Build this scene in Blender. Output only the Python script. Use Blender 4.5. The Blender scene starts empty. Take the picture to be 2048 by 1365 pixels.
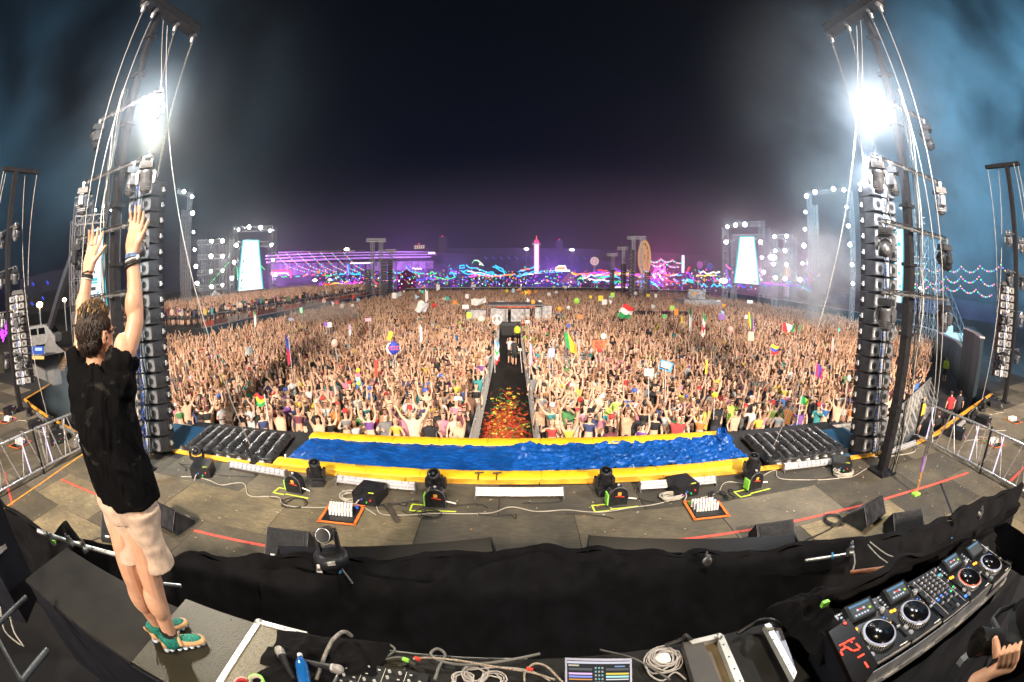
HAZE = .0007; SMOKE = True
QUICK = False
import bpy, math, random
import numpy as np
from mathutils import Vector, Matrix, noise
random.seed(7); RNG = np.random.default_rng(7)
S = bpy.context.scene
COL = S.collection
R = math.radians
# ------------------------------------------------------------------ camera
CAMZ, PITCH, FPX = 5.8, 8.7, 900.0
cd = bpy.data.cameras.new('camera'); cam = bpy.data.objects.new('camera', cd); COL.objects.link(cam)
cd.type = 'PANO'; cd.panorama_type = 'FISHEYE_EQUISOLID'
cd.sensor_width = 36.0; cd.sensor_fit = 'HORIZONTAL'; cd.fisheye_lens = FPX/2048*36; cd.fisheye_fov = R(200)
cd.clip_start = 0.02; cd.clip_end = 3000
cam.location = (0, 0, CAMZ); cam.rotation_euler = (R(90-PITCH), 0, 0)
S.camera = cam
# ------------------------------------------------------------------ world: night sky
W = bpy.data.worlds.new('World'); S.world = W; W.use_nodes = True
nt = W.node_tree; nt.nodes.clear()
out = nt.nodes.new('ShaderNodeOutputWorld'); bg = nt.nodes.new('ShaderNodeBackground')
tc = nt.nodes.new('ShaderNodeTexCoord'); sx = nt.nodes.new('ShaderNodeSeparateXYZ'); cr = nt.nodes.new('ShaderNodeValToRGB')
nt.links.new(tc.outputs['Generated'], sx.inputs[0]); nt.links.new(sx.outputs['Z'], cr.inputs[0])
el = cr.color_ramp.elements
el[0].position = 0.0; el[0].color = (.0095, .0070, .0200, 1)
el[1].position = 0.75; el[1].color = (.0004, .0011, .0024, 1)
e = el.new(0.13); e.color = (.0020, .0042, .0125, 1)
e = el.new(0.35); e.color = (.0006, .0026, .0070, 1)
nt.links.new(cr.outputs[0], bg.inputs[0]); nt.links.new(bg.outputs[0], out.inputs[0])
bg.inputs[1].default_value = 1.0
# ------------------------------------------------------------------ stage floodlights
def lamp(name, kind, loc, aim, power, col, size=.5, spot=60, blend=.5, **k):
    l = bpy.data.lights.new(name, kind); o = bpy.data.objects.new(name, l); COL.objects.link(o)
    o.location = loc
    if aim is not None:
        o.rotation_euler = (Vector(aim)-Vector(loc)).to_track_quat('-Z', 'Y').to_euler()
    l.color = col
    if kind == 'SUN': l.energy = power; l.angle = R(size)
    else:
        l.energy = power
        if kind == 'AREA': l.size = size
        else: l.shadow_soft_size = size
    if kind == 'SPOT': l.spot_size = R(spot); l.spot_blend = blend
    return o
lamp('stage_flood', 'SUN', (9, -10, 22), (0, 24.0, 6.0), 1.45, (1, .87, .70), 1.5)
for a_, x_ in ((-40, -9), (-14, -3), (13, 4), (38, 9)): lamp('stage_wash', 'SPOT', (x_, -16, 16), (x_+70*math.sin(R(a_)), -16+76*math.cos(R(a_)), 0), 122000, (1, .82, .66), .8, 66, 1.0)
lamp('overhead_wash', 'SPOT', (1.5, 1.5, 13), (0, 5.5, 2), 2500, (1, .82, .55), .4, 125, .7)
# ------------------------------------------------------------------ exposure
S.view_settings.view_transform = 'Standard'; S.view_settings.look = 'None'
S.view_settings.exposure = 0; S.view_settings.gamma = 1; S.view_settings.use_curve_mapping = False
S.cycles.use_denoising = True
try: S.cycles.denoiser = 'OPENIMAGEDENOISE'
except Exception: pass
S.cycles.max_bounces = 6; S.cycles.diffuse_bounces = 2; S.cycles.glossy_bounces = 3; S.cycles.transmission_bounces = 4
S.cycles.volume_bounces = 0; S.cycles.transparent_max_bounces = 8; S.cycles.caustics_reflective = False; S.cycles.caustics_refractive = False
S.cycles.volume_step_rate = 4.0; S.cycles.volume_max_steps = 64
S.cycles.sample_clamp_indirect = 4.0
S.render.film_transparent = False
# ------------------------------------------------------------------ pixel -> place
def ray(px, py):
    u = px-1024; v = 682.5-py; r = max(math.hypot(u, v), 1e-9)
    th = 2*math.asin(min(1, r/(2*FPX))); x = math.sin(th)*u/r; y = math.sin(th)*v/r; z = math.cos(th); p = R(PITCH)
    return Vector((x, z*math.cos(p)+y*math.sin(p), -z*math.sin(p)+y*math.cos(p)))
C0 = Vector((0, 0, CAMZ))
def onz(px, py, z): d = ray(px, py); return C0+d*((z-CAMZ)/d.z)
def ony(px, py, y): d = ray(px, py); return C0+d*(y/d.y)
def ond(px, py, h): d = ray(px, py); return C0+d*(h/math.hypot(d.x, d.y))
# ------------------------------------------------------------------ materials
MATS = {}
def mat(name, col, rough=.6, metal=0, var=.25, scale=6, bump=0, emis=None, estr=0, spec=.5, coat=0, detail=6, stretch=None, trans=0):
    if name in MATS: return MATS[name]
    m = bpy.data.materials.new(name); m.use_nodes = True; MATS[name] = m
    n = m.node_tree.nodes; L = m.node_tree.links; b = n['Principled BSDF']
    b.inputs['Roughness'].default_value = rough; b.inputs['Metallic'].default_value = metal
    b.inputs['Specular IOR Level'].default_value = spec
    b.inputs['Coat Weight'].default_value = coat
    if trans: b.inputs['Transmission Weight'].default_value = trans
    b.inputs['Base Color'].default_value = (*col, 1)
    m.diffuse_color = (*col, 1)
    if emis: b.inputs['Specular IOR Level'].default_value = 0
    if var or bump:
        t = n.new('ShaderNodeTexCoord'); ns = n.new('ShaderNodeTexNoise'); ns.inputs['Scale'].default_value = scale; ns.inputs['Detail'].default_value = detail
        if stretch:
            mp = n.new('ShaderNodeMapping'); mp.inputs['Scale'].default_value = stretch
            L.new(t.outputs['Object'], mp.inputs[0]); L.new(mp.outputs[0], ns.inputs['Vector'])
        else: L.new(t.outputs['Object'], ns.inputs['Vector'])
        if var:
            mx = n.new('ShaderNodeMix'); mx.data_type = 'RGBA'
            mx.inputs[6].default_value = (*[c*(1-var) for c in col], 1); mx.inputs[7].default_value = (*[min(1, c*(1+var)) for c in col], 1)
            mr = n.new('ShaderNodeMapRange'); mr.inputs[1].default_value = .35; mr.inputs[2].default_value = .65
            L.new(ns.outputs[0], mr.inputs[0]); L.new(mr.outputs[0], mx.inputs[0]); L.new(mx.outputs[2], b.inputs['Base Color'])
            mr2 = n.new('ShaderNodeMapRange'); mr2.inputs[3].default_value = max(0, rough-.12); mr2.inputs[4].default_value = min(1, rough+.12)
            L.new(ns.outputs[0], mr2.inputs[0]); L.new(mr2.outputs[0], b.inputs['Roughness'])
        if bump:
            bp = n.new('ShaderNodeBump'); bp.inputs['Strength'].default_value = bump; bp.inputs['Distance'].default_value = .02
            L.new(ns.outputs[0], bp.inputs['Height']); L.new(bp.outputs[0], b.inputs['Normal'])
    if emis:
        b.inputs['Emission Color'].default_value = (*emis, 1); b.inputs['Emission Strength'].default_value = estr
    return m
def glow(name, col, s): return mat(name, (.02, .02, .02), .5, emis=col, estr=s, var=0)
def objcol(name, rough=.8, var=.25, scale=8, emit=0):
    """cloth / card whose colour is the object's own colour"""
    if name in MATS: return MATS[name]
    m = mat(name, (.5, .5, .5), rough, var=0); n = m.node_tree.nodes; L = m.node_tree.links; b = n['Principled BSDF']
    oi = n.new('ShaderNodeObjectInfo'); t = n.new('ShaderNodeTexCoord'); ns = n.new('ShaderNodeTexNoise'); ns.inputs['Scale'].default_value = scale
    L.new(t.outputs['Object'], ns.inputs['Vector'])
    mr = n.new('ShaderNodeMapRange'); mr.inputs[3].default_value = 1-var; mr.inputs[4].default_value = 1+var; L.new(ns.outputs[0], mr.inputs[0])
    vm = n.new('ShaderNodeVectorMath'); vm.operation = 'SCALE'; L.new(oi.outputs['Color'], vm.inputs[0]); L.new(mr.outputs[0], vm.inputs[3])
    L.new(vm.outputs[0], b.inputs['Base Color'])
    return m
BLACK = mat('black_metal', (.013, .013, .015), .45, .1, var=.4, scale=14, bump=.1, spec=.3)
BLKPL = mat('black_plastic', (.014, .015, .017), .42, var=.3, scale=20, spec=.3)
STEEL = mat('galvanised_steel', (.3, .3, .3), .38, .85, var=.25, scale=18, bump=.08)
ALU = mat('aluminium', (.62, .63, .64), .3, .8, var=.2, scale=12)
GREYM = mat('grey_metal', (.22, .23, .25), .45, .6, var=.25, scale=10)
WHITE = mat('white_paint', (.72, .72, .7), .5, var=.12, scale=9)
DKCLOTH = mat('black_drape', (.0062, .0062, .0072), .85, var=.35, scale=5, bump=.35, detail=10, spec=.06)
CABW = mat('pale_cable', (.36, .34, .29), .6, var=.15)
CABB = mat('black_cable', (.012, .012, .013), .5, var=.2)
ORTAPE = mat('orange_tape', (.75, .17, .03), .6, var=.2, scale=20)
PKTAPE = mat('red_tape', (.72, .10, .07), .6, var=.25, scale=14)
GRTAPE = mat('green_tape', (.3, .8, .08), .6, var=.15)
YLTAPE = mat('yellow_tape', (.6, .75, .06), .6, var=.15)
SCR = mat('glass_black', (.003, .003, .004), .2, var=0, spec=.3)
# ------------------------------------------------------------------ mesh builder
class MB:
    def __init__(s): s.v = []; s.f = []; s.m = []; s.sm = []
    def _add(s, vs, fs, m=0, sm=False):
        o = len(s.v); s.v += [tuple(x) for x in vs]
        for f in fs: s.f.append([i+o for i in f]); s.m.append(m); s.sm.append(sm)
        return s
    def box(s, c, d, rot=None, m=0, taper=1.0):
        x, y, z = d[0]/2, d[1]/2, d[2]/2
        vs = [Vector((a*x*(taper if e > 0 else 1), b*y*(taper if e > 0 else 1), e*z)) for e in (-1, 1) for b in (-1, 1) for a in (-1, 1)]
        if rot is not None:
            if not isinstance(rot, Matrix): rot = Matrix.Rotation(rot, 3, 'Z')
            vs = [rot @ v for v in vs]
        vs = [v+Vector(c) for v in vs]
        return s._add(vs, [(0, 2, 3, 1), (4, 5, 7, 6), (0, 1, 5, 4), (2, 6, 7, 3), (0, 4, 6, 2), (1, 3, 7, 5)], m)
    def path(s, pts, r, n=6, m=0, closed=False, cap=True, sm=True):
        pts = [Vector(p) for p in pts]; N = len(pts); rs = r if isinstance(r, (list, tuple)) else [r]*N
        if N < 2: return s
        vs = []; prev = None
        for i, p in enumerate(pts):
            if closed: t = (pts[(i+1) % N]-pts[i-1])
            else: t = pts[min(i+1, N-1)]-pts[max(i-1, 0)]
            if t.length < 1e-9: t = Vector((0, 0, 1))
            t.normalize()
            if prev is None:
                a = Vector((0, 0, 1)) if abs(t.z) < .9 else Vector((1, 0, 0)); u = t.cross(a).normalized()
            else:
                u = prev-t*prev.dot(t)
                u = u.normalized() if u.length > 1e-6 else t.orthogonal().normalized()
            prev = u; w = t.cross(u)
            for k in range(n):
                a = 2*math.pi*k/n+math.pi/n; vs.append(p+(u*math.cos(a)+w*math.sin(a))*rs[i])
        fs = []
        for i in range(N if closed else N-1):
            j = (i+1) % N
            for k in range(n): fs.append((i*n+k, i*n+(k+1) % n, j*n+(k+1) % n, j*n+k))
        s._add(vs, fs, m, sm)
        if cap and not closed: s._add([vs[k] for k in range(n)][::-1], [tuple(range(n))], m); s._add(vs[-n:], [tuple(range(n))], m)
        return s
    def bar(s, a, b, w, m=0): return s.path([a, b], w*.707, 4, m, sm=False)
    def tube(s, a, b, r, n=8, m=0): return s.path([a, b], r, n, m)
    def lathe(s, prof, n=16, o=(0, 0, 0), ax='Z', m=0, sm=True, rot=None, nocap=False):
        vs = []; o = Vector(o)
        for (r, h) in prof:
            for k in range(n):
                a = 2*math.pi*k/n; p = Vector((r*math.cos(a), r*math.sin(a), h))
                if ax == 'X': p = Vector((p.z, p.x, p.y))
                if ax == 'Y': p = Vector((p.x, p.z, p.y))
                if rot is not None: p = rot @ p
                vs.append(p+o)
        fs = []
        for i in range(len(prof)-1):
            for k in range(n):
                q = (i*n+k, i*n+(k+1) % n, (i+1)*n+(k+1) % n, (i+1)*n+k)
                fs.append(q if ax != 'Y' else q[::-1])
        s._add(vs, fs, m, sm)
        if prof[0] == prof[-1] or nocap: return s
        if prof[0][0] > 1e-5: s._add(vs[:n][::-1], [tuple(range(n))], m)
        if prof[-1][0] > 1e-5: s._add(vs[-n:], [tuple(range(n))], m)
        return s
    def ball(s, c, r, n=10, m=0, k=6):
        if not isinstance(r, (tuple, list)): r = (r, r, r)
        vs = []; 
        for i in range(k+1):
            t = math.pi*i/k
            for j in range(n):
                a = 2*math.pi*j/n; vs.append((c[0]+r[0]*math.sin(t)*math.cos(a), c[1]+r[1]*math.sin(t)*math.sin(a), c[2]+r[2]*math.cos(t)))
        fs = [(i*n+j, (i+1)*n+j, (i+1)*n+(j+1) % n, i*n+(j+1) % n) for i in range(k) for j in range(n)]
        return s._add(vs, fs, m, True)
    def prism(s, pts, a, b, m=0):
        """outline pts (3D) swept from +a to +b (vectors)"""
        n = len(pts); a = Vector(a); b = Vector(b); vs = [Vector(p)+a for p in pts]+[Vector(p)+b for p in pts]
        return s._add(vs, [tuple(range(n))[::-1], tuple(range(n, 2*n))]+[(i, (i+1) % n, n+(i+1) % n, n+i) for i in range(n)], m)
    def sheet(s, fn, nu, nv, m=0, sm=True, thick=None):
        vs = [fn(i/nu, j/nv) for j in range(nv+1) for i in range(nu+1)]
        fs = [(j*(nu+1)+i, j*(nu+1)+i+1, (j+1)*(nu+1)+i+1, (j+1)*(nu+1)+i) for j in range(nv) for i in range(nu)]
        s._add(vs, fs, m, sm)
        if thick:
            t = Vector(thick); s._add([Vector(v)+t for v in vs], [f[::-1] for f in fs], m, sm)
        return s
    def mesh(s, name, mats):
        me = bpy.data.meshes.new(name); me.from_pydata(s.v, [], s.f)
        for m in (mats if isinstance(mats, (list, tuple)) else [mats]): me.materials.append(m)
        me.polygons.foreach_set('material_index', s.m); me.polygons.foreach_set('use_smooth', s.sm); me.update()
        return me
    def build(s, name, mats, parent=None, world=False, **k):
        if world and parent is not None:
            o0 = parent.location; s.v = [(x-o0[0], y-o0[1], z-o0[2]) for x, y, z in s.v]
        return link(name, s.mesh(name, mats), parent, **k)
KIDS = {}
def link(name, data, parent=None, label=None, cat=None, group=None, kind=None, loc=None, rz=0, col=None):
    o = bpy.data.objects.new(name, data); COL.objects.link(o)
    if parent is not None: o.parent = parent; KIDS.setdefault(parent.name, []).append(o)
    if loc is not None: o.location = loc
    if rz: o.rotation_euler = (0, 0, rz)
    if label: o['label'] = label
    if cat: o['category'] = cat
    if group: o['group'] = group
    if kind: o['kind'] = kind
    if col: o.color = (*col, 1)
    return o
def thing(name, label, cat, loc=(0, 0, 0), rz=0, group=None): return link(name, None, None, label, cat, group, None, loc, rz)
def dup(root, loc=None, rz=None, label=None, group=None, parent=None):
    c = root.copy(); COL.objects.link(c)
    if parent is not None: c.parent = parent; KIDS.setdefault(parent.name, []).append(c)
    if loc is not None: c.location = loc
    if rz is not None: c.rotation_euler = (0, 0, rz)
    if label: c['label'] = label
    if group: c['group'] = group
    for k in KIDS.get(root.name, []): dup(k, parent=c)
    return c
def skin(verts, edges, radii, sub=1, root=0):
    me = bpy.data.meshes.new('tmp'); me.from_pydata([tuple(v) for v in verts], edges, []); o = bpy.data.objects.new('tmp', me); COL.objects.link(o)
    m = o.modifiers.new('s', 'SKIN'); m.use_smooth_shade = True
    sv = me.skin_vertices[0].data
    for i, r in enumerate(radii):
        sv[i].radius = r if isinstance(r, tuple) else (r, r); sv[i].use_root = (i == root)
    if sub: u = o.modifiers.new('u', 'SUBSURF'); u.levels = sub; u.render_levels = sub
    dg = bpy.context.evaluated_depsgraph_get(); dg.update(); ev = o.evaluated_get(dg); em = ev.to_mesh()
    V = [v.co.copy() for v in em.vertices]; Fc = [list(p.vertices) for p in em.polygons]
    ev.to_mesh_clear(); bpy.data.objects.remove(o); bpy.data.meshes.remove(me)
    return V, Fc
def remesh(mb, vox, smooth=2):
    """fuse the closed shapes of a builder into one continuous surface"""
    me = mb.mesh('tmp', BLACK); o = bpy.data.objects.new('tmp', me); COL.objects.link(o)
    m = o.modifiers.new('r', 'REMESH'); m.mode = 'VOXEL'; m.voxel_size = vox; m.use_smooth_shade = True
    if smooth: q = o.modifiers.new('q', 'SMOOTH'); q.factor = .6; q.iterations = smooth
    dg = bpy.context.evaluated_depsgraph_get(); dg.update(); ev = o.evaluated_get(dg); em = ev.to_mesh()
    V = [v.co.copy() for v in em.vertices]; N = [v.normal.copy() for v in em.vertices]; Fc = [list(p.vertices) for p in em.polygons]
    ev.to_mesh_clear(); bpy.data.objects.remove(o); bpy.data.meshes.remove(me)
    return V, N, Fc
def wob(p, s=1.0, seed=0): return noise.noise(Vector((p[0]*s+seed, p[1]*s+seed*.7, p[2]*s)))
# ================================================================== SETTING
GROUND = mat('dark_asphalt', (.03, .031, .034), .85, var=.5, scale=.6, bump=.3)
mb = MB(); mb.box((0, 300, -.25), (1600, 1000, .5)); mb.build('ground', GROUND, kind='structure')
# --- stage deck
DECKM = mat('deck_underlay', (.010, .010, .011), .85, var=.4, scale=1.5)
mb = MB()
mb.prism([(-30, -1.5, 0), (30, -1.5, 0), (30, 12.3, 0), (21, 9.6, 0), (12.3, 7.56, 0), (9.7, 7.16, 0), (7.6, 7.34, 0), (5, 7.46, 0), (0, 7.6, 0), (-4.8, 7.58, 0), (-8.8, 7.56, 0), (-10.9, 7.0, 0), (-14, 7.45, 0), (-20.3, 8.7, 0), (-22, 11.4, 0), (-30, 13, 0)], (0, 0, .4), (0, 0, 1.985))
deck = mb.build('stage_deck', DECKM, kind='structure')
def deckmat(name, c, worn):
    m = mat(name, c, .8, var=0); n = m.node_tree.nodes; L = m.node_tree.links; b = n['Principled BSDF']
    t = n.new('ShaderNodeTexCoord'); oi = n.new('ShaderNodeObjectInfo')
    off = n.new('ShaderNodeVectorMath'); off.operation = 'MULTIPLY_ADD'; off.inputs[1].default_value = (37, 53, 11)
    L.new(oi.outputs['Random'], off.inputs[0]); L.new(t.outputs['Object'], off.inputs[2])
    a = n.new('ShaderNodeTexNoise'); a.inputs['Scale'].default_value = 1.1; a.inputs['Detail'].default_value = 9; a.inputs['Roughness'].default_value = .68
    mp = n.new('ShaderNodeMapping'); mp.inputs['Scale'].default_value = (2.5, 22, 1)
    g = n.new('ShaderNodeTexNoise'); g.inputs['Scale'].default_value = 2.2; g.inputs['Detail'].default_value = 8; g.inputs['Roughness'].default_value = .7
    L.new(off.outputs[0], a.inputs['Vector']); L.new(off.outputs[0], mp.inputs[0]); L.new(mp.outputs[0], g.inputs['Vector'])
    mu = n.new('ShaderNodeMath'); mu.operation = 'MULTIPLY_ADD'; mu.inputs[1].default_value = .55; L.new(g.outputs[0], mu.inputs[0])
    ml = n.new('ShaderNodeMath'); ml.operation = 'MULTIPLY'; ml.inputs[1].default_value = .55; L.new(a.outputs[0], ml.inputs[0]); L.new(ml.outputs[0], mu.inputs[2])
    r = n.new('ShaderNodeValToRGB'); E_ = r.color_ramp.elements
    E_[0].position = .40; E_[0].color = (*c, 1); E_[1].position = .74; E_[1].color = (*worn, 1)
    e = E_.new(.55); e.color = (*[(x*.72+y*.28) for x, y in zip(c, worn)], 1)
    rnd = n.new('ShaderNodeMapRange'); rnd.inputs[3].default_value = .62; rnd.inputs[4].default_value = 1.35; L.new(oi.outputs['Random'], rnd.inputs[0])
    hs = n.new('ShaderNodeVectorMath'); hs.operation = 'SCALE'; L.new(r.outputs[0], hs.inputs[0]); L.new(rnd.outputs[0], hs.inputs[3])
    L.new(mu.outputs[0], r.inputs[0]); L.new(hs.outputs[0], b.inputs['Base Color'])
    bp = n.new('ShaderNodeBump'); bp.inputs['Strength'].default_value = .35; bp.inputs['Distance'].default_value = .01; L.new(g.outputs[0], bp.inputs['Height']); L.new(bp.outputs[0], b.inputs['Normal'])
    return m
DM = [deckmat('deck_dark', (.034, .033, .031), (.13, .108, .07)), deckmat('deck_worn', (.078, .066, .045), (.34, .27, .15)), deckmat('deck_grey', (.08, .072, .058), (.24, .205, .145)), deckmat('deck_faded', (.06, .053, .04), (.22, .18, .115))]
def edge_y(x):
    P = [(-30, 13), (-22, 11.4), (-20.3, 8.7), (-14, 7.45), (-10.9, 7.0), (-8.8, 7.4), (-4.8, 7.45), (0, 7.45), (5, 7.3), (7.6, 7.15), (9.7, 7.0), (12.3, 7.4), (21, 9.4), (30, 12.1)]
    for (a, b), (c, d) in zip(P, P[1:]):
        if a <= x <= c: return b+(d-b)*(x-a)/(c-a)
    return 9
PW, PH = 2.44, 1.22
pmesh = []
for q in range(4):
    m = MB(); m.box((0, 0, 0), (PW-.012, PH-.012, .016)); pmesh.append(m.mesh('plywood_panel', DM[q]))
rr = random.Random(3)
for j in range(9):
    x = -29.5+(j % 2)*PW/2
    while x < 29.5:
        y = -.4+j*PH; sx_ = 1.0
        x1 = x+PW
        lim = min(edge_y(min(29.9, max(-29.9, a))) for a in (x, x1))
        if y-PH/2 > lim-.1: x += PW; continue
        hh = PH
        if y+PH/2 > lim: hh = lim-(y-PH/2)
        if hh > .15 and not (y < 1.5 and abs(x) > 14):
            cx = x+PW/2
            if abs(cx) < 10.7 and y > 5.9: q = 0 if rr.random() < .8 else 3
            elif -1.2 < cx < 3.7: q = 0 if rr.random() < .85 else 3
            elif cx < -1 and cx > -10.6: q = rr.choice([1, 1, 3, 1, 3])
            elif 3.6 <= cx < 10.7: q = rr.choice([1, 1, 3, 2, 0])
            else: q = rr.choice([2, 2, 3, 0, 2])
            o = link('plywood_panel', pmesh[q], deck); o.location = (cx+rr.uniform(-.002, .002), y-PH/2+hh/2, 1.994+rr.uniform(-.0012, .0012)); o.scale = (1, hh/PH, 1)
        x += PW
# --- yellow edging strips of the deck
YEL = mat('yellow_edge', (.75, .36, .03), .55, var=.3, scale=3, bump=.15)
P = [(-8.9, 7.5), (-7.15, 7.52), (-4.75, 7.53), (-2, 7.52), (0.5, 7.52), (2.9, 7.45), (5.2, 7.36), (7.7, 7.13), (9.75, 6.98), (11, 7.15), (12.3, 7.36), (14.6, 8.0), (16.9, 8.55), (21, 9.45)]
for a, b in zip(P, P[1:]):
    m = MB(); d = Vector((b[0]-a[0], b[1]-a[1], 0)); m.box(((a[0]+b[0])/2, (a[1]+b[1])/2, 2.022), (d.length-.02, .16, .035), math.atan2(d.y, d.x)); m.build('edge_strip', YEL, deck)
for a, b in zip([(-22, 11.3), (-21.1, 10), (-20.3, 8.6), (-18.6, 8.2), (-16, 7.7), (-13.9, 7.4)], [(-21.1, 10), (-20.3, 8.6), (-18.6, 8.2), (-16, 7.7), (-13.9, 7.4), (-11.2, 6.9)]):
    m = MB(); d = Vector((b[0]-a[0], b[1]-a[1], 0)); m.box(((a[0]+b[0])/2, (a[1]+b[1])/2, 2.022), (d.length-.02, .14, .035), math.atan2(d.y, d.x)); m.build('edge_strip', YEL, deck)
def strip(name, pts, w, z, mt, par, h=.004):
    for a, b in zip(pts, pts[1:]):
        m = MB(); d = Vector((b[0]-a[0], b[1]-a[1], 0)); m.box(((a[0]+b[0])/2, (a[1]+b[1])/2, z), (d.length, w, h), math.atan2(d.y, d.x)); m.build(name, mt, par)
strip('tape_line', [(-9.9, 4.72), (-7.96, 4.75)], .06, 2.008, PKTAPE, deck)
strip('tape_line', [(-7.95, 4.75), (-5.6, 4.72)], .06, 2.0085, PKTAPE, deck)
strip('tape_line', [(-5.1, 4.72), (-3.45, 4.8)], .06, 2.008, PKTAPE, deck)
strip('tape_line', [(2.3, 5.30), (5.3, 5.22)], .06, 2.008, PKTAPE, deck)
strip('tape_line', [(5.35, 5.22), (8.0, 5.08)], .07, 2.0085, PKTAPE, deck)
strip('tape_line', [(8.02, 5.07), (10.45, 4.86)], .08, 2.008, PKTAPE, deck)
strip('tape_line', [(-12.3, 3.8), (-10.05, 3.0)], .07, 2.008, PKTAPE, deck)
strip('tape_line', [(11.3, 3.7), (13.6, 3.9)], .09, 2.008, PKTAPE, deck)
strip('tape_line', [(-10.1, 2.6), (-10.3, 4.2)], .07, 2.009, mat('orange_strip', (.75, .33, .05), .6), deck)
strip('tape_line', [(-10.3, 4.2), (-10.75, 6.4)], .07, 2.009, MATS['orange_strip'], deck)
strip('tape_line', [(-20.4, 6.6), (-17.5, 6.75)], .07, 2.009, MATS['orange_strip'], deck)
strip('cable_groove', [(-7.4, 2.0), (-6.9, 3.2), (-6.3, 4.5)], .04, 2.007, CABB, deck)
strip('cable_groove', [(9.1, 5.0), (7.9, 3.6)], .05, 2.007, CABB, deck)
# --- debris flakes on the deck: nobody could count them
mb = MB()
for i in range(420):
    x = random.uniform(-12, 12); y = random.uniform(3.2, 7.2); a = random.uniform(0, 3.14); w = random.uniform(.003, .014)
    mb.box((x, y, 2.0085), (random.uniform(.008, .05), w, .006), a, m=random.choice([0, 0, 0, 1, 2]))
mb.build('deck_litter', [mat('litter_wood', (.5, .4, .25), .8), mat('litter_orange', (.7, .25, .1), .8), mat('litter_white', (.6, .6, .6), .8)], label='small splinters and paper scraps scattered on the stage deck', cat='litter', kind='stuff')
# --- blue carpet
BLUEC = mat('blue_carpet', (.008, .075, .16), .95, var=.25, scale=20, bump=.3)
for nm, c, d in (('carpet_square', (8.3, 8.2), (1.7, 1.8)), ('carpet_square', (-8.6, 8.45), (2.0, 1.7))):
    m = MB(); m.box((c[0], c[1], 1.9), (d[0], d[1], .2)); o = m.build(nm, BLUEC)
    o['label'] = 'blue carpeted platform under the %s speaker column' % ('right' if c[0] > 0 else 'left'); o['category'] = 'platform'
# ================================================================== SPEAKER TOWERS
SPK = mat('speaker_black', (.020, .021, .024), .55, var=.4, scale=7, bump=.15, spec=.25)
SPKG = mat('speaker_grey_panel', (.085, .088, .093), .55, var=.25, scale=9)
SPKP = mat('amplifier_plate', (.42, .42, .42), .45, .2, var=.2, scale=15)
BLUEP = mat('blue_plug', (.03, .12, .6), .4, var=0)
def rrect(w, h, n=3, r=.25):
    pts = []; r = min(w, h)*r
    for cx, cy, a0 in ((w/2-r, h/2-r, 0), (-w/2+r, h/2-r, 90), (-w/2+r, -h/2+r, 180), (w/2-r, -h/2+r, 270)):
        for k in range(n+1): a = R(a0+90*k/n); pts.append((cx+r*math.cos(a), cy+r*math.sin(a)))
    return pts
def speaker_meshes(w, d, h, side):
    """one cabinet: front towards +Y, rear towards -Y; the visible flank is SIDE (-1 = -X)"""
    A = {}
    m = MB(); hh = h/2-.006
    # trapezoid in plan: front full height, rear lower
    fz, rz_ = hh, hh*.86
    vs = [(-w/2, d/2, -fz), (w/2, d/2, -fz), (w/2, d/2, fz), (-w/2, d/2, fz), (-w/2, d*.02, -fz), (w/2, d*.02, -fz), (w/2, d*.02, fz), (-w/2, d*.02, fz),
          (-w/2+.05, -d/2, -rz_), (w/2-.05, -d/2, -rz_), (w/2-.05, -d/2, rz_), (-w/2+.05, -d/2, rz_)]
    fs = [(1, 0, 3, 2), (0, 4, 7, 3), (4, 8, 11, 7), (5, 1, 2, 6), (9, 5, 6, 10), (8, 9, 10, 11), (3, 7, 6, 2), (7, 11, 10, 6), (4, 0, 1, 5), (8, 4, 5, 9)]
    m._add(vs, fs); A['cabinet'] = (m.mesh('cabinet', SPK), )
    m = MB(); x = side*(w/2+.002)
    m.lathe([(h*.30, -.004), (h*.30, .010), (h*.25, .012), (h*.22, -.002)], 14, (x, d*.26, 0), 'X'); A['side_port'] = (m.mesh('side_port', BLKPL),)
    m = MB(); m.box((x+side*.008, d*.26, 0), (.03, h*.16, h*.3), m=0); m.box((x+side*.01, d*.26+h*.06, -.01), (.03, h*.3, h*.1), m=0); A['rigging_pin'] = (m.mesh('rigging_pin', SPKP),)
    for i, px in enumerate((-w*.27, w*.27)):
        m = MB(); y = -d/2-.012
        pts = [(px+a, y, b) for a, b in rrect(w*.33, h*.74)]; m.prism(pts, (0, .014, 0), (0, 0, 0))
        pts = [(px+a, y-.004, b) for a, b in rrect(w*.25, h*.58)]; m.prism(pts, (0, .004, 0), (0, 0, 0))
        A['rear_panel%d' % i] = (m.mesh('rear_panel', SPKG),)
        m = MB(); m.lathe([(h*.2, 0), (h*.2, .008), (h*.15, .009), (h*.12, .001)], 12, (px-w*.02*0, y-.013, 0), 'Y'); m.box((px+w*.0, y-.016, -h*.02), (w*.035, .02, h*.2)); A['handle%d' % i] = (m.mesh('handle', BLKPL),)
        m = MB(); m.box((px-w*.11, y-.007, 0), (w*.03, .012, h*.42)); A['label_plate%d' % i] = (m.mesh('label_plate', SPKP),)
    m = MB(); m.box((0, -d/2-.02, 0), (w*.16, .04, h*.86)); m.box((w*.03, -d/2-.045, h*.1), (w*.05, .02, h*.4)); A['amplifier'] = (m.mesh('amplifier', SPKP),)
    m = MB()
    for k in range(3): m.lathe([(.016, 0), (.016, .04)], 6, (-w*.07, -d/2-.075, (k-1)*h*.22), 'Y')
    m.path([(-w*.07, -d/2-.07, h*.2), (-w*.12, -d/2-.13, 0), (-w*.10, -d/2-.12, -h*.35), (-w*.07, -d/2-.08, -h*.5)], .009, 5); A['cable_plug'] = (m.mesh('cable_plug', [BLUEP]),)
    return A
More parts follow.
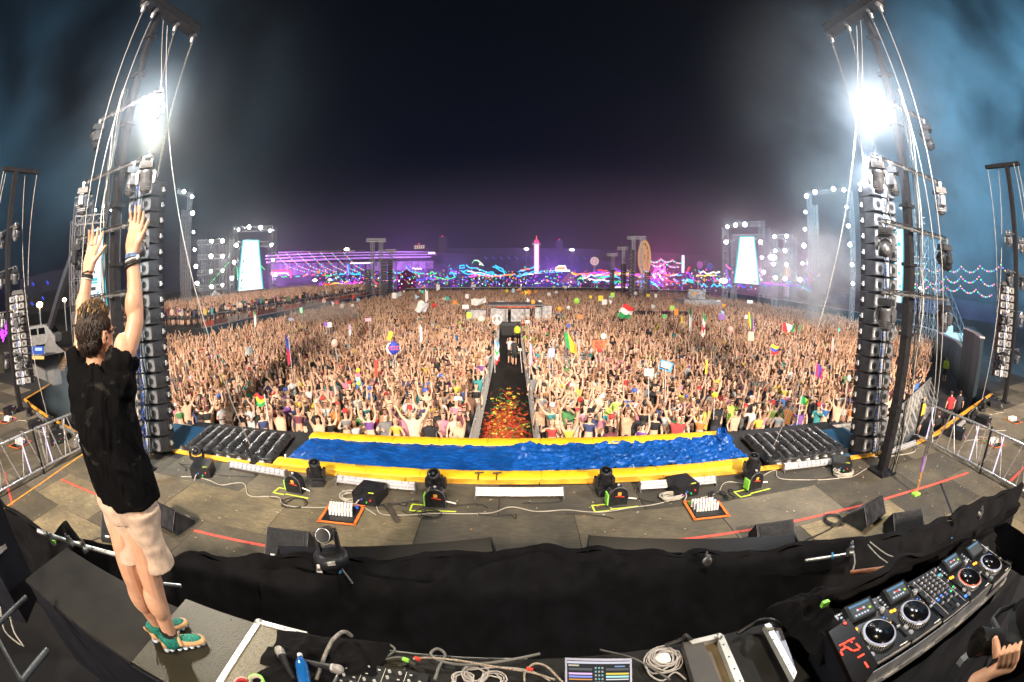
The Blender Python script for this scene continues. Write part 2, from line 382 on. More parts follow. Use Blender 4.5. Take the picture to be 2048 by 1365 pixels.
NICE = {'rear_panel0': 'rear_panel', 'rear_panel1': 'rear_panel', 'handle0': 'handle', 'handle1': 'handle', 'label_plate0': 'label_plate', 'label_plate1': 'label_plate'}
def speaker_column(label, x, y, ztop, zbot, n, w, d, rz, side, group, detail=True, bend=.35):
    t = thing('line_array', label, 'speaker column', (x, y, 0), rz, group)
    h = (ztop-zbot)/n; A = speaker_meshes(w, d, h, side)
    pos = []
    for i in range(n):
        k = max(0, (i-(n-7))/6.0); tilt = -k*R(9); off = -bend*k*k
        z = ztop-(i+.5)*h
        o = link('speaker_box', A['cabinet'][0], t); o.location = (0, off, z); o.rotation_euler = (tilt, 0, 0)
        for key, (me,) in A.items():
            if key == 'cabinet' or (not detail and key in ('cable_plug', 'rigging_pin')): continue
            link(NICE.get(key, key), me, o)
        pos.append(o)
    m = MB(); m.box((0, .05, ztop+.10), (w*.8, d*.75, .16), taper=.7); m.build('flying_frame', SPK, t)
    m = MB()
    for q in range(3): m.path([(w*.12*(q-1)+.03*math.sin(k*1.7+q), -d/2-.11-.03*math.sin(k*.9+q*2)-(bend*max(0, (k-12)/8)**2 if k > 12 else 0), ztop-(ztop-zbot)*k/20) for k in range(21)], .014, 5)
    m.build('cable_run', CABB, t)
    return t
# ------------------------------------------------------------------ moving heads
MHB = mat('fixture_black', (.018, .019, .022), .45, .05, var=.3, scale=15, bump=.1, spec=.3)
MHG = mat('fixture_grey', (.09, .094, .105), .4, .3, var=.3, scale=12)
def moving_head(label, loc, s=1.0, hang=True, pan=0, tilt=0, lit=0, group='moving head lights on the towers', grey=False, cat='stage light'):
    t = thing('moving_head', label, cat, loc, pan, group); f = -1 if hang else 1
    def Z(z): return z*f*s
    body = MHG if grey else MHB
    m = MB(); m.box((0, 0, Z(.09)), (.36*s, .36*s, .15*s), taper=.92); m.box((0, .17*s, Z(.10)), (.2*s, .05*s, .1*s)); m.box((0, -.19*s, Z(.09)), (.22*s, .02*s, .08*s)); m.build('base', MHB, t)
    if hang:
        for a in (-.11, .11): m = MB(); m.box((a*s, 0, .04*s), (.05*s, .06*s, .12*s)); m.lathe([(.045*s, -.03*s), (.045*s, .03*s)], 8, (a*s, 0, .09*s), 'X'); m.build('clamp', STEEL, t)
    m = MB(); pts = [(-.21, .52), (-.26, .48), (-.27, .25), (-.2, .19), (.2, .19), (.27, .25), (.26, .48), (.21, .52), (.18, .48), (.185, .27), (.15, .235), (-.15, .235), (-.185, .27), (-.18, .48)]
    P_ = [(a*s, 0, Z(b)) for a, b in pts]
    q = 4
    L = [P_[0], P_[1], P_[2], P_[3], P_[12-1], P_[12], P_[13]]; Rr = [P_[4], P_[5], P_[6], P_[7], P_[8], P_[9], P_[10]]
    m.prism(L, (0, -.075*s, 0), (0, .075*s, 0)); m.prism(Rr, (0, -.075*s, 0), (0, .075*s, 0)); m.box((0, 0, Z(.212)), (.42*s, .15*s, .05*s)); m.build('yoke', body, t)
    rt = Matrix.Rotation(tilt, 3, 'X'); c = Vector((0, 0, Z(.46)))
    m = MB(); prof = [(.02, -.26), (.11, -.24), (.145, -.14), (.16, .02), (.15, .14), (.165, .2), (.165, .26), (.14, .27)]
    m.lathe([(a*s, b*s) for a, b in prof], 12, c, 'Z', rot=rt)
    for k in range(4): m.box(c+rt @ Vector((0, 0, (-.16+.05*k)*s)), (.30*s, .31*s*.9, .015*s), rt)
    h = m.build('head', MHG if grey == 2 else body, t)
    m = MB(); m.lathe([(0.001, .262*s), (.07*s, .275*s), (.135*s, .268*s), (.14*s, .262*s)], 12, c, 'Z', rot=rt)
    m.build('lens', glow('lens_lit', (1, .97, .9), lit) if lit else SCR, h)
    m = MB(); m.box(c+rt @ Vector((.0, .15*s, -.02*s)), (.12*s, .02*s, .18*s), rt); m.build('vent', BLKPL, h)
    return t
ropeM = mat('steel_rope', (.22, .21, .2), .5, .3, var=.15); chainM = mat('hoist_chain', (.3, .29, .27), .5, .6, var=.3, scale=40)
def rope(label, pts, r, mt=ropeM, cat='rope', group=None, sag=0, name='rigging_rope'):
    a, b = Vector(pts[0]), Vector(pts[-1]); o = thing(name, label, cat, b, group=group) if False else None
    m = MB(); P_ = []
    for i, (p, q) in enumerate(zip(pts, pts[1:])):
        p, q = Vector(p), Vector(q); N = 10
        for k in range(N+(i == len(pts)-2)): P_.append(p.lerp(q, k/N)-Vector((0, 0, sag*4*(k/N)*(1-k/N))))
    m.path(P_, r, 6); ob = m.build(name, mt, label=label, cat=cat, group=group); return ob
def chain(mb, a, b, link_l=.06, r=.006):
    a, b = Vector(a), Vector(b); n = int((b-a).length/(link_l*.8)); d = (b-a).normalized(); u = d.orthogonal().normalized(); v = d.cross(u)
    for i in range(n):
        c = a.lerp(b, (i+.5)/n); w = u if i % 2 else v
        pts = [c+d*link_l/2*math.cos(t)+w*link_l*.28*math.sin(t) for t in [k*math.pi/3 for k in range(6)]]
        mb.path(pts, r, 3, closed=True)
def tower(sg, nm):
    X = lambda x: sg*x
    t = thing('rigging_mast', 'tall black mast with top crossbeam and four bars of lights, %s of the stage' % nm, 'mast', (X(7.95), 6.17, 2.0), group='masts on the stage')
    m = MB()
    for z0, z1, w in ((2.0, 6.4, .20), (6.4, 9.4, .17), (9.4, 12.25, .14)):
        m.box((X(7.95), 6.17, (z0+z1)/2), (w, w, z1-z0-.02))
        for a in (-1, 1): m.box((X(7.95)+a*w/2, 6.17, (z0+z1)/2), (.012, w*.5, z1-z0-.05)); m.box((X(7.95), 6.17+a*w/2, (z0+z1)/2), (w*.5, .012, z1-z0-.05))
    m.build('pole', BLACK, t, world=True)
    m = MB(); m.box((X(7.95), 6.17, 2.03), (.55, .55, .05))
    for a in (-1, 1):
        for b in (-1, 1): m.lathe([(.02, 2.05), (.02, 2.1)], 6, (X(7.95)+a*.22, 6.17+b*.22, 0))
    m.build('base_plate', BLACK, t, world=True)
    for z in (3.4, 5.0, 6.4, 7.6, 9.4, 10.6, 11.6): m = MB(); m.box((X(7.95), 6.17, z), (.28, .28, .07)); m.build('clamp_band', BLACK, t, world=True)
    m = MB(); m.box((X(7.9), 6.62, 12.45), (.30, 2.3, .22)); m.box((X(7.9), 6.62, 12.57), (.36, 2.34, .02)); m.box((X(7.9), 6.62, 12.33), (.36, 2.34, .02)); m.build('crossbeam', BLACK, t, world=True)
    for y in (7.7, 6.9, 5.95, 5.55):
        m = MB(); m.lathe([(.05, 12.05), (.07, 12.15), (.06, 12.3), (.02, 12.33)], 8, (X(7.9), y, 0)); m.box((X(7.9), y, 12.27), (.22, .1, .08)); m.build('hoist', STEEL, t, world=True)
    bars = ((6.75, 9.15, 6.2, 9.78), (6.6, 9.25, 6.12, 8.32), (6.68, 9.3, 6.1, 7.08), (6.75, 9.35, 6.1, 5.78))
    for (x0, x1, y, z) in bars:
        m = MB(); m.tube((X(x0), y-.16, z), (X(x1), y-.16, z), .028, 8)
        for k in range(6):
            x = x0+(x1-x0)*(k+.5)/6; m.box((X(x), y-.16, z), (.05, .08, .08))
        m.build('light_bar', STEEL, t, world=True)
        m = MB()
        for q in range(3): m.path([(X(x0+(x1-x0)*k/14), y-.16+.04*math.sin(k*2.1+q), z+.045+.03*math.sin(k*1.3+q*2)) for k in range(15)], .012, 5)
        m.build('cable_run', CABB, t, world=True)
    m = MB()
    for q in range(6):
        m.path([(X(7.95)+sg*(.15+.03*q*.6)+.03*math.sin(k*.8+q), 6.02-.05*(q % 3)+.03*math.cos(k*1.1+q), 2.05+8.2*k/24) for k in range(25)], .013 if q % 2 else .009, 5, m=0 if q < 4 else 1)
    m.build('cable_bundle', [CABB, CABW], t, world=True)
    # lights of the bars
    side = 'outer'; G = 'moving head lights on the tower bars'
    for i, (x0, x1, y, z) in enumerate(bars):
        ordn = ('topmost', 'second', 'third', 'lowest')[i]
        moving_head('black moving head hanging on the outer end of the %s bar, %s tower' % (ordn, nm), (X(x1-.05), y-.16, z-.09), .86, True, sg*R(35+20*i), R((-25, 0, -55, 5)[i])*sg, group=G, grey=(i in (1, 3)))
        lit = 1500 if i == 0 else 0
        moving_head('%s hanging on the inner end of the %s bar, %s tower' % ('blazing white moving head' if i == 0 else 'grey moving head', ordn, nm), (X(x0+.12), y-.16, z-.09), .86, True, (sg*R(-48) if i == 0 else sg*R(-20-15*i)), R((108, 8, -70, 12)[i]), lit=lit, group=G, grey=2 if i else False)
        if i == 1: moving_head('moving head beside the inner one on the second bar, %s tower' % nm, (X(x0+.62), y-.16, z-.09), .8, True, sg*R(30), R(-10), group=G, grey=True)
    # ropes and chains
    g = 'rigging ropes of the masts'
    rope('pale rigging line from the %s mast top to the inner end of its top bar' % nm, [(X(7.8), 6.3, 12.1), (X(6.85), 6.1, 9.85)], .009, group=g)
    rope('long pale guy rope slanting from the %s mast down beside the inflatable' % nm, [(X(7.9), 6.6, 12.1), (X(5.46), 7.52, 2.45)], .011, group=g)
    rope('pale rigging rope from the %s mast beam end down to the tape line' % nm, [(X(8.05), 5.68, 12.2), (X(7.93), 4.94, 3.3)], .010, group=g)
    rope('second pale rigging rope of the %s mast running to the tape line' % nm, [(X(7.95), 6.0, 12.05), (X(7.87), 4.97, 3.2)], .009, group=g)
    m = MB(); chain(m, (X(7.85), 7.7, 12.1), (X(8.0), 7.5, 8.4), .09, .008); m.build('hoist_chain', chainM, label='steel chain holding up the %s speaker column' % nm, cat='chain', group='hoist chains')
    m = MB(); chain(m, (X(7.88), 6.9, 12.1), (X(8.1), 7.2, 8.4), .09, .007); m.build('hoist_chain', chainM, label='thinner steel chain next to the mast above the %s speaker column' % nm, cat='chain', group='hoist chains')
    tt = thing('rope_tackle', 'ratchet tackle and orange chain holding the %s mast ropes to the deck' % nm, 'tackle', (X(7.9), 4.92, 2.0), group='rope tackles')
    for q, dx in enumerate((-.03, .05)):
        m = MB(); m.box((X(7.9)+dx, 4.95, 3.05), (.04, .05, .45)); m.lathe([(.045, -.02), (.045, .02)], 8, (X(7.9)+dx, 4.95, 3.3), 'X'); m.build('ratchet', STEEL, tt, world=True)
        m = MB(); m.path([(X(7.9)+dx, 4.95, 2.85), (X(7.9)+dx*.6, 4.93, 2.5)], .025, 6); m.build('sling', mat('violet_sling', (.2, .08, .35), .8) if q == 0 else ropeM, tt, world=True)
    m = MB(); chain(m, (X(7.88), 4.93, 2.5), (X(7.9), 4.9, 2.03), .07, .008); chain(m, (X(7.92), 4.93, 2.5), (X(7.94), 4.9, 2.03), .07, .008); m.build('anchor_chain', mat('orange_chain', (.6, .3, .1), .5, .3), tt, world=True)
    m = MB(); m.box((X(7.9), 4.9, 2.03), (.2, .14, .04)); m.build('anchor_plate', GRTAPE, tt, world=True)
    m = MB(); m.box((X(5.46), 7.52, 2.04), (.14, .14, .07)); m.tube((X(5.46), 7.52, 2.05), (X(5.6), 7.47, 2.55), .035, 6); o = m.build('guy_anchor', BLACK, label='black ratchet foot of the %s guy rope at the deck edge' % nm, cat='anchor', group='guy rope anchors')
    speaker_column('tall column of black line array speakers hanging at the %s of the stage' % nm, X(8.32), 7.47, 8.28, 2.15, 17, .88, .54, -sg*R(8), -sg, 'speaker columns by the stage')
tower(1, 'right'); tower(-1, 'left')
def far_tower(x, y, ztop, nm, arr):
    t = thing('rigging_mast', 'distant thin mast with ropes at the far %s end of the stage wing' % nm, 'mast', (x, y, 2.0), group='masts on the stage')
    m = MB(); m.box((x, y, (2+ztop)/2), (.22, .22, ztop-2)); m.build('pole', BLACK, t, world=True)
    m = MB(); m.box((x, y+.3, ztop), (.2, 2.2, .16)); m.build('crossbeam', BLACK, t, world=True)
    m = MB(); m.box((x, y, 2.02), (.5, .5, .05)); m.build('base_plate', BLACK, t, world=True)
    for i in range(4):
        z = 4.2+i*1.55; m = MB(); m.tube((x-1.1, y, z), (x+1.1, y, z), .03, 6); m.build('light_bar', STEEL, t, world=True)
        for a in (-1, 1): moving_head('small moving head on the %s end of %s bar of the far %s mast' % ('left' if a < 0 else 'right', ('lowest', 'second lowest', 'second highest', 'highest')[i], nm), (x+a, y, z-.08), .8, True, R(40*i), R(20*a), group='moving heads of the far masts', grey=2)
    g = 'ropes of the far masts'
    for k, (a, b, lab) in enumerate((((x, y+1.3, ztop), (x, y+1.2, 6.6), 'rope down to the speakers'), ((x, y-.7, ztop), (x+.05, y-1.3, 2.1), 'inner rope to the deck'), ((x-.1, y-.5, ztop), (x-.4, y-1.4, 2.1), 'outer rope to the deck'), ((x, y+.6, ztop-.2), (x-math.copysign(2.6, x), y+.2, 2.1), 'slanting guy rope'))):
        rope('%s of the far %s mast' % (lab, nm), [a, b], .016, group=g)
    speaker_column('distant speaker column hanging at the far %s stage wing' % nm, arr[0], arr[1], arr[2], arr[3], 12, .9, .5, -math.copysign(R(48), x), -1 if x > 0 else 1, 'far speaker columns', bend=.15)
far_tower(-18.5, 7.5, 11.1, 'left', (-18.3, 8.0, 6.3, 2.95)); far_tower(20.15, 8.2, 11.8, 'right', (19.9, 8.7, 6.7, 3.0))
# ================================================================== TRUSS FENCES (x = +-10.7)
TUBE = glow('fence_tube', (.80, .70, 1.0), 1.6)
def truss_fence(sg, nm):
    y = 7.4 if sg > 0 else 6.9; segs = [(y, 4.75), (4.7, 2.1), (2.05, -.6)]
    for i, (y0, y1) in enumerate(segs):
        x = sg*10.75; t = thing('truss_fence', '%s silver truss fence panel at the %s stage edge' % (('far', 'middle', 'nearest')[i], nm), 'truss', (x, (y0+y1)/2, 2.12), group='truss fence panels')
        zt, zb = 3.08, 2.16
        for z in (zb, zt): m = MB(); m.tube((x, y0, z), (x, y1, z), .032, 8); m.build('rail', ALU, t, world=True)
        n = 3
        for k in range(n):
            a = y0+(y1-y0)*k/n; b = y0+(y1-y0)*(k+1)/n; c = (a+b)/2
            m = MB(); m.tube((x, a-.06, zb), (x, c+.04, zt), .02, 6); m.build('strut', ALU, t, world=True)
            m = MB(); m.tube((x, c-.04, zt), (x, b+.06, zb), .02, 6); m.build('strut', ALU, t, world=True)
            m = MB(); m.tube((x, c-.14, zt-.03), (x, c-.10+.0, zb+.03), .02, 6); m.build('light_tube', TUBE if k != 1 else ALU, t, world=True)
        for q in (y0-.05, y1+.05): m = MB(); m.tube((x, q, zb), (x, q, zt), .024, 6); m.build('strut', ALU, t, world=True)
        m = MB(); m.box((x, y0-.1, 2.58), (.05, .05, 1.16), taper=1); m.build('post', BLACK, t, world=True)
truss_fence(1, 'right'); truss_fence(-1, 'left')
# ================================================================== CROWD
def attrmat(name, attr, base=(.5, .4, .3), rough=.7, var=.2, mixwhite=False):
    m = mat(name, base, rough, var=0); n = m.node_tree.nodes; L = m.node_tree.links; b = n['Principled BSDF']
    a = n.new('ShaderNodeAttribute'); a.attribute_type = 'INSTANCER'; a.attribute_name = attr
    t = n.new('ShaderNodeTexCoord'); ns = n.new('ShaderNodeTexNoise'); ns.inputs['Scale'].default_value = 5
    L.new(t.outputs['Object'], ns.inputs['Vector']); mr = n.new('ShaderNodeMapRange'); mr.inputs[3].default_value = 1-var; mr.inputs[4].default_value = 1+var; L.new(ns.outputs[0], mr.inputs[0])
    vm = n.new('ShaderNodeVectorMath'); vm.operation = 'SCALE'; L.new(a.outputs['Color'], vm.inputs[0]); L.new(mr.outputs[0], vm.inputs[3]); L.new(vm.outputs[0], b.inputs['Base Color'])
    return m
C_SKIN = attrmat('crowd_skin', 'skinc', rough=.5); C_TOP = attrmat('crowd_top', 'topc', rough=.85, var=.35); C_HAIR = attrmat('crowd_hair', 'hairc', rough=.6, var=.4); C_LEG = mat('crowd_legs', (.03, .032, .04), .8, var=.5)
C_DARK = mat('face_dark', (.02, .012, .01), .5, var=0); C_LIP = mat('face_lip', (.3, .1, .08), .5, var=0)
CM = [C_SKIN, C_TOP, C_LEG, C_HAIR, C_DARK, C_LIP]
POSES = {  # elbow, wrist, fingertip for the right arm (x outwards), then the left one
 'both arms raised': (((.25, -.05, 1.66), (.24, -.10, 1.93), (.25, -.12, 2.10)),)*2,
 'both arms flung wide overhead': (((.33, -.04, 1.62), (.43, -.08, 1.86), (.50, -.09, 2.02)),)*2,
 'hands together overhead': (((.24, -.10, 1.68), (.09, -.16, 1.90), (.03, -.17, 2.06)),)*2,
 'one arm raised': (((.22, -.04, 1.69), (.20, -.07, 1.97), (.21, -.1, 2.15)), ((.25, 0, 1.16), (.20, -.16, 1.0), (.12, -.25, 1.02))),
 'arms hanging': (((.25, .02, 1.16), (.24, -.06, .92), (.23, -.1, .78)),)*2,
 'both fists at head height': (((.30, -.12, 1.36), (.24, -.24, 1.58), (.22, -.26, 1.74)),)*2,
 'hands clapping at the face': (((.24, -.16, 1.28), (.06, -.32, 1.48), (.02, -.34, 1.64)),)*2,
 'arms stretched towards the stage': (((.22, -.22, 1.56), (.18, -.44, 1.74), (.17, -.56, 1.86)),)*2,
 'one arm pointing up and one hand at the chest': (((.20, -.10, 1.69), (.15, -.22, 1.95), (.14, -.28, 2.12)), ((.26, -.08, 1.2), (.08, -.26, 1.28), (.0, -.27, 1.3))),
}
def person_geo(pose, female=False, fingers=True):
    A, B = POSES[pose]; sh = .165 if not female else .145
    v = [(0, 0, .97), (0, 0, 1.10), (0, .01, 1.30), (0, 0, 1.465), (0, -.012, 1.53), (0, -.02, 1.595), (0, -.018, 1.67), (0, -.008, 1.735)]
    r = [(.155, .11), (.125, .095) if female else (.145, .11), (.155, .105) if female else (.175, .12), (.075, .065), .05, (.068, .078), (.076, .092), (.058, .072)]
    e = [(0, 1), (1, 2), (2, 3), (3, 4), (4, 5), (5, 6), (6, 7)]
    hands = []
    for s, arm in ((1, A), (-1, B)):
        i = len(v); P_ = [(s*x, y, z) for x, y, z in arm]
        h = Vector(P_[1]).lerp(Vector(P_[2]), .45)
        v += [(s*sh, 0, 1.42), P_[0], P_[1], tuple(h)]; r += [.058, .04, .027, (.036, .02)]
        e += [(2, i), (i, i+1), (i+1, i+2), (i+2, i+3)]; hands.append((Vector(P_[1]), h, Vector(P_[2]), s))
        i = len(v); v += [(s*.09, 0, .86), (s*.10, -.01, .48), (s*.10, .02, .09), (s*.11, -.13, .05)]; r += [.09, .06, .042, (.045, .035)]
        e += [(0, i), (i, i+1), (i+1, i+2), (i+2, i+3)]
    V, F_ = skin(v, e, r, 1); m = MB(); m.v = [tuple(x) for x in V]
    for f in F_:
        c = sum((V[k] for k in f), Vector())/len(f); x, y, z = c
        if z > 1.52 and abs(x) < .11 and y > -.13 and y < .12:
            hair = z > 1.715 or (y > .0 and z > 1.58) or (female and y > -.02 and z > 1.54)
            q = 3 if hair else 0
        elif abs(x) < .19 and (1.20 if female else .96) < z < (1.43 if female else 1.5): q = 1
        elif z < .97 and z > .56: q = 2
        elif z <= .12: q = 2
        elif not female and abs(x) < .24 and 1.3 < z < 1.56 and abs(y) < .12: q = 1
        else: q = 0
        m.f.append(f); m.m.append(q); m.sm.append(True)
    if female: m.ball((0, .05, 1.58), (.085, .06, .16), 8, 3, 5)
    for x in (-.032, .032): m.box((x, -.108, 1.675), (.024, .012, .014), m=4)
    m.box((0, -.104, 1.615), (.04, .012, .012), m=5); m.prism([(-.012, -.10, 1.665), (.012, -.10, 1.665), (.016, -.125, 1.635), (-.016, -.125, 1.635)], (0, .02, 0), (0, 0, 0), m=0)
    for w, h, t, s in (hands if fingers else []):
        d = (t-w).normalized(); u = d.cross(Vector((0, 1, 0))).normalized()*s
        for k in range(4):
            a = (k-1.5)*.2; dd = (d*math.cos(a)+u*math.sin(a)).normalized(); b0 = h+u*(k-1.5)*.02; ln = (.07, .085, .08, .062)[k]
            m.path([b0, b0+dd*ln*.55, b0+(dd*.93+Vector((0, -.3, 0))).normalized()*ln], [.011, .0095, .007], 4, 0)
        b0 = h-d*.03-u*.025; m.path([b0, b0-u*.03+d*.02, b0-u*.035+d*.05], [.011, .01, .007], 4, 0)
    return m
VAR = {}
for p_ in POSES:
    for fm in (0, 1): VAR[(p_, fm)] = person_geo(p_, fm)
def bodymesh(k):
    m = VAR[k]; return m.mesh('person', CM)
TOPS = [(n_, tuple(c_*.72+.02 for c_ in c3) if n_ != 'black' else c3, w_) for n_, c3, w_ in [('black', (.012, .012, .014), 16), ('white', (.62, .62, .62), 4), ('grey', (.2, .2, .21), 3), ('red', (.5, .03, .03), 2), ('navy blue', (.02, .035, .14), 3), ('bright blue', (.03, .16, .5), 1), ('teal', (.03, .3, .32), 2), ('orange', (.6, .2, .03), 1), ('yellow', (.65, .5, .06), 2), ('pink', (.6, .22, .32), 2), ('purple', (.2, .06, .32), 1), ('green', (.06, .25, .07), 1), ('maroon', (.16, .02, .04), 2), ('lime', (.4, .6, .08), 1)]]
SKINS = [((.60, .37, .255), 5), ((.70, .47, .34), 5), ((.48, .285, .185), 4), ((.30, .165, .10), 2), ((.13, .07, .048), 1)]
HAIRS = [('dark-haired', (.018, .012, .009), 6), ('brown-haired', (.06, .032, .018), 4), ('fair-haired', (.30, .19, .08), 2), ('black-haired', (.008, .008, .009), 4), ('pink-haired', (.5, .12, .25), .4)]
SHORT = {'both arms raised': 'both arms up', 'both arms flung wide overhead': 'arms wide', 'hands together overhead': 'hands joined overhead', 'one arm raised': 'one arm up', 'arms hanging': 'arms down', 'both fists at head height': 'fists up', 'hands clapping at the face': 'clapping', 'arms stretched towards the stage': 'reaching forward', 'one arm pointing up and one hand at the chest': 'pointing up'}
def pick(rg, L_): return rg.choices(L_, weights=[x[-1] for x in L_])[0]
rg = random.Random(11)
PW_ = {'both arms raised': 4, 'both arms flung wide overhead': 2, 'hands together overhead': 1.6, 'one arm raised': 5, 'arms hanging': 9, 'both fists at head height': 2.5, 'hands clapping at the face': 2, 'arms stretched towards the stage': 4, 'one arm pointing up and one hand at the chest': 3}
def front_y(x):
    a = abs(x); return 11.55 if a < 14.5 else 11.55+(a-14.5)*.47
def infield(x, y):
    if y < front_y(x)+.3 or y > 106: return False
    if -1.35 < x < .92 and y < 41: return False
    if x > 0:
        if x > 1.46*y+.2 or x > 45.5: return False
        if y > 60 and x > 45.5+(y-60)*.2: return False
        if 1.5 < x < 4 and 21.8 < y < 23.2: return False
    else:
        if x < -25.8 and y > 30: return False
        if x < -36: return False
        if y < 20 and x < -29.5: return False
    if abs(x) < 5.2 and 41 < y < 48: return False          # sound desk
    if (abs(x-25.6) < 3.2 or abs(x+26.5) < 2.4) and abs(y-86) < 2.5: return False
    if abs(x-15.3) < 4.2 and 45 < y < 47.2: return False
    if abs(x-29) < 4 and 63 < y < 68: return False
    if x > 0 and abs(x) > 10.2 and y < 12.3 and abs(x) < 13: pass
    return True
def hidden(x, y):
    az = math.degrees(math.atan2(x, y)); d = math.hypot(x, y)
    if abs(x) < 5.2 and y < 12: return False
    return not (-66 < az < 58)
# jittered grid positions
pts = []
y = 11.75
while y < 106:
    dy = .52 if y < 30 else (.6 if y < 60 else .8); dx = .50 if y < 30 else (.6 if y < 60 else .8)
    x = -38+rg.random()*dx
    while x < 58:
        xx = x+rg.uniform(-.16, .16)*dx/.5; yy = y+rg.uniform(-.16, .16)*dy/.5
        if infield(xx, yy) and not hidden(xx, yy) and not (wob((xx, yy, 0), .35, 3) > .22 and rg.random() < .35): pts.append((xx, yy, 0.0))
        x += dx
    y += dy
pts.sort(key=lambda p: math.hypot(p[0]*.93, p[1]))
near = pts[:300]; far = pts[300:]
# the raised platform on the left
y = 33.0
vip = []
while y < 92:
    x = -27.6
    while x > -50:
        if x < -29.2 or rg.random() < .5: vip.append((x+rg.uniform(-.2, .2), y+rg.uniform(-.2, .2), 2.2))
        x -= .75
    y += .78
# --- individuals
BM = {}
CAPm = MB(); CAPm.lathe([(.092, 1.70), (.095, 1.74), (.07, 1.79), (.001, 1.805)], 10, (0, -.01, 0)); CAPm.box((0, -.13, 1.715), (.13, .1, .012)); CAPm = CAPm.mesh('cap', objcol('cap_cloth'))
GLm = MB(); GLm.box((-.034, -.118, 1.675), (.052, .012, .032)); GLm.box((.034, -.118, 1.675), (.052, .012, .032)); GLm.box((0, -.118, 1.685), (.03, .01, .008)); GLm = GLm.mesh('sunglasses', SCR)
PHm = MB(); PHm.box((0, 0, 0), (.075, .01, .15)); PHm = PHm.mesh('phone', [mat('phone_body', (.03, .03, .03), .3, var=0)])
seen = set(); used = []
def place_word(x, y):
    side = 'left' if x < -.2 else 'right'
    row = min(6, int((y-11.6)/.52)); a = abs(x)
    rw = ['front row', 'second row', 'third row', 'fourth row', 'fifth row', 'sixth row', 'further back'][row]
    w = 'by runway' if a < 2.6 else 'behind tarp' if a < 5.2 else 'behind inflatable' if a < 8.3 else 'near speakers'
    return '%s %s %s' % (rw, side, w)
for (x, y, z) in near:
    for tr in range(300):
        p_ = rg.choices(list(PW_), weights=list(PW_.values()))[0]; fm = rg.random() < .45; tp = pick(rg, TOPS); hr = pick(rg, HAIRS); bare = (not fm) and rg.random() < .36
        ex = rg.choices(['', 'cap', 'sunglasses'], weights=[6, 1.2, 1.6])[0]
        if rg.random() < .05: ex = 'band'
        what = ('%s %s in %s top' % (hr[0], 'woman' if fm else 'man', tp[0])) if not bare else '%s shirtless man' % hr[0]
        lab = (ex+' ' if ex in ('cap', 'sunglasses') and False else '')+what+('/'+ex if False else (' and '+ex if ex in ('cap', 'sunglasses') else ''))+', '+SHORT[p_]+', '+place_word(x, y)
        if lab not in seen: break
    seen.add(lab)
    k = (p_, fm)
    if k not in BM:
        src = VAR[k]; b = MB(); b.v = src.v; h = MB(); h.v = src.v
        for f, q, s_ in zip(src.f, src.m, src.sm):
            t_ = h if q == 3 else b; t_.f.append(f); t_.m.append(0 if q == 3 else q); t_.sm.append(s_)
        BM[k] = (b.mesh('person', CM), h.mesh('hair', C_HAIR))
    o = link('person', BM[k][0], None, lab, 'person', 'people in the crowd'); o.location = (x, y, z); s = rg.uniform(.94, 1.07); o.scale = (s, s, s*rg.uniform(.97, 1.03))
    o.rotation_euler = (rg.uniform(-.05, .09), rg.uniform(-.06, .06), math.atan2(-x*.0+x, -y+3)+math.pi+rg.uniform(-.3, .3) if False else -math.atan2(x, y+4)+rg.uniform(-.35, .35))
    sk = pick(rg, SKINS)[0]; tc_ = sk if bare else tp[1]
    o['skinc'] = sk; o['topc'] = tc_; h = link('hair', BM[k][1], o); h['hairc'] = hr[1]
    if ex == 'cap': link('cap', CAPm, o, col=rg.choice([(.6, .6, .6), (.02, .02, .02), (.5, .03, .03), (.05, .1, .4)]))
    if ex == 'sunglasses': link('sunglasses', GLm, o)
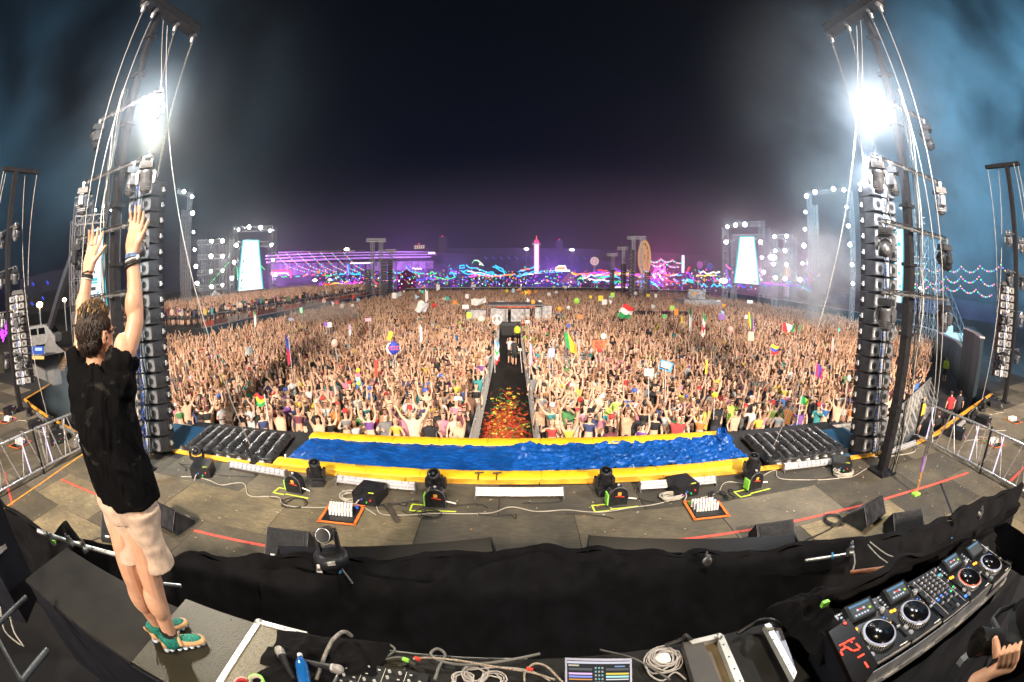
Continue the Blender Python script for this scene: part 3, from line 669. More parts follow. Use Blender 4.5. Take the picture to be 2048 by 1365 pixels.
# --- everyone behind them: one mass, scattered with geometry nodes
vc = bpy.data.collections.new('crowd_variants'); keys = list(VAR); PWk = []
for i, k in enumerate(keys):
    o = bpy.data.objects.new('variant%02d' % i, bodymesh(k)); vc.objects.link(o); PWk.append(PW_[k[0]])
def crowd_mass(name, P, label, cat='crowd', sc=1.0):
    n = len(P); me = bpy.data.meshes.new(name); me.from_pydata([tuple(p) for p in P], [], [])
    g = random.Random(n)
    def put(nm, tp, dom, vals, fld):
        a = me.attributes.new(nm, tp, dom); a.data.foreach_set(fld, np.array(vals, dtype=np.float32 if fld != 'value' or tp != 'INT' else np.int32).ravel())
    idx = g.choices(range(len(keys)), weights=PWk, k=n)
    put('idx', 'INT', 'POINT', idx, 'value'); put('scl', 'FLOAT_VECTOR', 'POINT', [(g.choice((-1, 1))*s_*g.uniform(.95, 1.1), s_, s_) for s_ in [g.uniform(.9, 1.09)*sc for _ in range(n)]], 'vector')
    put('rot', 'FLOAT_VECTOR', 'POINT', [(g.uniform(-.06, .1), g.uniform(-.07, .07), -math.atan2(p[0], p[1]+4)+g.uniform(-.8, .8)) for p in P], 'vector')
    sk = [pick(g, SKINS)[0] for _ in range(n)]; tp = [s if g.random() < .26 else pick(g, TOPS)[1] for s in sk]; hr = [pick(g, HAIRS)[1] for _ in range(n)]
    for nm, L_ in (('skinc', sk), ('topc', tp), ('hairc', hr)): put(nm, 'FLOAT_COLOR', 'POINT', [(*c, 1) for c in L_], 'color')
    o = link(name, me, None, label, cat, kind='stuff')
    G = bpy.data.node_groups.new(name, 'GeometryNodeTree'); G.interface.new_socket('Geometry', in_out='INPUT', socket_type='NodeSocketGeometry'); G.interface.new_socket('Geometry', in_out='OUTPUT', socket_type='NodeSocketGeometry')
    N = G.nodes; L = G.links; gi = N.new('NodeGroupInput'); go = N.new('NodeGroupOutput'); ip = N.new('GeometryNodeInstanceOnPoints'); ci = N.new('GeometryNodeCollectionInfo')
    ci.inputs['Collection'].default_value = vc; ci.inputs['Separate Children'].default_value = True; ci.inputs['Reset Children'].default_value = True
    def na(nm, tp):
        a = N.new('GeometryNodeInputNamedAttribute'); a.data_type = tp; a.inputs['Name'].default_value = nm; return a.outputs[0]
    L.new(gi.outputs[0], ip.inputs['Points']); L.new(ci.outputs[0], ip.inputs['Instance']); ip.inputs['Pick Instance'].default_value = True
    L.new(na('idx', 'INT'), ip.inputs['Instance Index']); L.new(na('rot', 'FLOAT_VECTOR'), ip.inputs['Rotation']); L.new(na('scl', 'FLOAT_VECTOR'), ip.inputs['Scale']); L.new(ip.outputs[0], go.inputs[0])
    md = o.modifiers.new('scatter', 'NODES'); md.node_group = G
    return o
if not QUICK: crowd_mass('crowd', far, 'dense festival crowd with raised arms filling the field before the stage')
if not QUICK: crowd_mass('platform_crowd', vip, 'crowd packed on the raised viewing platform at the left')
# ================================================================== BARRICADES
def ORD(n): return str(n)+('th' if 10 < n % 100 < 14 else {1: 'st', 2: 'nd', 3: 'rd'}.get(n % 10, 'th'))
def barricade_mesh(h=1.15, w=1.0):
    fr = MB(); fr.box((0, 0, h-.03), (w, .12, .05)); fr.box((-w/2+.03, 0, h/2), (.05, .05, h)); fr.box((w/2-.03, 0, h/2), (.05, .05, h)); fr.box((0, .0, .12), (w, .05, .05)); fr.box((0, .0, h*.55), (w, .03, .05))
    ft = MB(); ft.box((0, -.45, .02), (w*.96, .9, .03)); 
    br = []
    for sx_ in (-1, 1): b = MB(); b.bar((sx_*(w/2-.05), -.03, h*.8), (sx_*(w/2-.05), -.75, .04), .04); br.append(b)
    sl = MB(); sl.box((0, .03, h*.5), (w-.1, .008, h*.86))
    return fr, ft, br, sl
BARM = mat('barricade_metal', (.6, .6, .6), .4, .5, var=.2, scale=6); BARS = mat('barricade_sheet', (.32, .32, .31), .5, .4, var=.2, scale=8)
fr, ft, br, sl = barricade_mesh()
b0 = thing('crowd_barricade', 'x', 'barricade', (0, 0, 0)); fr.build('frame', BARM, b0); ft.build('foot_plate', BARS, b0); [b.build('brace', BARM, b0) for b in br]; sl.build('panel_sheet', BARS, b0)
def bar_line(pts, lab, group):
    global b0
    n = 0
    for (a, b) in zip(pts, pts[1:]):
        a, b = Vector((*a, 0)), Vector((*b, 0)); k = max(1, round((b-a).length/1.02))
        for i in range(k):
            p = a.lerp(b, (i+.5)/k); n += 1; o = dup(b0, p, math.atan2(b.y-a.y, b.x-a.x), '%s, %s from its left end' % (lab, ORD(n)), group)
G1 = 'silver barricades along the front of the crowd'
bar_line([(-14.4, 11.45), (-9.3, 11.35), (-6.3, 11.4), (-1.2, 11.45)], 'silver front barricade left of the runway', G1)
bar_line([(.8, 11.45), (6.2, 11.4), (14.4, 11.4)], 'silver front barricade right of the runway', G1+' right')
bar_line([(14.5, 11.5), (24.6, 16.3)], 'silver barricade in the angled line at the right', 'barricades at the right corner')
bar_line([(-27, 17.3), (-14.5, 11.5)], 'silver barricade in the angled line at the left', 'barricades at the left corner')
def cage_bar(pts, lab, group):
    t0 = thing('runway_barricade', lab, 'barricade', (0, 0, -50), group=group)
    m = MB(); m.box((0, 0, 1.15), (1.9, .06, .05)); m.box((0, 0, .12), (1.9, .05, .05)); m.box((-.93, 0, .63), (.05, .05, 1.1)); m.box((.93, 0, .63), (.05, .05, 1.1)); m.build('frame', BARM, t0)
    bm_ = MB(); bm_.box((0, 0, .63), (.018, .018, 1.0)); bme = bm_.mesh('upright_bar', BARM)
    for k in range(15): o = link('upright_bar', bme, t0); o.location = (-.83+k*.119, 0, 0)
    for s_ in (-1, 1): m = MB(); m.box((s_*.7, 0, .03), (.06, .6, .04)); m.build('foot', BARM, t0)
    first = True; cnt = 0
    for (a, b) in zip(pts, pts[1:]):
        a, b = Vector((*a, 0)), Vector((*b, 0)); k = max(1, round((b-a).length/1.93))
        for i in range(k):
            p = a.lerp(b, (i+.5)/k); rz = math.atan2(b.y-a.y, b.x-a.x)
            cnt += 1; lb = '%s, %s from the stage' % (lab, ORD(cnt))
            if first: t0.location = p; t0.rotation_euler = (0, 0, rz); first = False; t0['label'] = lb
            else: dup(t0, p, rz, lb)
cage_bar([(-1.2, 11.7), (-1.15, 39.5)], 'barred metal barricade on the left of the runway', 'barricades along the left of the runway')
cage_bar([(.78, 11.7), (.75, 39.5)], 'barred metal barricade on the right of the runway', 'barricades along the right of the runway')
for k in KIDS.get(b0.name, []): bpy.data.objects.remove(k)
bpy.data.objects.remove(b0)
# ================================================================== THE PERFORMER
SKIN = mat('skin', (.56, .31, .20), .5, var=.10, scale=9, bump=.03); 
_b = SKIN.node_tree.nodes['Principled BSDF']; _b.inputs['Subsurface Weight'].default_value = .12; _b.inputs['Subsurface Radius'].default_value = (.012, .005, .003)
SHIRT = mat('black_tiedye_shirt', (.012, .012, .013), .85, var=0, spec=.06)
def shirtmat():
    m = SHIRT; n = m.node_tree.nodes; L = m.node_tree.links; b = n['Principled BSDF']
    t = n.new('ShaderNodeTexCoord'); a = n.new('ShaderNodeTexNoise'); a.inputs['Scale'].default_value = 9; a.inputs['Detail'].default_value = 3; a.inputs['Distortion'].default_value = .6
    mp = n.new('ShaderNodeMapping'); mp.inputs['Scale'].default_value = (1, 1, 1.5); mp.inputs['Rotation'].default_value = (.5, .6, 0)
    L.new(t.outputs['Object'], mp.inputs[0]); L.new(mp.outputs[0], a.inputs['Vector'])
    r = n.new('ShaderNodeValToRGB'); r.color_ramp.elements[0].position = .62; r.color_ramp.elements[0].color = (.003, .003, .0036, 1); r.color_ramp.elements[1].position = .76; r.color_ramp.elements[1].color = (.032, .031, .028, 1)
    L.new(a.outputs[0], r.inputs[0]); L.new(r.outputs[0], b.inputs['Base Color'])
    w = n.new('ShaderNodeTexNoise'); w.inputs['Scale'].default_value = 400; bp = n.new('ShaderNodeBump'); bp.inputs['Strength'].default_value = .25; bp.inputs['Distance'].default_value = .001
    L.new(t.outputs['Object'], w.inputs['Vector']); L.new(w.outputs[0], bp.inputs['Height']); L.new(bp.outputs[0], b.inputs['Normal'])
shirtmat()
SHORTS = mat('cream_fleece', (.50, .375, .285), .9, var=.12, scale=30, bump=.1)
HAIRM = mat('brown_hair', (.028, .015, .008), .5, var=.6, scale=60, stretch=(6, 6, 1), bump=.5); HAIRT = mat('blond_hair_tips', (.30, .19, .075), .45, var=.4, scale=60, bump=.4)
TEAL = mat('teal_knit', (.005, .17, .13), .75, var=.45, scale=70, bump=.35); TAN = mat('tan_leather', (.56, .33, .16), .55, var=.1, scale=20, bump=.06); SOLE = mat('clear_sole', (.55, .66, .75), .15, var=.1, coat=.5); SOCK = mat('black_sock', (.01, .01, .01), .9, var=.2)
FWD = Vector((-.03, 1, 0)).normalized(); RGT = Vector((1, .03, 0)).normalized()
D0 = Vector((-1.745, 1.19, 3.97))
dj = thing('person', 'performer in black tie-dye shirt and cream shorts, back to camera, both arms raised high', 'person', D0)
def L3(r, f, u): return D0+RGT*r+FWD*f+Vector((0, 0, u))
def limb(mb, P_, r, n=14):
    # resample a smooth tapering limb
    P_ = [Vector(p) for p in P_]; pts = []; rs = []
    for i in range(len(P_)-1):
        p0 = P_[max(i-1, 0)]; p1 = P_[i]; p2 = P_[i+1]; p3 = P_[min(i+2, len(P_)-1)]
        for k in range(5):
            t = k/5; t2 = t*t; t3 = t2*t
            pts.append(.5*((2*p1)+(p2-p0)*t+(2*p0-5*p1+4*p2-p3)*t2+(3*p1-p0-3*p2+p3)*t3)); rs.append(r[i]+(r[i+1]-r[i])*t)
    pts.append(P_[-1]); rs.append(r[-1]); mb.path(pts, rs, n); mb.ball(P_[0], r[0]*.98, 12, k=8); mb.ball(P_[-1], r[-1]*.98, 12, k=8)
def ell(mb, c, a, rot=None, n=16, k=10):
    t = MB(); t.ball((0, 0, 0), a, n, k=k); M = Matrix((RGT, FWD, Vector((0, 0, 1)))).transposed()
    if rot is not None: M = M @ rot
    mb._add([Vector(c)+M @ Vector(v) for v in t.v], t.f, 0, True)
shR = ond(236, 752, 2.02); shL = ond(165, 748, 2.28)
elR = ond(270, 645, 2.06); wrR = ond(265, 508, 2.10); elL = ond(164, 640, 2.36); wrL = ond(176, 545, 2.38)
ankR = L3(-.04, -.085, .10); ankL = L3(-.175, -.045, .10)
kneeR = ond(304, 1165, 2.055); kneeR.z = 4.47; kneeL = ond(268, 1160, 2.14); kneeL.z = 4.48
hipR = L3(.075, 0, .90); hipL = L3(-.105, .02, .90)
b = MB()
HC = ond(192, 672, 2.14)
neckb = HC+Vector((0, -.02, -.20)); 
limb(b, [shR, elR, wrR], [.047, .043, .029]); limb(b, [shL, elL, wrL], [.047, .043, .029])
ell(b, shR.lerp(elR, .35), (.05, .052, .10)); ell(b, elR.lerp(wrR, .25), (.046, .047, .08)); ell(b, elL.lerp(wrL, .25), (.046, .047, .08))
limb(b, [hipR, kneeR, ankR], [.095, .062, .041]); limb(b, [hipL, kneeL, ankL], [.095, .062, .041])
for kn, an in ((kneeR, ankR), (kneeL, ankL)):
    c = kn.lerp(an, .33)-FWD*.022; ell(b, c, (.056, .062, .12)); ell(b, kn+FWD*.012, (.055, .058, .07))
pel = (hipR+hipL)/2+Vector((0, 0, .05)); ell(b, pel, (.16, .11, .14))
chest = (shR+shL)/2+Vector((0, 0, -.14)); limb(b, [pel, pel.lerp(chest, .5)+FWD*.01, chest], [.10, .105, .11]); ell(b, chest, (.155, .10, .17))
limb(b, [neckb+Vector((0, 0, -.06)), HC+Vector((0, -.01, -.07))], [.062, .056])
Rh = Matrix.Rotation(R(-6), 3, 'X')
HR = RGT; 
ell(b, HC+Vector((0, 0, .025)), (.076, .097, .105)); ell(b, HC+FWD*.028+Vector((0, 0, -.055)), (.058, .062, .068)); ell(b, HC+FWD*.09+Vector((0, 0, -.02)), (.014, .022, .028)); ell(b, HC+FWD*.075+Vector((0, 0, -.10)), (.022, .02, .018)); ell(b, HC+FWD*.085+Vector((0, 0, -.065)), (.026, .012, .008)); ell(b, HC+FWD*.085+Vector((0, 0, .02)), (.055, .012, .012))
for s in (-1, 1): ell(b, HC+RGT*.078*s+FWD*-.004+Vector((0, 0, -.008)), (.009, .022, .034), Matrix.Rotation(R(18*s), 3, 'Z'))
def hand(b, wr, tips, palm_w, tdir, thumb):
    """palm + five fingers: tips are points in space"""
    base = wr; mid = sum(tips, Vector())/len(tips); d = (mid-base).normalized()
    pc = base+d*.055; u = tdir-d*tdir.dot(d); u.normalize(); nrm = d.cross(u)
    for k in range(5):
        off = (k-2)/2*palm_w/2
        b.path([base+u*off*.55, base+d*.045+u*off*.9, base+d*.09+u*off], [.021, .020, .0135], 10); b.ball(base+d*.09+u*off, .0135, 8)
    for k, tp in enumerate(tips):
        off = (k-1.5)/1.5*palm_w/2; a = base+d*.088+u*off; m1 = a.lerp(tp, .42)+nrm*.007; m2 = a.lerp(tp, .75)+nrm*.006
        b.path([base+d*.06+u*off, a, m1, m2, tp], [.012, .0112, .0098, .0088, .0072], 10); b.ball(tp, .0074, 8); b.ball(m1, .0102, 8)
    a = base+d*.022+thumb[0]*.024; m1 = base+d*.048+thumb[0]*.045+nrm*.0
    b.path([a, m1, m1.lerp(thumb[1], .5)+thumb[0]*.004, thumb[1]], [.017, .0135, .0105, .008], 10); b.ball(thumb[1], .008, 8); b.ball(a, .018, 8)
# right hand: fingers up, seen from its outer edge
tR = [ond(262, 424, 2.13), ond(273, 413, 2.12), ond(281, 413, 2.10), ond(294, 428, 2.075)]
hand(b, wrR, [ond(261, 425, 2.15), ond(271, 413, 2.14), ond(279, 412, 2.12), ond(287, 424, 2.10)], .074, RGT, (RGT, ond(297, 441, 2.06)))
hand(b, wrL, [ond(178, 462, 2.41), ond(186, 455, 2.42), ond(196, 456, 2.43), ond(206, 464, 2.42)], .076, RGT, (RGT, ond(211, 492, 2.32)))
V, N_, F_ = remesh(b, .0045, 3)
def frommesh(V, F_, name, mts, par, mi=None):
    o = MB(); o.v = [tuple(v-par.location) for v in V]; o.f = F_; o.m = mi or [0]*len(F_); o.sm = [True]*len(F_); return o.build(name, mts, par)
frommesh(V, F_, 'body', SKIN, dj)
# --- shirt
s = MB()
wc = L3(.0, .02, 1.02); hem = L3(-.03, .03, .985)
UP = Vector((0, 0, 1))
def ring(c, a, bb, n=28): return [c+RGT*a*math.cos(2*math.pi*k/n)+FWD*bb*math.sin(2*math.pi*k/n) for k in range(n)]
def loft(mb, rings):
    n = len(rings[0]); vs = [v for r_ in rings for v in r_]; fs = [(i*n+k, i*n+(k+1) % n, (i+1)*n+(k+1) % n, (i+1)*n+k) for i in range(len(rings)-1) for k in range(n)]
    fs += [tuple(range(n))[::-1], tuple(range(len(vs)-n, len(vs)))]; mb._add(vs, fs, 0, True)
top = (shR+shL)/2
loft(s, [ring(L3(.005, .02, .925), .19, .16), ring(L3(.0, .02, 1.0), .195, .16), ring(L3(-.01, .01, 1.15), .185, .15), ring(top+Vector((0, -.02, -.17)), .19, .145), ring(top+Vector((0, -.01, -.06)), .205, .125), ring(top+Vector((0, -.01, .0)), .19, .10), ring(top+Vector((.0, -.01, .045)), .10, .07)])
for sh, el_ in ((shR, elR), (shL, elL)):
    s.path([sh+(top-sh)*.35+Vector((0, 0, -.08)), sh+Vector((0, 0, -.04)), sh.lerp(el_, .16), sh.lerp(el_, .38)], [.078, .076, .068, .074], 18)
    s.ball(sh+Vector((0, 0, -.02)), .078, 14, k=8)
V, N_, F_ = remesh(s, .0065, 2)
def fold(p, n, amp):
    q = p-D0; a = math.atan2(q.dot(FWD), q.dot(RGT)); z = q.z
    w_ = wob(p, 3.1); f = (1-2.6*abs(wob((a*1.1+z*2.4+w_, z*2.2-a*.5, 0), 1.6, 4)))*1.0+(1-2.4*abs(wob((a*2.6-z*5, z*4+a, 2), 1.5, 9)))*.55+math.sin(a*4.2+z*13+2.2*w_)*.3+wob(p, 14, 3)*.3
    return p+n*amp*f
out = []
for p, n in zip(V, N_):
    z = p.z-D0.z; amp = .0085+.005*max(0, min(1, (z-1.05)/.35))
    amp *= max(.35, min(1, (z-.93)/.12)); p = fold(p, n, amp)
    if z < .98: p = p+Vector((0, 0, .006*math.sin(7*math.atan2(p.y-D0.y, p.x-D0.x))))
    # the hem rises at the right hip
    out.append(p)
V2, F2 = out, F_
shirt = frommesh(V2, F2, 'shirt', SHIRT, dj)
m = MB(); cb = top+Vector((0, -.012, .047)); n = 24
m.path([cb+RGT*.085*math.cos(2*math.pi*k/n)+FWD*(.066*math.sin(2*math.pi*k/n))+UP*(.012*math.sin(2*math.pi*k/n)-.004) for k in range(n)], .0085, 6, closed=True); m.v = [tuple(Vector(v)-D0) for v in m.v]; m.build('collar', SHIRT, shirt)
# side seam with a pale thread edge at the front
m = MB(); pts = [ond(253, 762, 1.86), ond(268, 800, 1.90), ond(285, 850, 1.93), ond(300, 900, 1.95), ond(322, 948, 1.97)]
# --- shorts
s = MB()
legR0 = hipR+Vector((.01, 0, -.02)); legR1 = ond(309, 1112, 2.05); legR1.z = 4.545
legL0 = hipL+Vector((-.01, 0, -.02)); legL1 = ond(266, 1108, 2.14); legL1.z = 4.56
loft(s, [ring(pel+Vector((0, 0, -.10)), .165, .145), ring(pel+Vector((0, 0, -.02)), .185, .155), ring(pel+Vector((0, 0, .06)), .162, .13), ring(pel+Vector((0, 0, .12)), .14, .11)])
s.path([legR0+UP*.02, legR0.lerp(legR1, .3), legR0.lerp(legR1, .65), legR1], [.108, .098, .088, .094], 22); s.path([legL0+UP*.02, legL0.lerp(legL1, .3), legL0.lerp(legL1, .65), legL1], [.115, .108, .098, .104], 22)
V, N_, F_ = remesh(s, .0065, 2); out = []
for p, n in zip(V, N_):
    q = p-D0; a = math.atan2(q.dot(FWD), q.dot(RGT)); f = .5*math.sin(q.z*22+a*3+2*wob(p, 5, 2))+wob(p, 8, 5)+.5*wob(p, 20, 5)
    out.append(p+n*.009*f)
sh_ = frommesh(out, F_, 'shorts', SHORTS, dj)
# pocket slit at the right hip
pc = [ond(293, 1003, 1.885), ond(303, 1022, 1.89), ond(300, 1047, 1.90), ond(293, 1052, 1.90), ond(296, 1030, 1.885)]
# --- hair: clumps over a cap
h = MB(); ell(h, HC+Vector((0, -.012, .032)), (.085, .103, .108)); ell(h, HC+Vector((0, -.045, -.02)), (.070, .055, .068))
V, N_, F_ = remesh(h, .006, 1); c = HC
keep = []; vs = [p+n*.004*wob(p, 60, 1) for p, n in zip(V, N_)]
for f in F_:
    q = sum((V[i] for i in f), Vector())/len(f)-c; fr_ = q.dot(FWD); rr_ = abs(q.dot(RGT))
    if fr_ > .062 and q.z < .06: continue
    if fr_ > -.012 and q.z < -.0 and True: continue
    keep.append(f)
hair = frommesh(vs, keep, 'hair', HAIRM, dj)
m = MB(); rg2 = random.Random(5)
for i in range(4200):
    a = rg2.uniform(0, 2*math.pi); el_ = rg2.uniform(-.75, 1.5); d = RGT*math.cos(a)*math.cos(el_)+FWD*math.sin(a)*math.cos(el_)+UP*math.sin(el_)
    if d.dot(FWD) > .55 and d.z < .45: continue
    if d.dot(FWD) > -.1 and d.z < .02: continue
    low = i % 3 == 0 and d.dot(FWD) < -.05
    p = HC+Vector((0, -.012, .032))+RGT*d.dot(RGT)*.084+FWD*d.dot(FWD)*.102+UP*d.z*.107
    if low: p = HC+Vector((0, -.045, -.018))+RGT*d.dot(RGT)*.072+FWD*d.dot(FWD)*.057+UP*d.z*.068
    fl = (UP*.9+FWD*.5+RGT*.15) if d.z > .35 else (UP*-.75-FWD*.15+RGT*rg2.uniform(-.2, .2)); ln = rg2.uniform(.020, .036) if d.z > .35 else rg2.uniform(.012, .020)
    t_ = (fl-d*fl.dot(d)).normalized(); j = Vector((rg2.uniform(-.3, .3), rg2.uniform(-.3, .3), rg2.uniform(-.3, .3)))
    out_ = .55 if d.z > .5 else .12
    p1 = p+(t_+j*.5+d*out_).normalized()*ln*.6; p2 = p1+(t_+j+d*out_*.8).normalized()*ln*.5
    blond = 1 if (d.z > .5 and rg2.random() < .42+.35*max(0, d.dot(FWD))) else 0
    m.path([p-d*.004, p1, p2], [.0042, .0032, .0008], 3, m=blond, cap=False)
m.v = [tuple(Vector(v)-D0) for v in m.v]; o = m.build('hair_strands', [HAIRM, HAIRT], dj); o['kind'] = 'stuff'
# ear fold, stubble side, glasses arm
m = MB(); ec = HC+RGT*.088+FWD*-.002+UP*-.006
m.path([ec+FWD*(.014*math.cos(t))*1+UP*(.024*math.sin(t)) for t in [R(-70+k*32) for k in range(9)]], .0035, 6); m.v = [tuple(Vector(v)-D0) for v in m.v]; m.build('ear', SKIN, dj)
m = MB(); m.ball(ec+RGT*.001+FWD*.004-UP*.004, (.004, .006, .008), 8); m.v = [tuple(Vector(v)-D0) for v in m.v]; m.build('earbud', BLKPL, dj)
for s_ in (-1, 1):
    m = MB(); m.ball(HC+RGT*.03*s_+FWD*.088+UP*.002, .011, 8); m.v = [tuple(Vector(v)-D0) for v in m.v]; m.build('eye', mat('eye_white', (.7, .7, .68), .2), dj)
m = MB(); m.tube(HC+RGT*.083+UP*.012-FWD*.01, HC+RGT*.072+UP*.012+FWD*.092, .0022, 5); m.tube(HC+RGT*.072+UP*.012+FWD*.095, HC-RGT*.072+UP*.012+FWD*.095, .002, 5)
for s_ in (-1, 1): m.path([HC+RGT*(.036*s_+.026*math.cos(t))+FWD*.1+UP*(.004+.02*math.sin(t)) for t in [k*math.pi/5 for k in range(10)]], .0018, 4, closed=True)
m.v = [tuple(Vector(v)-D0) for v in m.v]; m.build('spectacles', BLKPL, dj)
# --- wrist bands
def bands(wr, el_, specs, nm):
    d = (el_-wr).normalized(); u = d.orthogonal().normalized(); v = d.cross(u)
    for (t, r_, w, mt, tl) in specs:
        m = MB(); c = wr+d*t
        m.path([c+(u*math.cos(a)+v*math.sin(a))*r_+d*tl*math.cos(a) for a in [k*math.pi/8 for k in range(16)]], w, 6, closed=True); m.v = [tuple(Vector(x)-D0) for x in m.v]; m.build('wristband', mt, dj)
BRT = mat('leather_bracelet', (.015, .013, .012), .5, var=.4, scale=50); BRS = mat('fabric_wristband', (.1, .16, .28), .7, var=.8, scale=60); BRW = mat('white_beads', (.6, .6, .58), .4, var=.3, scale=80)
bands(wrR, elR, [(.006, .032, .006, BRS, 0), (.016, .033, .006, BRS, .0), (.028, .034, .0045, BRW, .005), (.040, .035, .007, BRT, .006), (.050, .0355, .006, BRT, .008)], 'R')
bands(wrL, elL, [(.0, .031, .004, BRT, .012), (.016, .032, .004, BRT, .0), (.026, .0325, .005, BRT, .0), (.034, .033, .003, BRW, 0)], 'L')
dd = (tR[1]-wrR)
m = MB(); fb = wrL+(ond(186, 455, 2.42)-wrL)*.62; m.path([fb+(RGT*math.cos(a)+FWD*math.sin(a))*.0115 for a in [k*math.pi/6 for k in range(12)]], .0025, 5, closed=True); m.v = [tuple(Vector(x)-D0) for x in m.v]; m.build('ring', ALU, dj)
m = MB(); dW = (elR-wrR).normalized(); m.ball(wrR+dW*.02+RGT*.04, (.011, .011, .013), 8); m.v = [tuple(Vector(x)-D0) for x in m.v]; m.build('bead', BRW, dj)
# --- shoes
def shoe(ank, ang, lab):
    d = Vector((math.cos(ang), math.sin(ang), 0)); w = Vector((d.y, -d.x, 0)); fl = Vector((ank.x, ank.y, D0.z)); P_ = lambda a, b_, c_: fl+d*a+w*b_+UP*c_
    root = MB()
    # upper: lofted stations heel to toe
    st = [(-.085, .020, .045, .075), (-.075, .034, .052, .088), (-.04, .038, .052, .095), (0, .040, .052, .092), (.05, .044, .05, .080), (.10, .048, .046, .068), (.145, .047, .042, .058), (.18, .038, .038, .05), (.197, .018, .036, .044)]
    def sec(a, hw, z0, z1, n=14): 
        r_ = []
        for k in range(n):
            t = 2*math.pi*k/n; x = math.cos(t); y = math.sin(t); r_.append(P_(a, hw*math.copysign(abs(x)**.7, x), (z0-.022+z1-.0)/2+((z1-z0+.022)/2)*math.copysign(abs(y)**.8, y)))
        return r_
    loft(root, [sec(*s_) for s_ in st]); up = root; up.v = [tuple(Vector(v)-D0) for v in up.v]; par = up.build('shoe', TAN, dj)
    q = MB(); loft(q, [[P_(a, hw*math.cos(2*math.pi*k/10), z+hh*math.sin(2*math.pi*k/10)) for k in range(10)] for a, hw, z, hh in ((.055, .030, .066, .018), (.08, .038, .061, .020), (.12, .038, .055, .019), (.155, .030, .049, .017), (.178, .014, .045, .012))]); q.v = [tuple(Vector(v)-D0) for v in q.v]; q.build('knit_toe', TEAL, par)
    q = MB(); loft(q, [[P_(-.012+dx, r_*.95*math.cos(2*math.pi*k/14), z) + d*(r_*1.25*math.sin(2*math.pi*k/14)) for k in range(14)] for dx, r_, z in ((.012, .060, .045), (.006, .057, .075), (-.002, .053, .10), (-.008, .050, .125))]); q.v = [tuple(Vector(v)-D0) for v in q.v]; q.build('knit_ankle', TEAL, par)
    q = MB(); q.path([P_(.042, .049*math.cos(t), .060+.040*math.sin(t)) for t in [k*math.pi/7 for k in range(8)]], .011, 6); q.v = [tuple(Vector(v)-D0) for v in q.v]; q.build('strap', TAN, par)
    q = MB(); q.path([P_(-.075, -.018, .085), P_(-.095, -.012, .115), P_(-.098, .0, .128), P_(-.095, .012, .115), P_(-.075, .018, .085)], .006, 6); q.v = [tuple(Vector(v)-D0) for v in q.v]; q.build('heel_loop', TAN, par)
    q = MB()
    for a, hw in ((-.07, .034), (-.035, .039), (.015, .042), (.055, .045), (.098, .047), (.14, .044), (.172, .034)):
        t = MB(); t.ball((0, 0, 0), (.024, hw, .016), 10, k=6); q._add([P_(a+v[0], v[1], .017+v[2]) for v in t.v], t.f, 0, True)
    q.v = [tuple(Vector(v)-D0) for v in q.v]; q.build('sole', SOLE, par)
    q = MB(); q.path([ank+UP*.02, ank+UP*.035+FWD*.0, ank+UP*.065], [.050, .0495, .0485], 14); q.v = [tuple(Vector(v)-D0) for v in q.v]; q.build('sock', SOCK, dj)
shoe(ankR, math.atan2(.20, .21), 'r'); shoe(ankL, math.atan2(.22, .10), 'l')
# ================================================================== STAGE EQUIPMENT
BLUET = mat('blue_tarp', (.004, .06, .27), .33, var=.25, scale=3, bump=.4); YPAD = mat('yellow_vinyl', (.82, .46, .015), .45, var=.15, scale=2, bump=.15); NAVY = mat('navy_vinyl', (.008, .02, .10), .5, var=.2)
BVIN = mat('black_vinyl', (.022, .022, .023), .30, var=.4, scale=8, bump=.5, detail=9)
m = MB(); m.box((0, 8.85, 1.0), (18.4, 2.35, 1.75)); m.build('apron_platform', DECKM, kind='structure')
pool = thing('inflatable_pool', 'long yellow-rimmed shallow pool covered with a crumpled blue tarp', 'pool', (0, 8.6, 1.88))
def pad(p0, p1, w0, w1, z, h):
    m = MB(); (x0, ya, yb), (x1, yc, yd) = p0, p1; N = 14; g = .003
    def fn(u, v):
        x = (x0+g)+(x1-x0-2*g)*u; a = ya+(yc-ya)*u; b = yb+(yd-yb)*u; t = v; y = a+(b-a)*t
        prof = math.sin(math.pi*min(1, max(0, t)))**.2 if 0 < t < 1 else 0
        e_ = min(u, 1-u)*(x1-x0); k = min(1, e_/.06)**.5
        return (x, y+.006*wob((x, y, 1), 6), z-h+h*prof*(.94+.06*k)+.012*wob((x*3, y*2, 0), 3))
    m.sheet(fn, 30, 12); return m
xs = [-5.0, -3.95, -2.85, -1.75, -.65, .55, 1.75, 2.85, 3.9, 5.15]
def yf(x): return 7.545+.006*x*x*.3-(.012*max(0, x))-(.0 if x > -4 else 0)
for a, b in zip(xs, xs[1:]):
    pad((a, yf(a), yf(a)+.44), (b, yf(b), yf(b)+.44), 0, 0, 2.09, .17).build('rim_pad', YPAD, pool, world=True)
    pad((a+.1, 9.30, 9.80), (b+.1, 9.30, 9.80), 0, 0, 2.07, .17).build('rim_pad', YPAD, pool, world=True)
m = MB(); m.box((.05, 7.56, 1.965), (10.0, .06, .05)); m.build('base_skirt', NAVY, pool, world=True)
m = MB()
for i in range(90):
    t = i/89; x = -4.95+t*10.1
    pass
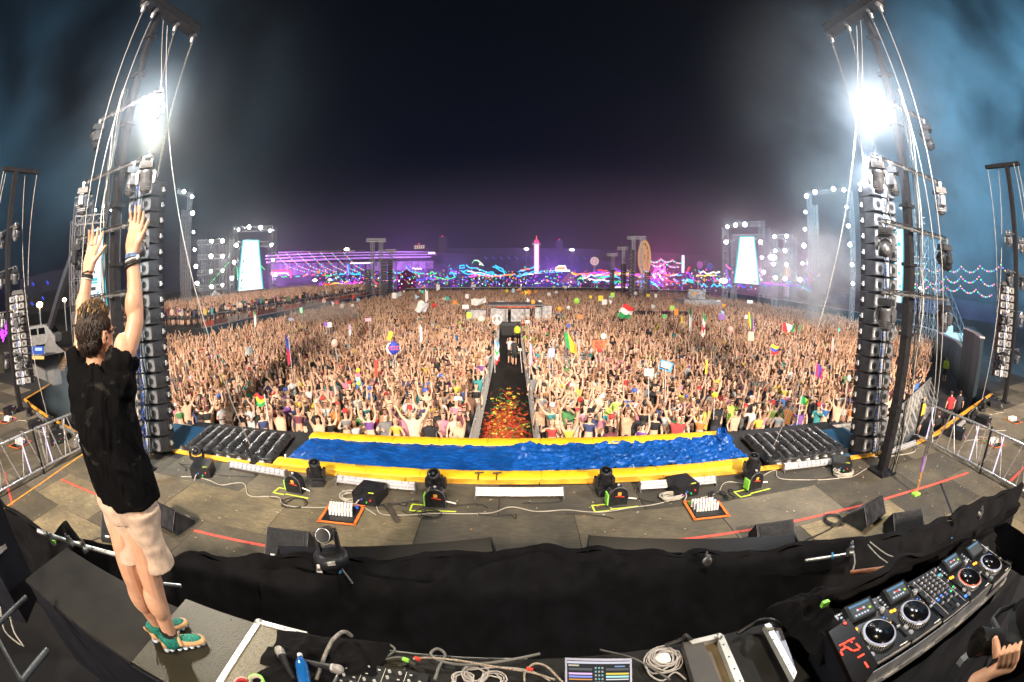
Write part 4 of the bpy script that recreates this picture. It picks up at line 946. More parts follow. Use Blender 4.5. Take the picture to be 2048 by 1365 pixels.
def tz(x, y):
    r1 = abs(wob((x*1.3+.8*y, y*3.2-.6*x, 0), 1.0, 2)); r2 = abs(wob((x*2.6-.9*y, y*6, 4), 1.0, 7)); r3 = abs(wob((x*6+y*3, y*11-x*2, 1), 1, 9)); r4 = wob((x*14, y*18, 2), 1, 3)
    k = .32+.45*max(0, min(1, (x+.3)/1.2)); lump = .22*math.exp(-((x-.18-.25*(y-8.6))/.17)**2)*(.35+max(0, 1-abs(y-9.0)/.8))+.16*math.exp(-((x-4.7)/.28)**2)*max(0, 1-abs(y-8.9)/1.1)
    r5 = abs(wob((x*2.1-2.5*y, y*5+x*3.2, 6), 1, 12)); r6 = abs(wob((x*5.1+4.5*y, y*6-x*4, 1), 1, 5)); return 2.0+k*(.030*(1-2.3*r1)+.030*(1-2.8*r2)+.014*(1-2*r3)+.050*max(-.1, 1-4.5*r5)+.034*max(-.1, 1-5*r6))+.006*r4+lump*.5*(.6+.9*wob((x*9, y*9, 0), 1, 1))
def tf(u, v):
    x = -4.85+9.95*u; y = 7.93+1.44*v; e_ = .05*wob((x*2, v*3, 0), 1)
    if u > .985: y += .0
    return (x, y+e_*(.5 if v in (0, 1) else 1), tz(x, y))
m.sheet(tf, 420, 64); m.build('blue_tarp', BLUET, pool, world=True)
m = MB(); 
def tf2(u, v):
    a = 2*math.pi*u; r_ = .32*(.4+.6*math.sin(math.pi*v)); x = 4.98+r_*math.cos(a)*.55+.04*wob((u*9, v*7, 1)); y = 9.15+r_*math.sin(a)*.9-.3*(1-v)
    return (x, y, 2.0+.30*v*(.8+.5*wob((u*5, v*4, 8)))) 
m.sheet(tf2, 60, 26); m.build('bunched_tarp', BLUET, pool, world=True)
for x in (-.62, -.28): m = MB(); m.tube((x-.08, yf(x)+.12, 2.125), (x+.09, yf(x)+.14, 2.135), .016, 6); m.tube((x, yf(x)+.13, 2.125), (x-.01, yf(x)-.02, 2.05), .012, 6); m.build('strap_toggle', BLKPL, pool, world=True)
for x, w in ((-3.0, .22), (-2.3, .0), (1.35, .22), (2.5, .2)):
    if w: m = MB(); m.box((x, yf(x)+.22, 2.135), (w, .05, .006)); m.build('vinyl_patch', GREYM, pool, world=True)
m = MB(); m.path([(-4.72, 7.75, 2.14), (-4.70, 7.72, 2.22), (-4.66, 7.66, 2.26)], .018, 6); m.build('inflation_valve', WHITE, pool, world=True)
def inflatable(x0, x1, y0, y1, lab, sk):
    t = thing('inflatable_mat', lab, 'inflatable', ((x0+x1)/2, (y0+y1)/2, 1.9), group='black inflatable mats')
    n = 9
    for i in range(n):
        a = x0+(x1-x0)*i/n; b = x0+(x1-x0)*(i+1)/n; m = MB()
        def fn(u, v, a=a, b=b, i=i):
            y = y0+(y1-y0)*v; ang = math.pi*(u); c = (a+b)/2; r_ = (b-a)/2; ends = min(1, min(v, 1-v)*9)**.5
            x = c-r_*math.cos(ang)+sk*(v-.5)+.012*wob((i*3, y*4, 1)); z = 1.86+ends*(.10+.13*math.sin(ang))+.022*wob((x*7, y*9, i), 1)*ends
            return (x, y+.03*wob((x*4, 0, 5)), z)
        m.sheet(fn, 12, 26); m.build('air_tube', BVIN, t, world=True)
    m = MB()
    def fs(u, v):
        x = x0+(x1-x0)*u-sk*.5; return (x, y0-.03-.05*math.sin(v*math.pi)+.05*abs(math.sin(u*n*math.pi))-.03, 1.88+.20*v)
    m.sheet(fs, 90, 8); m.build('front_skirt', BVIN, t, world=True)
    m = MB(); m.path([(x0+(x1-x0)*k/40-sk*.5, y0-.01+.02*math.sin(k), 2.08) for k in range(41)], .035, 6); m.build('edge_roll', BVIN, t, world=True)
inflatable(-8.1, -5.25, 7.72, 9.55, 'black ribbed inflatable mat to the left of the blue tarp', -.35); inflatable(5.55, 8.1, 7.5, 9.4, 'black ribbed inflatable mat to the right of the blue tarp', .25)
# --- strobe bars
LEDW = mat('led_cells', (.36, .36, .39), .35, var=.15, scale=60)
def strobe(a, b, lab):
    a = Vector((*a, 2.0)); b = Vector((*b, 2.0)); L_ = (b-a).length; t = thing('strobe_bar', lab, 'strobe light', (a+b)/2, math.atan2(b.y-a.y, b.x-a.x), 'strobe bars along the stage edge')
    tl = Matrix.Rotation(R(-38), 3, 'X')
    m = MB(); m.box((0, 0, .10), (L_, .10, .15), tl); m.build('housing', ALU, t)
    n = 12
    c0 = MB(); c0.box((0, 0, 0), (L_/n-.028, .006, .11)); me = c0.mesh('led_cell', LEDW)
    for k in range(n): o = link('led_cell', me, t); o.location = Vector((-L_/2+L_*(k+.5)/n, 0, .10))+tl @ Vector((0, -.055, 0)); o.rotation_euler = (R(-38), 0, 0)
    m = MB()
    for z in (-.03, .03): m.box(Vector((0, 0, .10))+tl @ Vector((0, -.059, z)), (L_-.02, .004, .01), tl)
    m.build('grille_wire', GREYM, t)
    for s_ in (-1, 1): m = MB(); m.box((s_*(L_/2+.01), 0, .09), (.02, .13, .18)); m.box((s_*(L_/2+.01), -.08, .03), (.03, .06, .05)); m.build('end_bracket', GREYM, t)
strobe((-5.85, 7.18), (-4.40, 7.12), 'white strobe bar nearest the left inflatable'); strobe((-3.25, 7.14), (-1.72, 7.06), 'white strobe bar in front of the left half of the yellow rim'); strobe((-.62, 6.95), (.88, 6.93), 'white strobe bar at the centre of the stage edge'); strobe((2.30, 7.02), (3.80, 6.98), 'white strobe bar right of centre before the yellow rim'); strobe((5.55, 7.12), (7.0, 6.98), 'white strobe bar in front of the right inflatable'); strobe((8.95, 6.85), (10.3, 6.95), 'white strobe bar beside the right mast foot')
for i, (a, b) in enumerate((((13.0, 7.1), (14.3, 7.45)), ((15.3, 7.75), (16.5, 8.1)), ((17.6, 8.4), (18.7, 8.7)), ((-12.2, 6.9), (-13.5, 7.05)), ((-15.2, 7.2), (-16.4, 7.45)), ((-11.5, 6.4), (-11.9, 6.8)))):
    strobe(a, b, '%s strobe bar along the edge of the %s stage wing' % (('nearest', 'middle', 'farthest')[i % 3] if i != 5 else 'short', 'right' if a[0] > 0 else 'left'))
# --- floor moving heads
for (x, y, p, tl, lab) in ((-3.63, 7.0, 15, 20, 'between the first two strobe bars from the left'), (-1.32, 6.98, -10, 35, 'just left of the centre strobe bar'), (1.61, 6.98, 5, 20, 'just right of the centre strobe bar'), (4.66, 7.06, -15, 15, 'at the right end of the yellow rim'), (-6.80, 7.1, 40, 70, 'in front of the left inflatable'), (8.6, 6.7, 60, 60, 'behind the right mast foot'),
    (14.7, 7.3, 30, 40, 'first on the right stage wing'), (17.0, 8.0, 60, 30, 'farther along the right stage wing'), (-13.9, 6.9, -30, 50, 'first on the left stage wing'), (-17.0, 7.3, -60, 20, 'farther along the left stage wing')):
    moving_head('black moving head on the deck %s' % lab, (x, y, 2.005), .70, False, R(p), R(tl), group='moving heads standing on the deck')
# --- CO2 fans, hazers, control boxes
def fan(x, y, rz, lab, tape=True):
    t = thing('effect_fan', lab, 'fan', (x, y, 2.003), rz, 'round-topped effect units along the stage edge')
    pts = [(-.17, 0, .02), (-.17, 0, .20)]+[(-.17*math.cos(R(k*15)), 0, .20+.17*math.sin(R(k*15))) for k in range(1, 12)]+[(.17, 0, .20), (.17, 0, .02)]
    m = MB(); m.prism(pts, (0, -.09, 0), (0, .09, 0)); m.build('housing', BLACK, t)
    m = MB(); m.path([(a, -.092, c) for a, b, c in pts], .009, 4, closed=True); m.build('front_rim', MHG, t)
    m = MB(); m.box((.01, -.095, .25), (.06, .012, .06)); m.build('switch_plate', mat('orange_plate', (.8, .35, .05), .5), t)
    m = MB(); m.box((.02, -.094, .20), (.16, .008, .016), Matrix.Rotation(R(8), 3, 'Y')); m.build('label', mat('red_label', (.6, .05, .03), .5), t)
    m = MB(); m.box((-.185, -.02, .15), (.02, .16, .20)); m.build('green_strip', GRTAPE, t)
    m = MB(); m.tube((.17, -.02, .12), (.34, -.05, .10), .014, 6); m.build('hose_fitting', WHITE, t)
    m = MB(); m.lathe([(.02, 0), (.03, .02), (.02, .04)], 8, (0, -.02, .37)); m.build('top_knob', ALU, t)
    if tape:
        u = thing('tape_mark', 'yellow-green tape outline on the deck beside the %s' % lab.split(' ', 2)[2] if False else 'yellow-green floor tape mark next to the %s' % lab, 'tape', (x, y, 2.010), rz, 'yellow-green tape marks')
        for c, d in (((-.30, -.20), (.26, .03)), ((-.30, .02), (.26, .03)), ((-.42, -.09), (.03, .2)), ((.1, -.16), (.5, .03))): m = MB(); m.box((c[0], c[1], 0), (d[0], d[1], .004)); m.build('tape_strip', YLTAPE, u)
fan(-3.93, 6.62, R(-5), 'round-topped black unit by the leftmost deck light'); fan(-1.26, 6.55, R(0), 'round-topped black unit left of centre'); fan(1.76, 6.57, R(4), 'round-topped black unit right of centre'); fan(4.47, 6.60, R(8), 'round-topped black unit at the right of the rim')
def ctrl(x, y, rz, lab, s=1):
    t = thing('control_box', lab, 'equipment box', (x, y, 2.003), rz, 'black control boxes with plugged cables')
    m = MB(); m.box((0, 0, .12*s), (.46*s, .5*s, .23*s)); m.build('case', BLACK, t)
    m = MB(); m.box((0, -.255*s, .12*s), (.42*s, .012, .2*s)); m.build('front_panel', BLKPL, t)
    for i, (px, c) in enumerate(((-.12, 'purple_plug'), (-.04, 'blue_plug'), (.05, 'green_plug'), (.13, 'red_plug'))):
        m = MB(); m.lathe([(.016, 0), (.016, .03)], 6, (px*s, -.29*s, (.08+.05*(i % 2))*s), 'Y'); m.build('plug', mat(c, {'purple_plug': (.35, .05, .5), 'blue_plug': (.03, .12, .6), 'green_plug': (.05, .45, .08), 'red_plug': (.6, .04, .03)}[c], .4, var=0), t)
    m = MB(); m.box((.12*s, -.2*s, .237*s), (.1, .03, .004)); m.build('sticker', YLTAPE if s == 1 else WHITE, t)
    m = MB(); m.path([(-.08*s, -.29*s, .12*s), (-.1, -.36*s, .1), (-.14, -.38*s, .02)], .012, 6); m.build('cable_tail', CABW, t)
ctrl(-6.35, 6.72, R(25), 'black control box in front of the left inflatable'); ctrl(-2.45, 6.66, R(-8), 'black control box behind the second strobe bar'); ctrl(3.05, 6.85, R(10), 'black control box right of centre with pale coiled cable'); ctrl(7.0, 6.75, R(-35), 'black control box in front of the right inflatable')
for i, (x, y) in enumerate(((15.2, 7.0), (12.6, 6.8), (18.6, 8.1), (-12.6, 6.3), (-15.0, 6.6), (-18.6, 6.9))): ctrl(x, y, R(20*i), '%s box on the %s stage wing' % (('tall black', 'low black', 'black')[i % 3], 'right' if x > 0 else 'left'), 1.15)
# --- pyro racks on taped squares
def pyro(x, y, w, rz, lab, n=8):
    t = thing('effects_rack', lab, 'effects rack', (x, y, 2.003), rz, 'effects racks on taped squares')
    m = MB(); m.box((0, 0, .012), (w*.86, w*.76, .022)); m.build('mat', BLKPL, t)
    for c, d in (((0, -w/2), (w*1.1, .05)), ((0, w/2), (w*1.05, .05)), ((-w/2, 0), (.05, w)), ((w/2, 0), (.05, w))): m = MB(); m.box((c[0], c[1], .03), (d[0], d[1], .005)); m.build('tape_strip', ORTAPE, t)
    c0 = MB(); c0.lathe([(.022, 0), (.022, .13), (.018, .14)], 8); me = c0.mesh('canister', WHITE)
    for j in range(3):
        for k in range(n):
            o = link('canister', me, t); o.location = (-w*.3+w*.6*k/(n-1)-.02*j, -.06+.09*j, .024); o.rotation_euler = (R(-12), 0, 0)
    m = MB(); m.box((.12, .06, .06), (.12, .2, .07)); m.build('firing_box', BLKPL, t)
    for k in range(3): m = MB(); m.lathe([(.03, 0), (.03, .05)], 7, (-w*.38+k*w*.36, w*.36, .02)); m.build('plug', [MATS['green_plug'], ORTAPE, MATS['blue_plug']][k], t)
pyro(-2.78, 6.02, .62, R(2), 'white canister rack in an orange taped square left of centre'); pyro(3.25, 6.08, .62, R(-3), 'white canister rack in an orange taped square right of centre')
pyro(-14.0, 5.3, .7, R(10), 'canister rack on the left stage wing behind the truss fence', 5); pyro(-17.6, 6.3, .7, R(10), 'far canister rack on the left stage wing', 5); pyro(13.6, 5.6, .7, R(-10), 'canister rack on the right stage wing behind the truss fence', 5); pyro(17.4, 6.4, .7, R(-10), 'far canister rack on the right stage wing', 5)
# --- wedge monitors
def wedge(x, y, rz, lab, s=1):
    t = thing('stage_monitor', lab, 'monitor speaker', (x, y, 2.003), rz, 'wedge monitor speakers')
    pr = [(0, -.24, 0), (0, .20, 0), (0, .27, .12), (0, .10, .38), (0, -.24, .07)]
    pr = [(0, a*s, c*s) for _, a, c in pr]; m = MB(); m.prism(pr, (-.33*s, 0, 0), (.33*s, 0, 0)); m.build('cabinet', SPK, t)
    m = MB(); d = Vector((0, .34*s, .31*s)); n = Vector((0, -.31, .34)).normalized()*.008; p = Vector((0, -.07*s, .225*s))+n
    rot = Matrix.Rotation(math.atan2(.31, .34), 3, 'X'); m.box(p, (.58*s, .40*s, .012), rot); m.build('grille', BLKPL, t)
    for sx_ in (-1, 1): m = MB(); m.path([Vector((sx_*.335*s, a, c)) for _, a, c in pr], .008, 4, closed=True); m.build('edge_trim', MHG, t)
    m = MB(); m.box(Vector((-.18*s, -.215*s, .10*s))+n*1.5, (.1, .03, .006), rot); m.build('badge', WHITE, t)
wedge(5.95, 4.72, R(195), 'wedge monitor sitting on the red tape at the right of the deck', 1.1); wedge(-5.6, 4.72, R(170), 'wedge monitor behind the performer on the left red tape', 1.1); wedge(-3.15, 4.72, R(5), 'wedge monitor at the end of the left red tape line'); wedge(3.85, 4.72, R(-5), 'wedge monitor peeking over the drape right of centre'); wedge(6.35, 3.9, R(-15), 'wedge monitor behind the drape at the far right', 1.1); wedge(-6.3, 3.9, R(20), 'wedge monitor behind the drape at the far left', 1.1)
# --- cables on the deck
def cable(label, pts, r=.013, mt=CABW, cat='cable', group='cables lying on the stage deck', z=2.02, wig=.05, seed=0, name='floor_cable'):
    P_ = [Vector((*p, z)) if len(p) == 2 else Vector(p) for p in pts]; out = []
    for i in range(len(P_)-1):
        p0 = P_[max(i-1, 0)]; p1 = P_[i]; p2 = P_[i+1]; p3 = P_[min(i+2, len(P_)-1)]
        for k in range(10):
            t = k/10; t2 = t*t; t3 = t2*t; q = .5*((2*p1)+(p2-p0)*t+(2*p0-5*p1+4*p2-p3)*t2+(3*p1-p0-3*p2+p3)*t3)
            out.append(q+Vector((wob(q, 2.2, seed), wob(q, 2.2, seed+5), 0))*wig)
    out.append(P_[-1]); m = MB(); m.path(out, r, 6); return m.build(name, mt, label=label, cat=cat, group=group)
def coil(label, c, r, n, rr_=.013, mt=CABW, seed=0, name='cable_coil', z=2.0, group='cable coils', squash=1, par=None):
    g = random.Random(seed); pts = []
    for i in range(n*14):
        t = i/14; a = 2*math.pi*t; q = r*(1+.16*math.sin(t*1.9+seed)+.08*g.uniform(-1, 1)); pts.append((c[0]+q*math.cos(a)+.14*r*math.sin(t*2.7), c[1]+squash*q*math.sin(a)+.14*r*math.cos(t*2.1), z+rr_*1.2+rr_*1.6*t*.6))
    m = MB(); m.path(pts, rr_, 5); return m.build(name, mt, label=label, cat='cable', group=group) if par is None else m.build(name, mt, par, world=True)
cable('pale cable running from the left control box to the orange square', [(-6.75, 6.35), (-6.2, 6.5), (-5.6, 6.35), (-5.2, 6.6), (-4.75, 6.2), (-4.2, 6.3), (-3.9, 6.05), (-3.2, 6.15), (-2.7, 6.4), (-2.2, 6.1)], .010)
cable('pale cable snaking along the stage centre', [(-2.3, 6.5), (-2.1, 6.15), (-1.6, 6.2), (-1.0, 6.3), (-.4, 6.35), (0, 6.55), (.4, 6.4), (.8, 6.45), (1.2, 6.35), (1.6, 6.3), (2.1, 6.4), (2.7, 6.5)], .010, seed=3)
cable('pale cable from the right control box to the coil', [(3.3, 6.5), (3.7, 6.6), (4.1, 6.95), (4.5, 6.8), (4.9, 7.0), (5.4, 7.2), (5.3, 6.8), (5.9, 6.5), (6.6, 6.35), (7.1, 6.3), (7.8, 6.5)], .010, seed=4)
cable('pale cable by the foot of the right mast', [(8.4, 6.9), (9.2, 6.7), (9.9, 6.65), (10.2, 6.9)], .014, seed=8)
coil('pale coiled cable next to the second control box', (-2.85, 6.62), .15, 4, .014, seed=1); coil('pale cable bundle beside the right control box', (2.78, 6.62), .20, 6, .013, seed=2, squash=.6); coil('large pale cable coil in front of the right inflatable', (6.85, 6.45), .24, 7, .015, seed=3, squash=.7); coil('black cable loops right of the taped square on the left', (-1.3, 6.25), .17, 3, .009, CABB, 4, squash=.7); coil('black cable loops left of the orange square', (-3.75, 6.2), .2, 2, .009, CABB, 5, squash=.9); coil('black cable coil beside the right wedge monitor', (5.35, 4.95), .18, 4, .011, CABB, 6); coil('black cable coil behind the right orange square', (3.65, 6.45), .16, 4, .011, CABB, 7)
for i in range(16):
    x = random.uniform(-7.5, 7.8); y = random.uniform(6.3, 7.0); p = [(x, y)]
    for k in range(5): p.append((p[-1][0]+random.uniform(-.1, .42), p[-1][1]+random.uniform(-.16, .16)))
    cable('thin black cable among the stage edge equipment', p, .008, CABB, group='thin black cables at the stage edge', wig=.12, seed=i)
for sgn in (1, -1):
    for i in range(4):
        x = sgn*(12.5+i*1.6); y = 6.3+i*.35; p = [(x, y)]
        for k in range(5): p.append((p[-1][0]+sgn*random.uniform(.1, .5), p[-1][1]+random.uniform(-.3, .3)))
        cable('pale cable tangle on the %s stage wing' % ('right' if sgn > 0 else 'left'), p, .012, CABW, group='cables on the stage wings', wig=.2, seed=i*3)
cable('black cable from the wedge monitor to the drape', [(5.4, 4.9), (5.0, 4.7), (4.4, 4.6)], .011, CABB, seed=5)
# plank
m = MB(); m.box((-1.95, 6.2, 2.03), (.09, .62, .04), R(32)); m.build('wood_plank', mat('plank_wood', (.05, .04, .03), .7, var=.4), label='dark wooden plank on the deck beside the orange square', cat='plank')
# --- FOH monitors' front: LED / lighting battens behind the drape + PTZ camera
for (a, b, lab) in (((-2.68, 3.72), (-.22, 4.33), 'long black batten on top of the drape at the left'), ((.88, 4.33), (3.45, 3.72), 'long black batten on top of the drape at the right')):
    z = 2.72; A_ = Vector((*a, z)); B_ = Vector((*b, z)); t = thing('light_batten', lab, 'batten light', (A_+B_)/2, math.atan2(b[1]-a[1], b[0]-a[0]), 'black battens on the drape'); L_ = (B_-A_).length
    m = MB(); m.box((0, .03, .03), (L_, .20, .05), Matrix.Rotation(R(28), 3, 'X')); m.box((0, -.07, -.06), (L_*.995, .025, .14)); m.build('housing', mat('batten_black', (.007, .007, .009), .3, .2, var=0), t)
    for s_ in (-1, 1): m = MB(); m.box((s_*L_/2, 0, 0), (.02, .26, .18)); m.build('end_plate', BLACK, t)
    for k, (px, w, mt) in enumerate(((.30, .12, ALU), (.36, .05, GREYM), (.42, .07, BLUEP), (.455, .03, YEL))): m = MB(); m.box((px*L_, -.09, -.05), (w, .03, .04)); m.build('connector', mt, t)
ptz = thing('ptz_camera', 'black robotic video camera on a round base above the drape', 'camera', (-1.83, 3.47, 3.02), R(15))
m = MB(); m.lathe([(.17, -.02), (.19, .0), (.185, .07), (.15, .11), (.10, .12)], 20); m.build('base', MHB, ptz)
m = MB(); 
for s_ in (-1, 1): m.prism([(s_*.105, -.05, .08), (s_*.105, .05, .08), (s_*.105, .04, .34), (s_*.105, -.04, .34)], (-.018, 0, 0), (.018, 0, 0))
m.box((0, 0, .11), (.23, .08, .05)); m.build('yoke', MHB, ptz)
rt = Matrix.Rotation(R(62), 3, 'X'); m = MB(); m.lathe([(.07, -.16), (.085, -.13), (.085, .12), (.075, .16)], 18, (0, .0, .33), 'Z', rot=rt); m.box(Vector((0, 0, .33))+rt @ Vector((0, .0, -.05)), (.19, .12, .17), rt); hd = m.build('camera_head', MHB, ptz)
m = MB(); m.lathe([(.074, .158), (.070, .165), (.058, .150), (.04, .14), (.001, .146)], 20, (0, 0, .33), 'Z', rot=rt); m.build('lens', SCR, hd)
m = MB(); m.lathe([(.078, .15), (.078, .168), (.072, .168)], 20, (0, 0, .33), 'Z', rot=rt, nocap=True); m.build('lens_ring', ALU, hd)
for p_, w in (((.03, -.178, .085), .08), ((-.10, -.15, .03), .07)): m = MB(); m.box(p_, (w, .012, .045), R(8)); m.build('paper_label', WHITE, ptz)
m = MB(); m.tube((.1, -.1, -.02), (.22, -.28, -.10), .010, 6); m.build('lever', ALU, ptz); m = MB(); m.tube((0, 0, -.02), (0, 0, -.45), .03, 8); m.build('mount_post', BLACK, ptz)
# ================================================================== DRAPE AND FOREGROUND
def drape(name, label, top, bot, seed, nu=220, nv=50, amp=.05, fr=7, mt=DKCLOTH, cat='drape', over=None, group=None):
    """cloth hanging from a polyline of points TOP to the polyline BOT, with irregular folds"""
    def at(P_, u):
        d = [0]; 
        for a, b in zip(P_, P_[1:]): d.append(d[-1]+(Vector(b)-Vector(a)).length)
        x = u*d[-1]
        for i in range(len(P_)-1):
            if x <= d[i+1]+1e-9: return Vector(P_[i]).lerp(Vector(P_[i+1]), (x-d[i])/max(1e-9, d[i+1]-d[i]))
        return Vector(P_[-1])
    L_ = sum((Vector(b)-Vector(a)).length for a, b in zip(top, top[1:]))
    def fn(u, v):
        a = at(top, u); b = at(bot, u); p = a.lerp(b, v); s_ = u*L_
        f = math.sin(s_*fr+2.5*wob((s_*.8, v*1.2, seed), 1))*(.35+.65*v)+1.6*wob((s_*2.2, v*2.6, seed+3), 1)+.6*wob((s_*5, v*6, seed+8), 1)
        sag = .05*wob((s_*1.1, 0, seed), 1)+.04*wob((s_*3.3, 0, seed+1), 1)
        return p+Vector((0, amp*f, sag*(1-v)*1.0+.01*wob((s_*8, v*9, seed), 1)))
    m = MB(); m.sheet(fn, nu, nv)
    if over: # the piece folded back over the rail
        def fo(u, v):
            p = fn(u, 0); p = Vector(p); s_ = u*L_; w = over*(1+.45*wob((s_*1.5, 2, seed)))
            return p+Vector((0, w*v+.02*wob((s_*4, v*4, seed)), -.16*v*v*1.6+.05*math.sin(math.pi*v)+.05*wob((s_*3, v*2, seed+2))))
        m.sheet(fo, nu, 10)
    return m.build(name, mt, label=label, cat=cat, group=group)
G = 'black drapes around the booth'
T1 = [tuple(ond(px, py, h)) for px, py, h in ((340, 1128, 4.35), (395, 1110, 4.35), (450, 1128, 4.3), (520, 1112, 4.2), (640, 1118, 4.1), (800, 1122, 4.15), (985, 1112, 4.2), (1070, 1102, 4.25), (1180, 1104, 4.25), (1300, 1110, 4.25), (1420, 1112, 4.3), (1530, 1110, 4.4), (1600, 1095, 4.5), (1705, 1085, 4.7), (1800, 1072, 5.0), (1870, 1055, 5.5), (1930, 1020, 6.2), (1975, 1005, 6.6), (2047, 970, 7.0))]
B1 = [(-2.9, 1.95, 2.05), (-1.5, 2.15, 2.05), (0, 2.25, 2.05), (1.5, 2.2, 2.05), (2.6, 2.0, 2.05), (4.0, 1.7, 2.05), (5.5, 1.3, 2.05)]
drape('booth_drape', 'long black drape hanging across the front of the booth', T1, B1, 2, 420, 40, .045, 4.5, over=.22, group=G)
m = MB(); m.box((0, -1.2, 2.2), (26, 5.4, .4)); m.box((-7.5, 1.3, 2.15), (9, .9, .3)); m.build('added_dark_floor', mat('painted_dark', (.004, .004, .005), .95, var=.3), kind='structure')  # near-black platform added so the void at the lower left stays dark
T0 = [tuple(ond(px, py, h)) for px, py, h in ((-20, 985, 5.9), (60, 1050, 5.3), (100, 1085, 5.1), (125, 1055, 5.0), (150, 1085, 4.9), (210, 1095, 4.8), (240, 1092, 4.75), (275, 1060, 4.7), (345, 1130, 4.4))]
drape('booth_drape', 'ragged black drape along the left railing behind the performer', T0, [(-7, 1.0, 2.05), (-5, 1.5, 2.05), (-3.6, 1.8, 2.05), (-2.8, 1.95, 2.05)], 9, 160, 30, .05, 5, over=.15, group=G)
# a second layer hanging lower, gives the cross-booth fold edge
T2 = [tuple(ond(px, py, h)) for px, py, h in ((515, 1140, 3.9), (700, 1145, 3.8), (860, 1165, 3.7), (985, 1125, 3.95), (1080, 1108, 4.1), (1200, 1125, 4.0), (1450, 1150, 3.95), (1650, 1150, 4.0), (1705, 1112, 4.4))]
drape('booth_drape', 'second black drape layer tied along the front rail', T2, [(-2.2, 2.0, 2.05), (0, 2.1, 2.05), (1.4, 2.1, 2.05), (3.0, 1.9, 2.05)], 17, 300, 34, .05, 3.2, group=G)
# rails
mat('dull_pipe', (.06, .07, .08), .5, .6)
def pipe(lab, a, b, r=.026, mt=ALU): 
    m = MB(); m.tube(a, b, r, 10); return m.build('scaffold_pipe', mt, label=lab, cat='pipe', group='scaffold pipes of the booth')
pipe('silver scaffold pipe behind the left drape', ond(75, 1062, 4.9), ond(285, 1122, 4.3), .026); pipe('silver pipe seen beside the performer shins', ond(300, 1165, 3.6), ond(362, 1172, 3.45), .018)
pipe('front rail pipe showing under the right drape', ond(1610, 1122, 4.2), ond(1700, 1108, 4.4), .02); pipe('brown lower rail pipe behind the decks', ond(1700, 1146, 3.7), ond(1800, 1132, 3.9), .024, mat('rusty_pipe', (.2, .08, .04), .5, .5))
pipe('long scaffold tube at the bottom left', ond(-5, 1250, 2.75), ond(52, 1195, 3.0), .018, MATS['dull_pipe']); pipe('leaning scaffold tube in the lower left corner', ond(-10, 1265, 2.1), ond(45, 1365, 1.65), .013, MATS['dull_pipe']); pipe('short scaffold tube crossing at the lower left corner', ond(45, 1362, 1.6), ond(95, 1300, 1.75), .014, MATS['dull_pipe'])
for i, p in enumerate((ond(105, 1082, 4.75), ond(140, 1086, 4.6), ond(170, 1098, 4.5), ond(243, 1112, 4.4), ond(1700, 1105, 4.35), ond(640, 1145, 3.95), ond(1415, 1123, 4.1), ond(1960, 1030, 5.6))):
    t = thing('pipe_clamp', 'metal coupler clamp on the %s' % ('first stretch of the left pipe', 'left pipe near its end', 'left pipe below the drape', 'left pipe beside the shorts', 'rail below the right wedge monitor', 'rail under the robotic camera', 'front rail right of centre', 'rail at the right corner')[i], 'clamp', p, i*.7, 'pipe clamps')
    m = MB(); m.lathe([(.05, -.03), (.05, .03)], 10, (0, 0, 0), 'X'); m.box((0, 0, .05), (.05, .04, .05)); m.build('coupler', STEEL, t)
    m = MB(); m.lathe([(.012, 0), (.012, .09)], 6, (0, -.03, .03)); m.lathe([(.02, .05), (.02, .065)], 6, (0, -.03, .03)); m.build('bolt', STEEL, t)
for i, (pts, lab) in enumerate((([ond(20, 1228, 2.9), ond(28, 1262, 2.85), ond(44, 1288, 2.8), ond(47, 1292, 2.8)], 'thin steel safety wire hanging in the dark lower left'), ([ond(0, 1215, 2.9), ond(8, 1260, 2.85), ond(35, 1286, 2.8), ond(46, 1290, 2.8)], 'second safety wire looping in the lower left'), ([ond(1740, 1085, 3.9), ond(1775, 1110, 3.6), ond(1810, 1120, 3.5)], 'grey cable drooping under the right drape'), ([ond(1735, 1090, 3.9), ond(1760, 1115, 3.6), ond(1785, 1132, 3.4)], 'second grey cable drooping under the right drape'))):
    cable(lab, [tuple(p) for p in pts], .007, CABW, group='loose cables at the booth', wig=.01, seed=i)
m = MB(); m.path([ond(1708, 1108, 4.25), ond(1710, 1125, 4.15), ond(1706, 1140, 4.1)], .012, 5); m.build('safety_chain', chainM, label='short steel chain dangling from the right rail', cat='chain')
for i, (px, py, h, w, c) in enumerate(((1650, 1208, 1.75, .04, GRTAPE), (108, 1084, 4.6, .04, GRTAPE), (1410, 1120, 4.05, .09, ALU), (1665, 1112, 4.3, .09, mat('blue_film', (.05, .25, .5), .2)), (1905, 1080, 4.6, .05, MATS['blue_film']), (520+160, 1149, 3.85, .10, MATS['blue_film']))):
    m = MB(); p = ond(px, py, h); m.box(p, (w, .02, .03), R(20*i)); m.build('tape_scrap', c, label='%s scrap of tape %s' % ('green' if c == GRTAPE else 'silver' if c == ALU else 'blue', ('behind the digital clock', 'on the left pipe', 'on the front rail right of centre', 'on the right rail clamp', 'near the farthest deck', 'below the robotic camera')[i]), cat='tape')
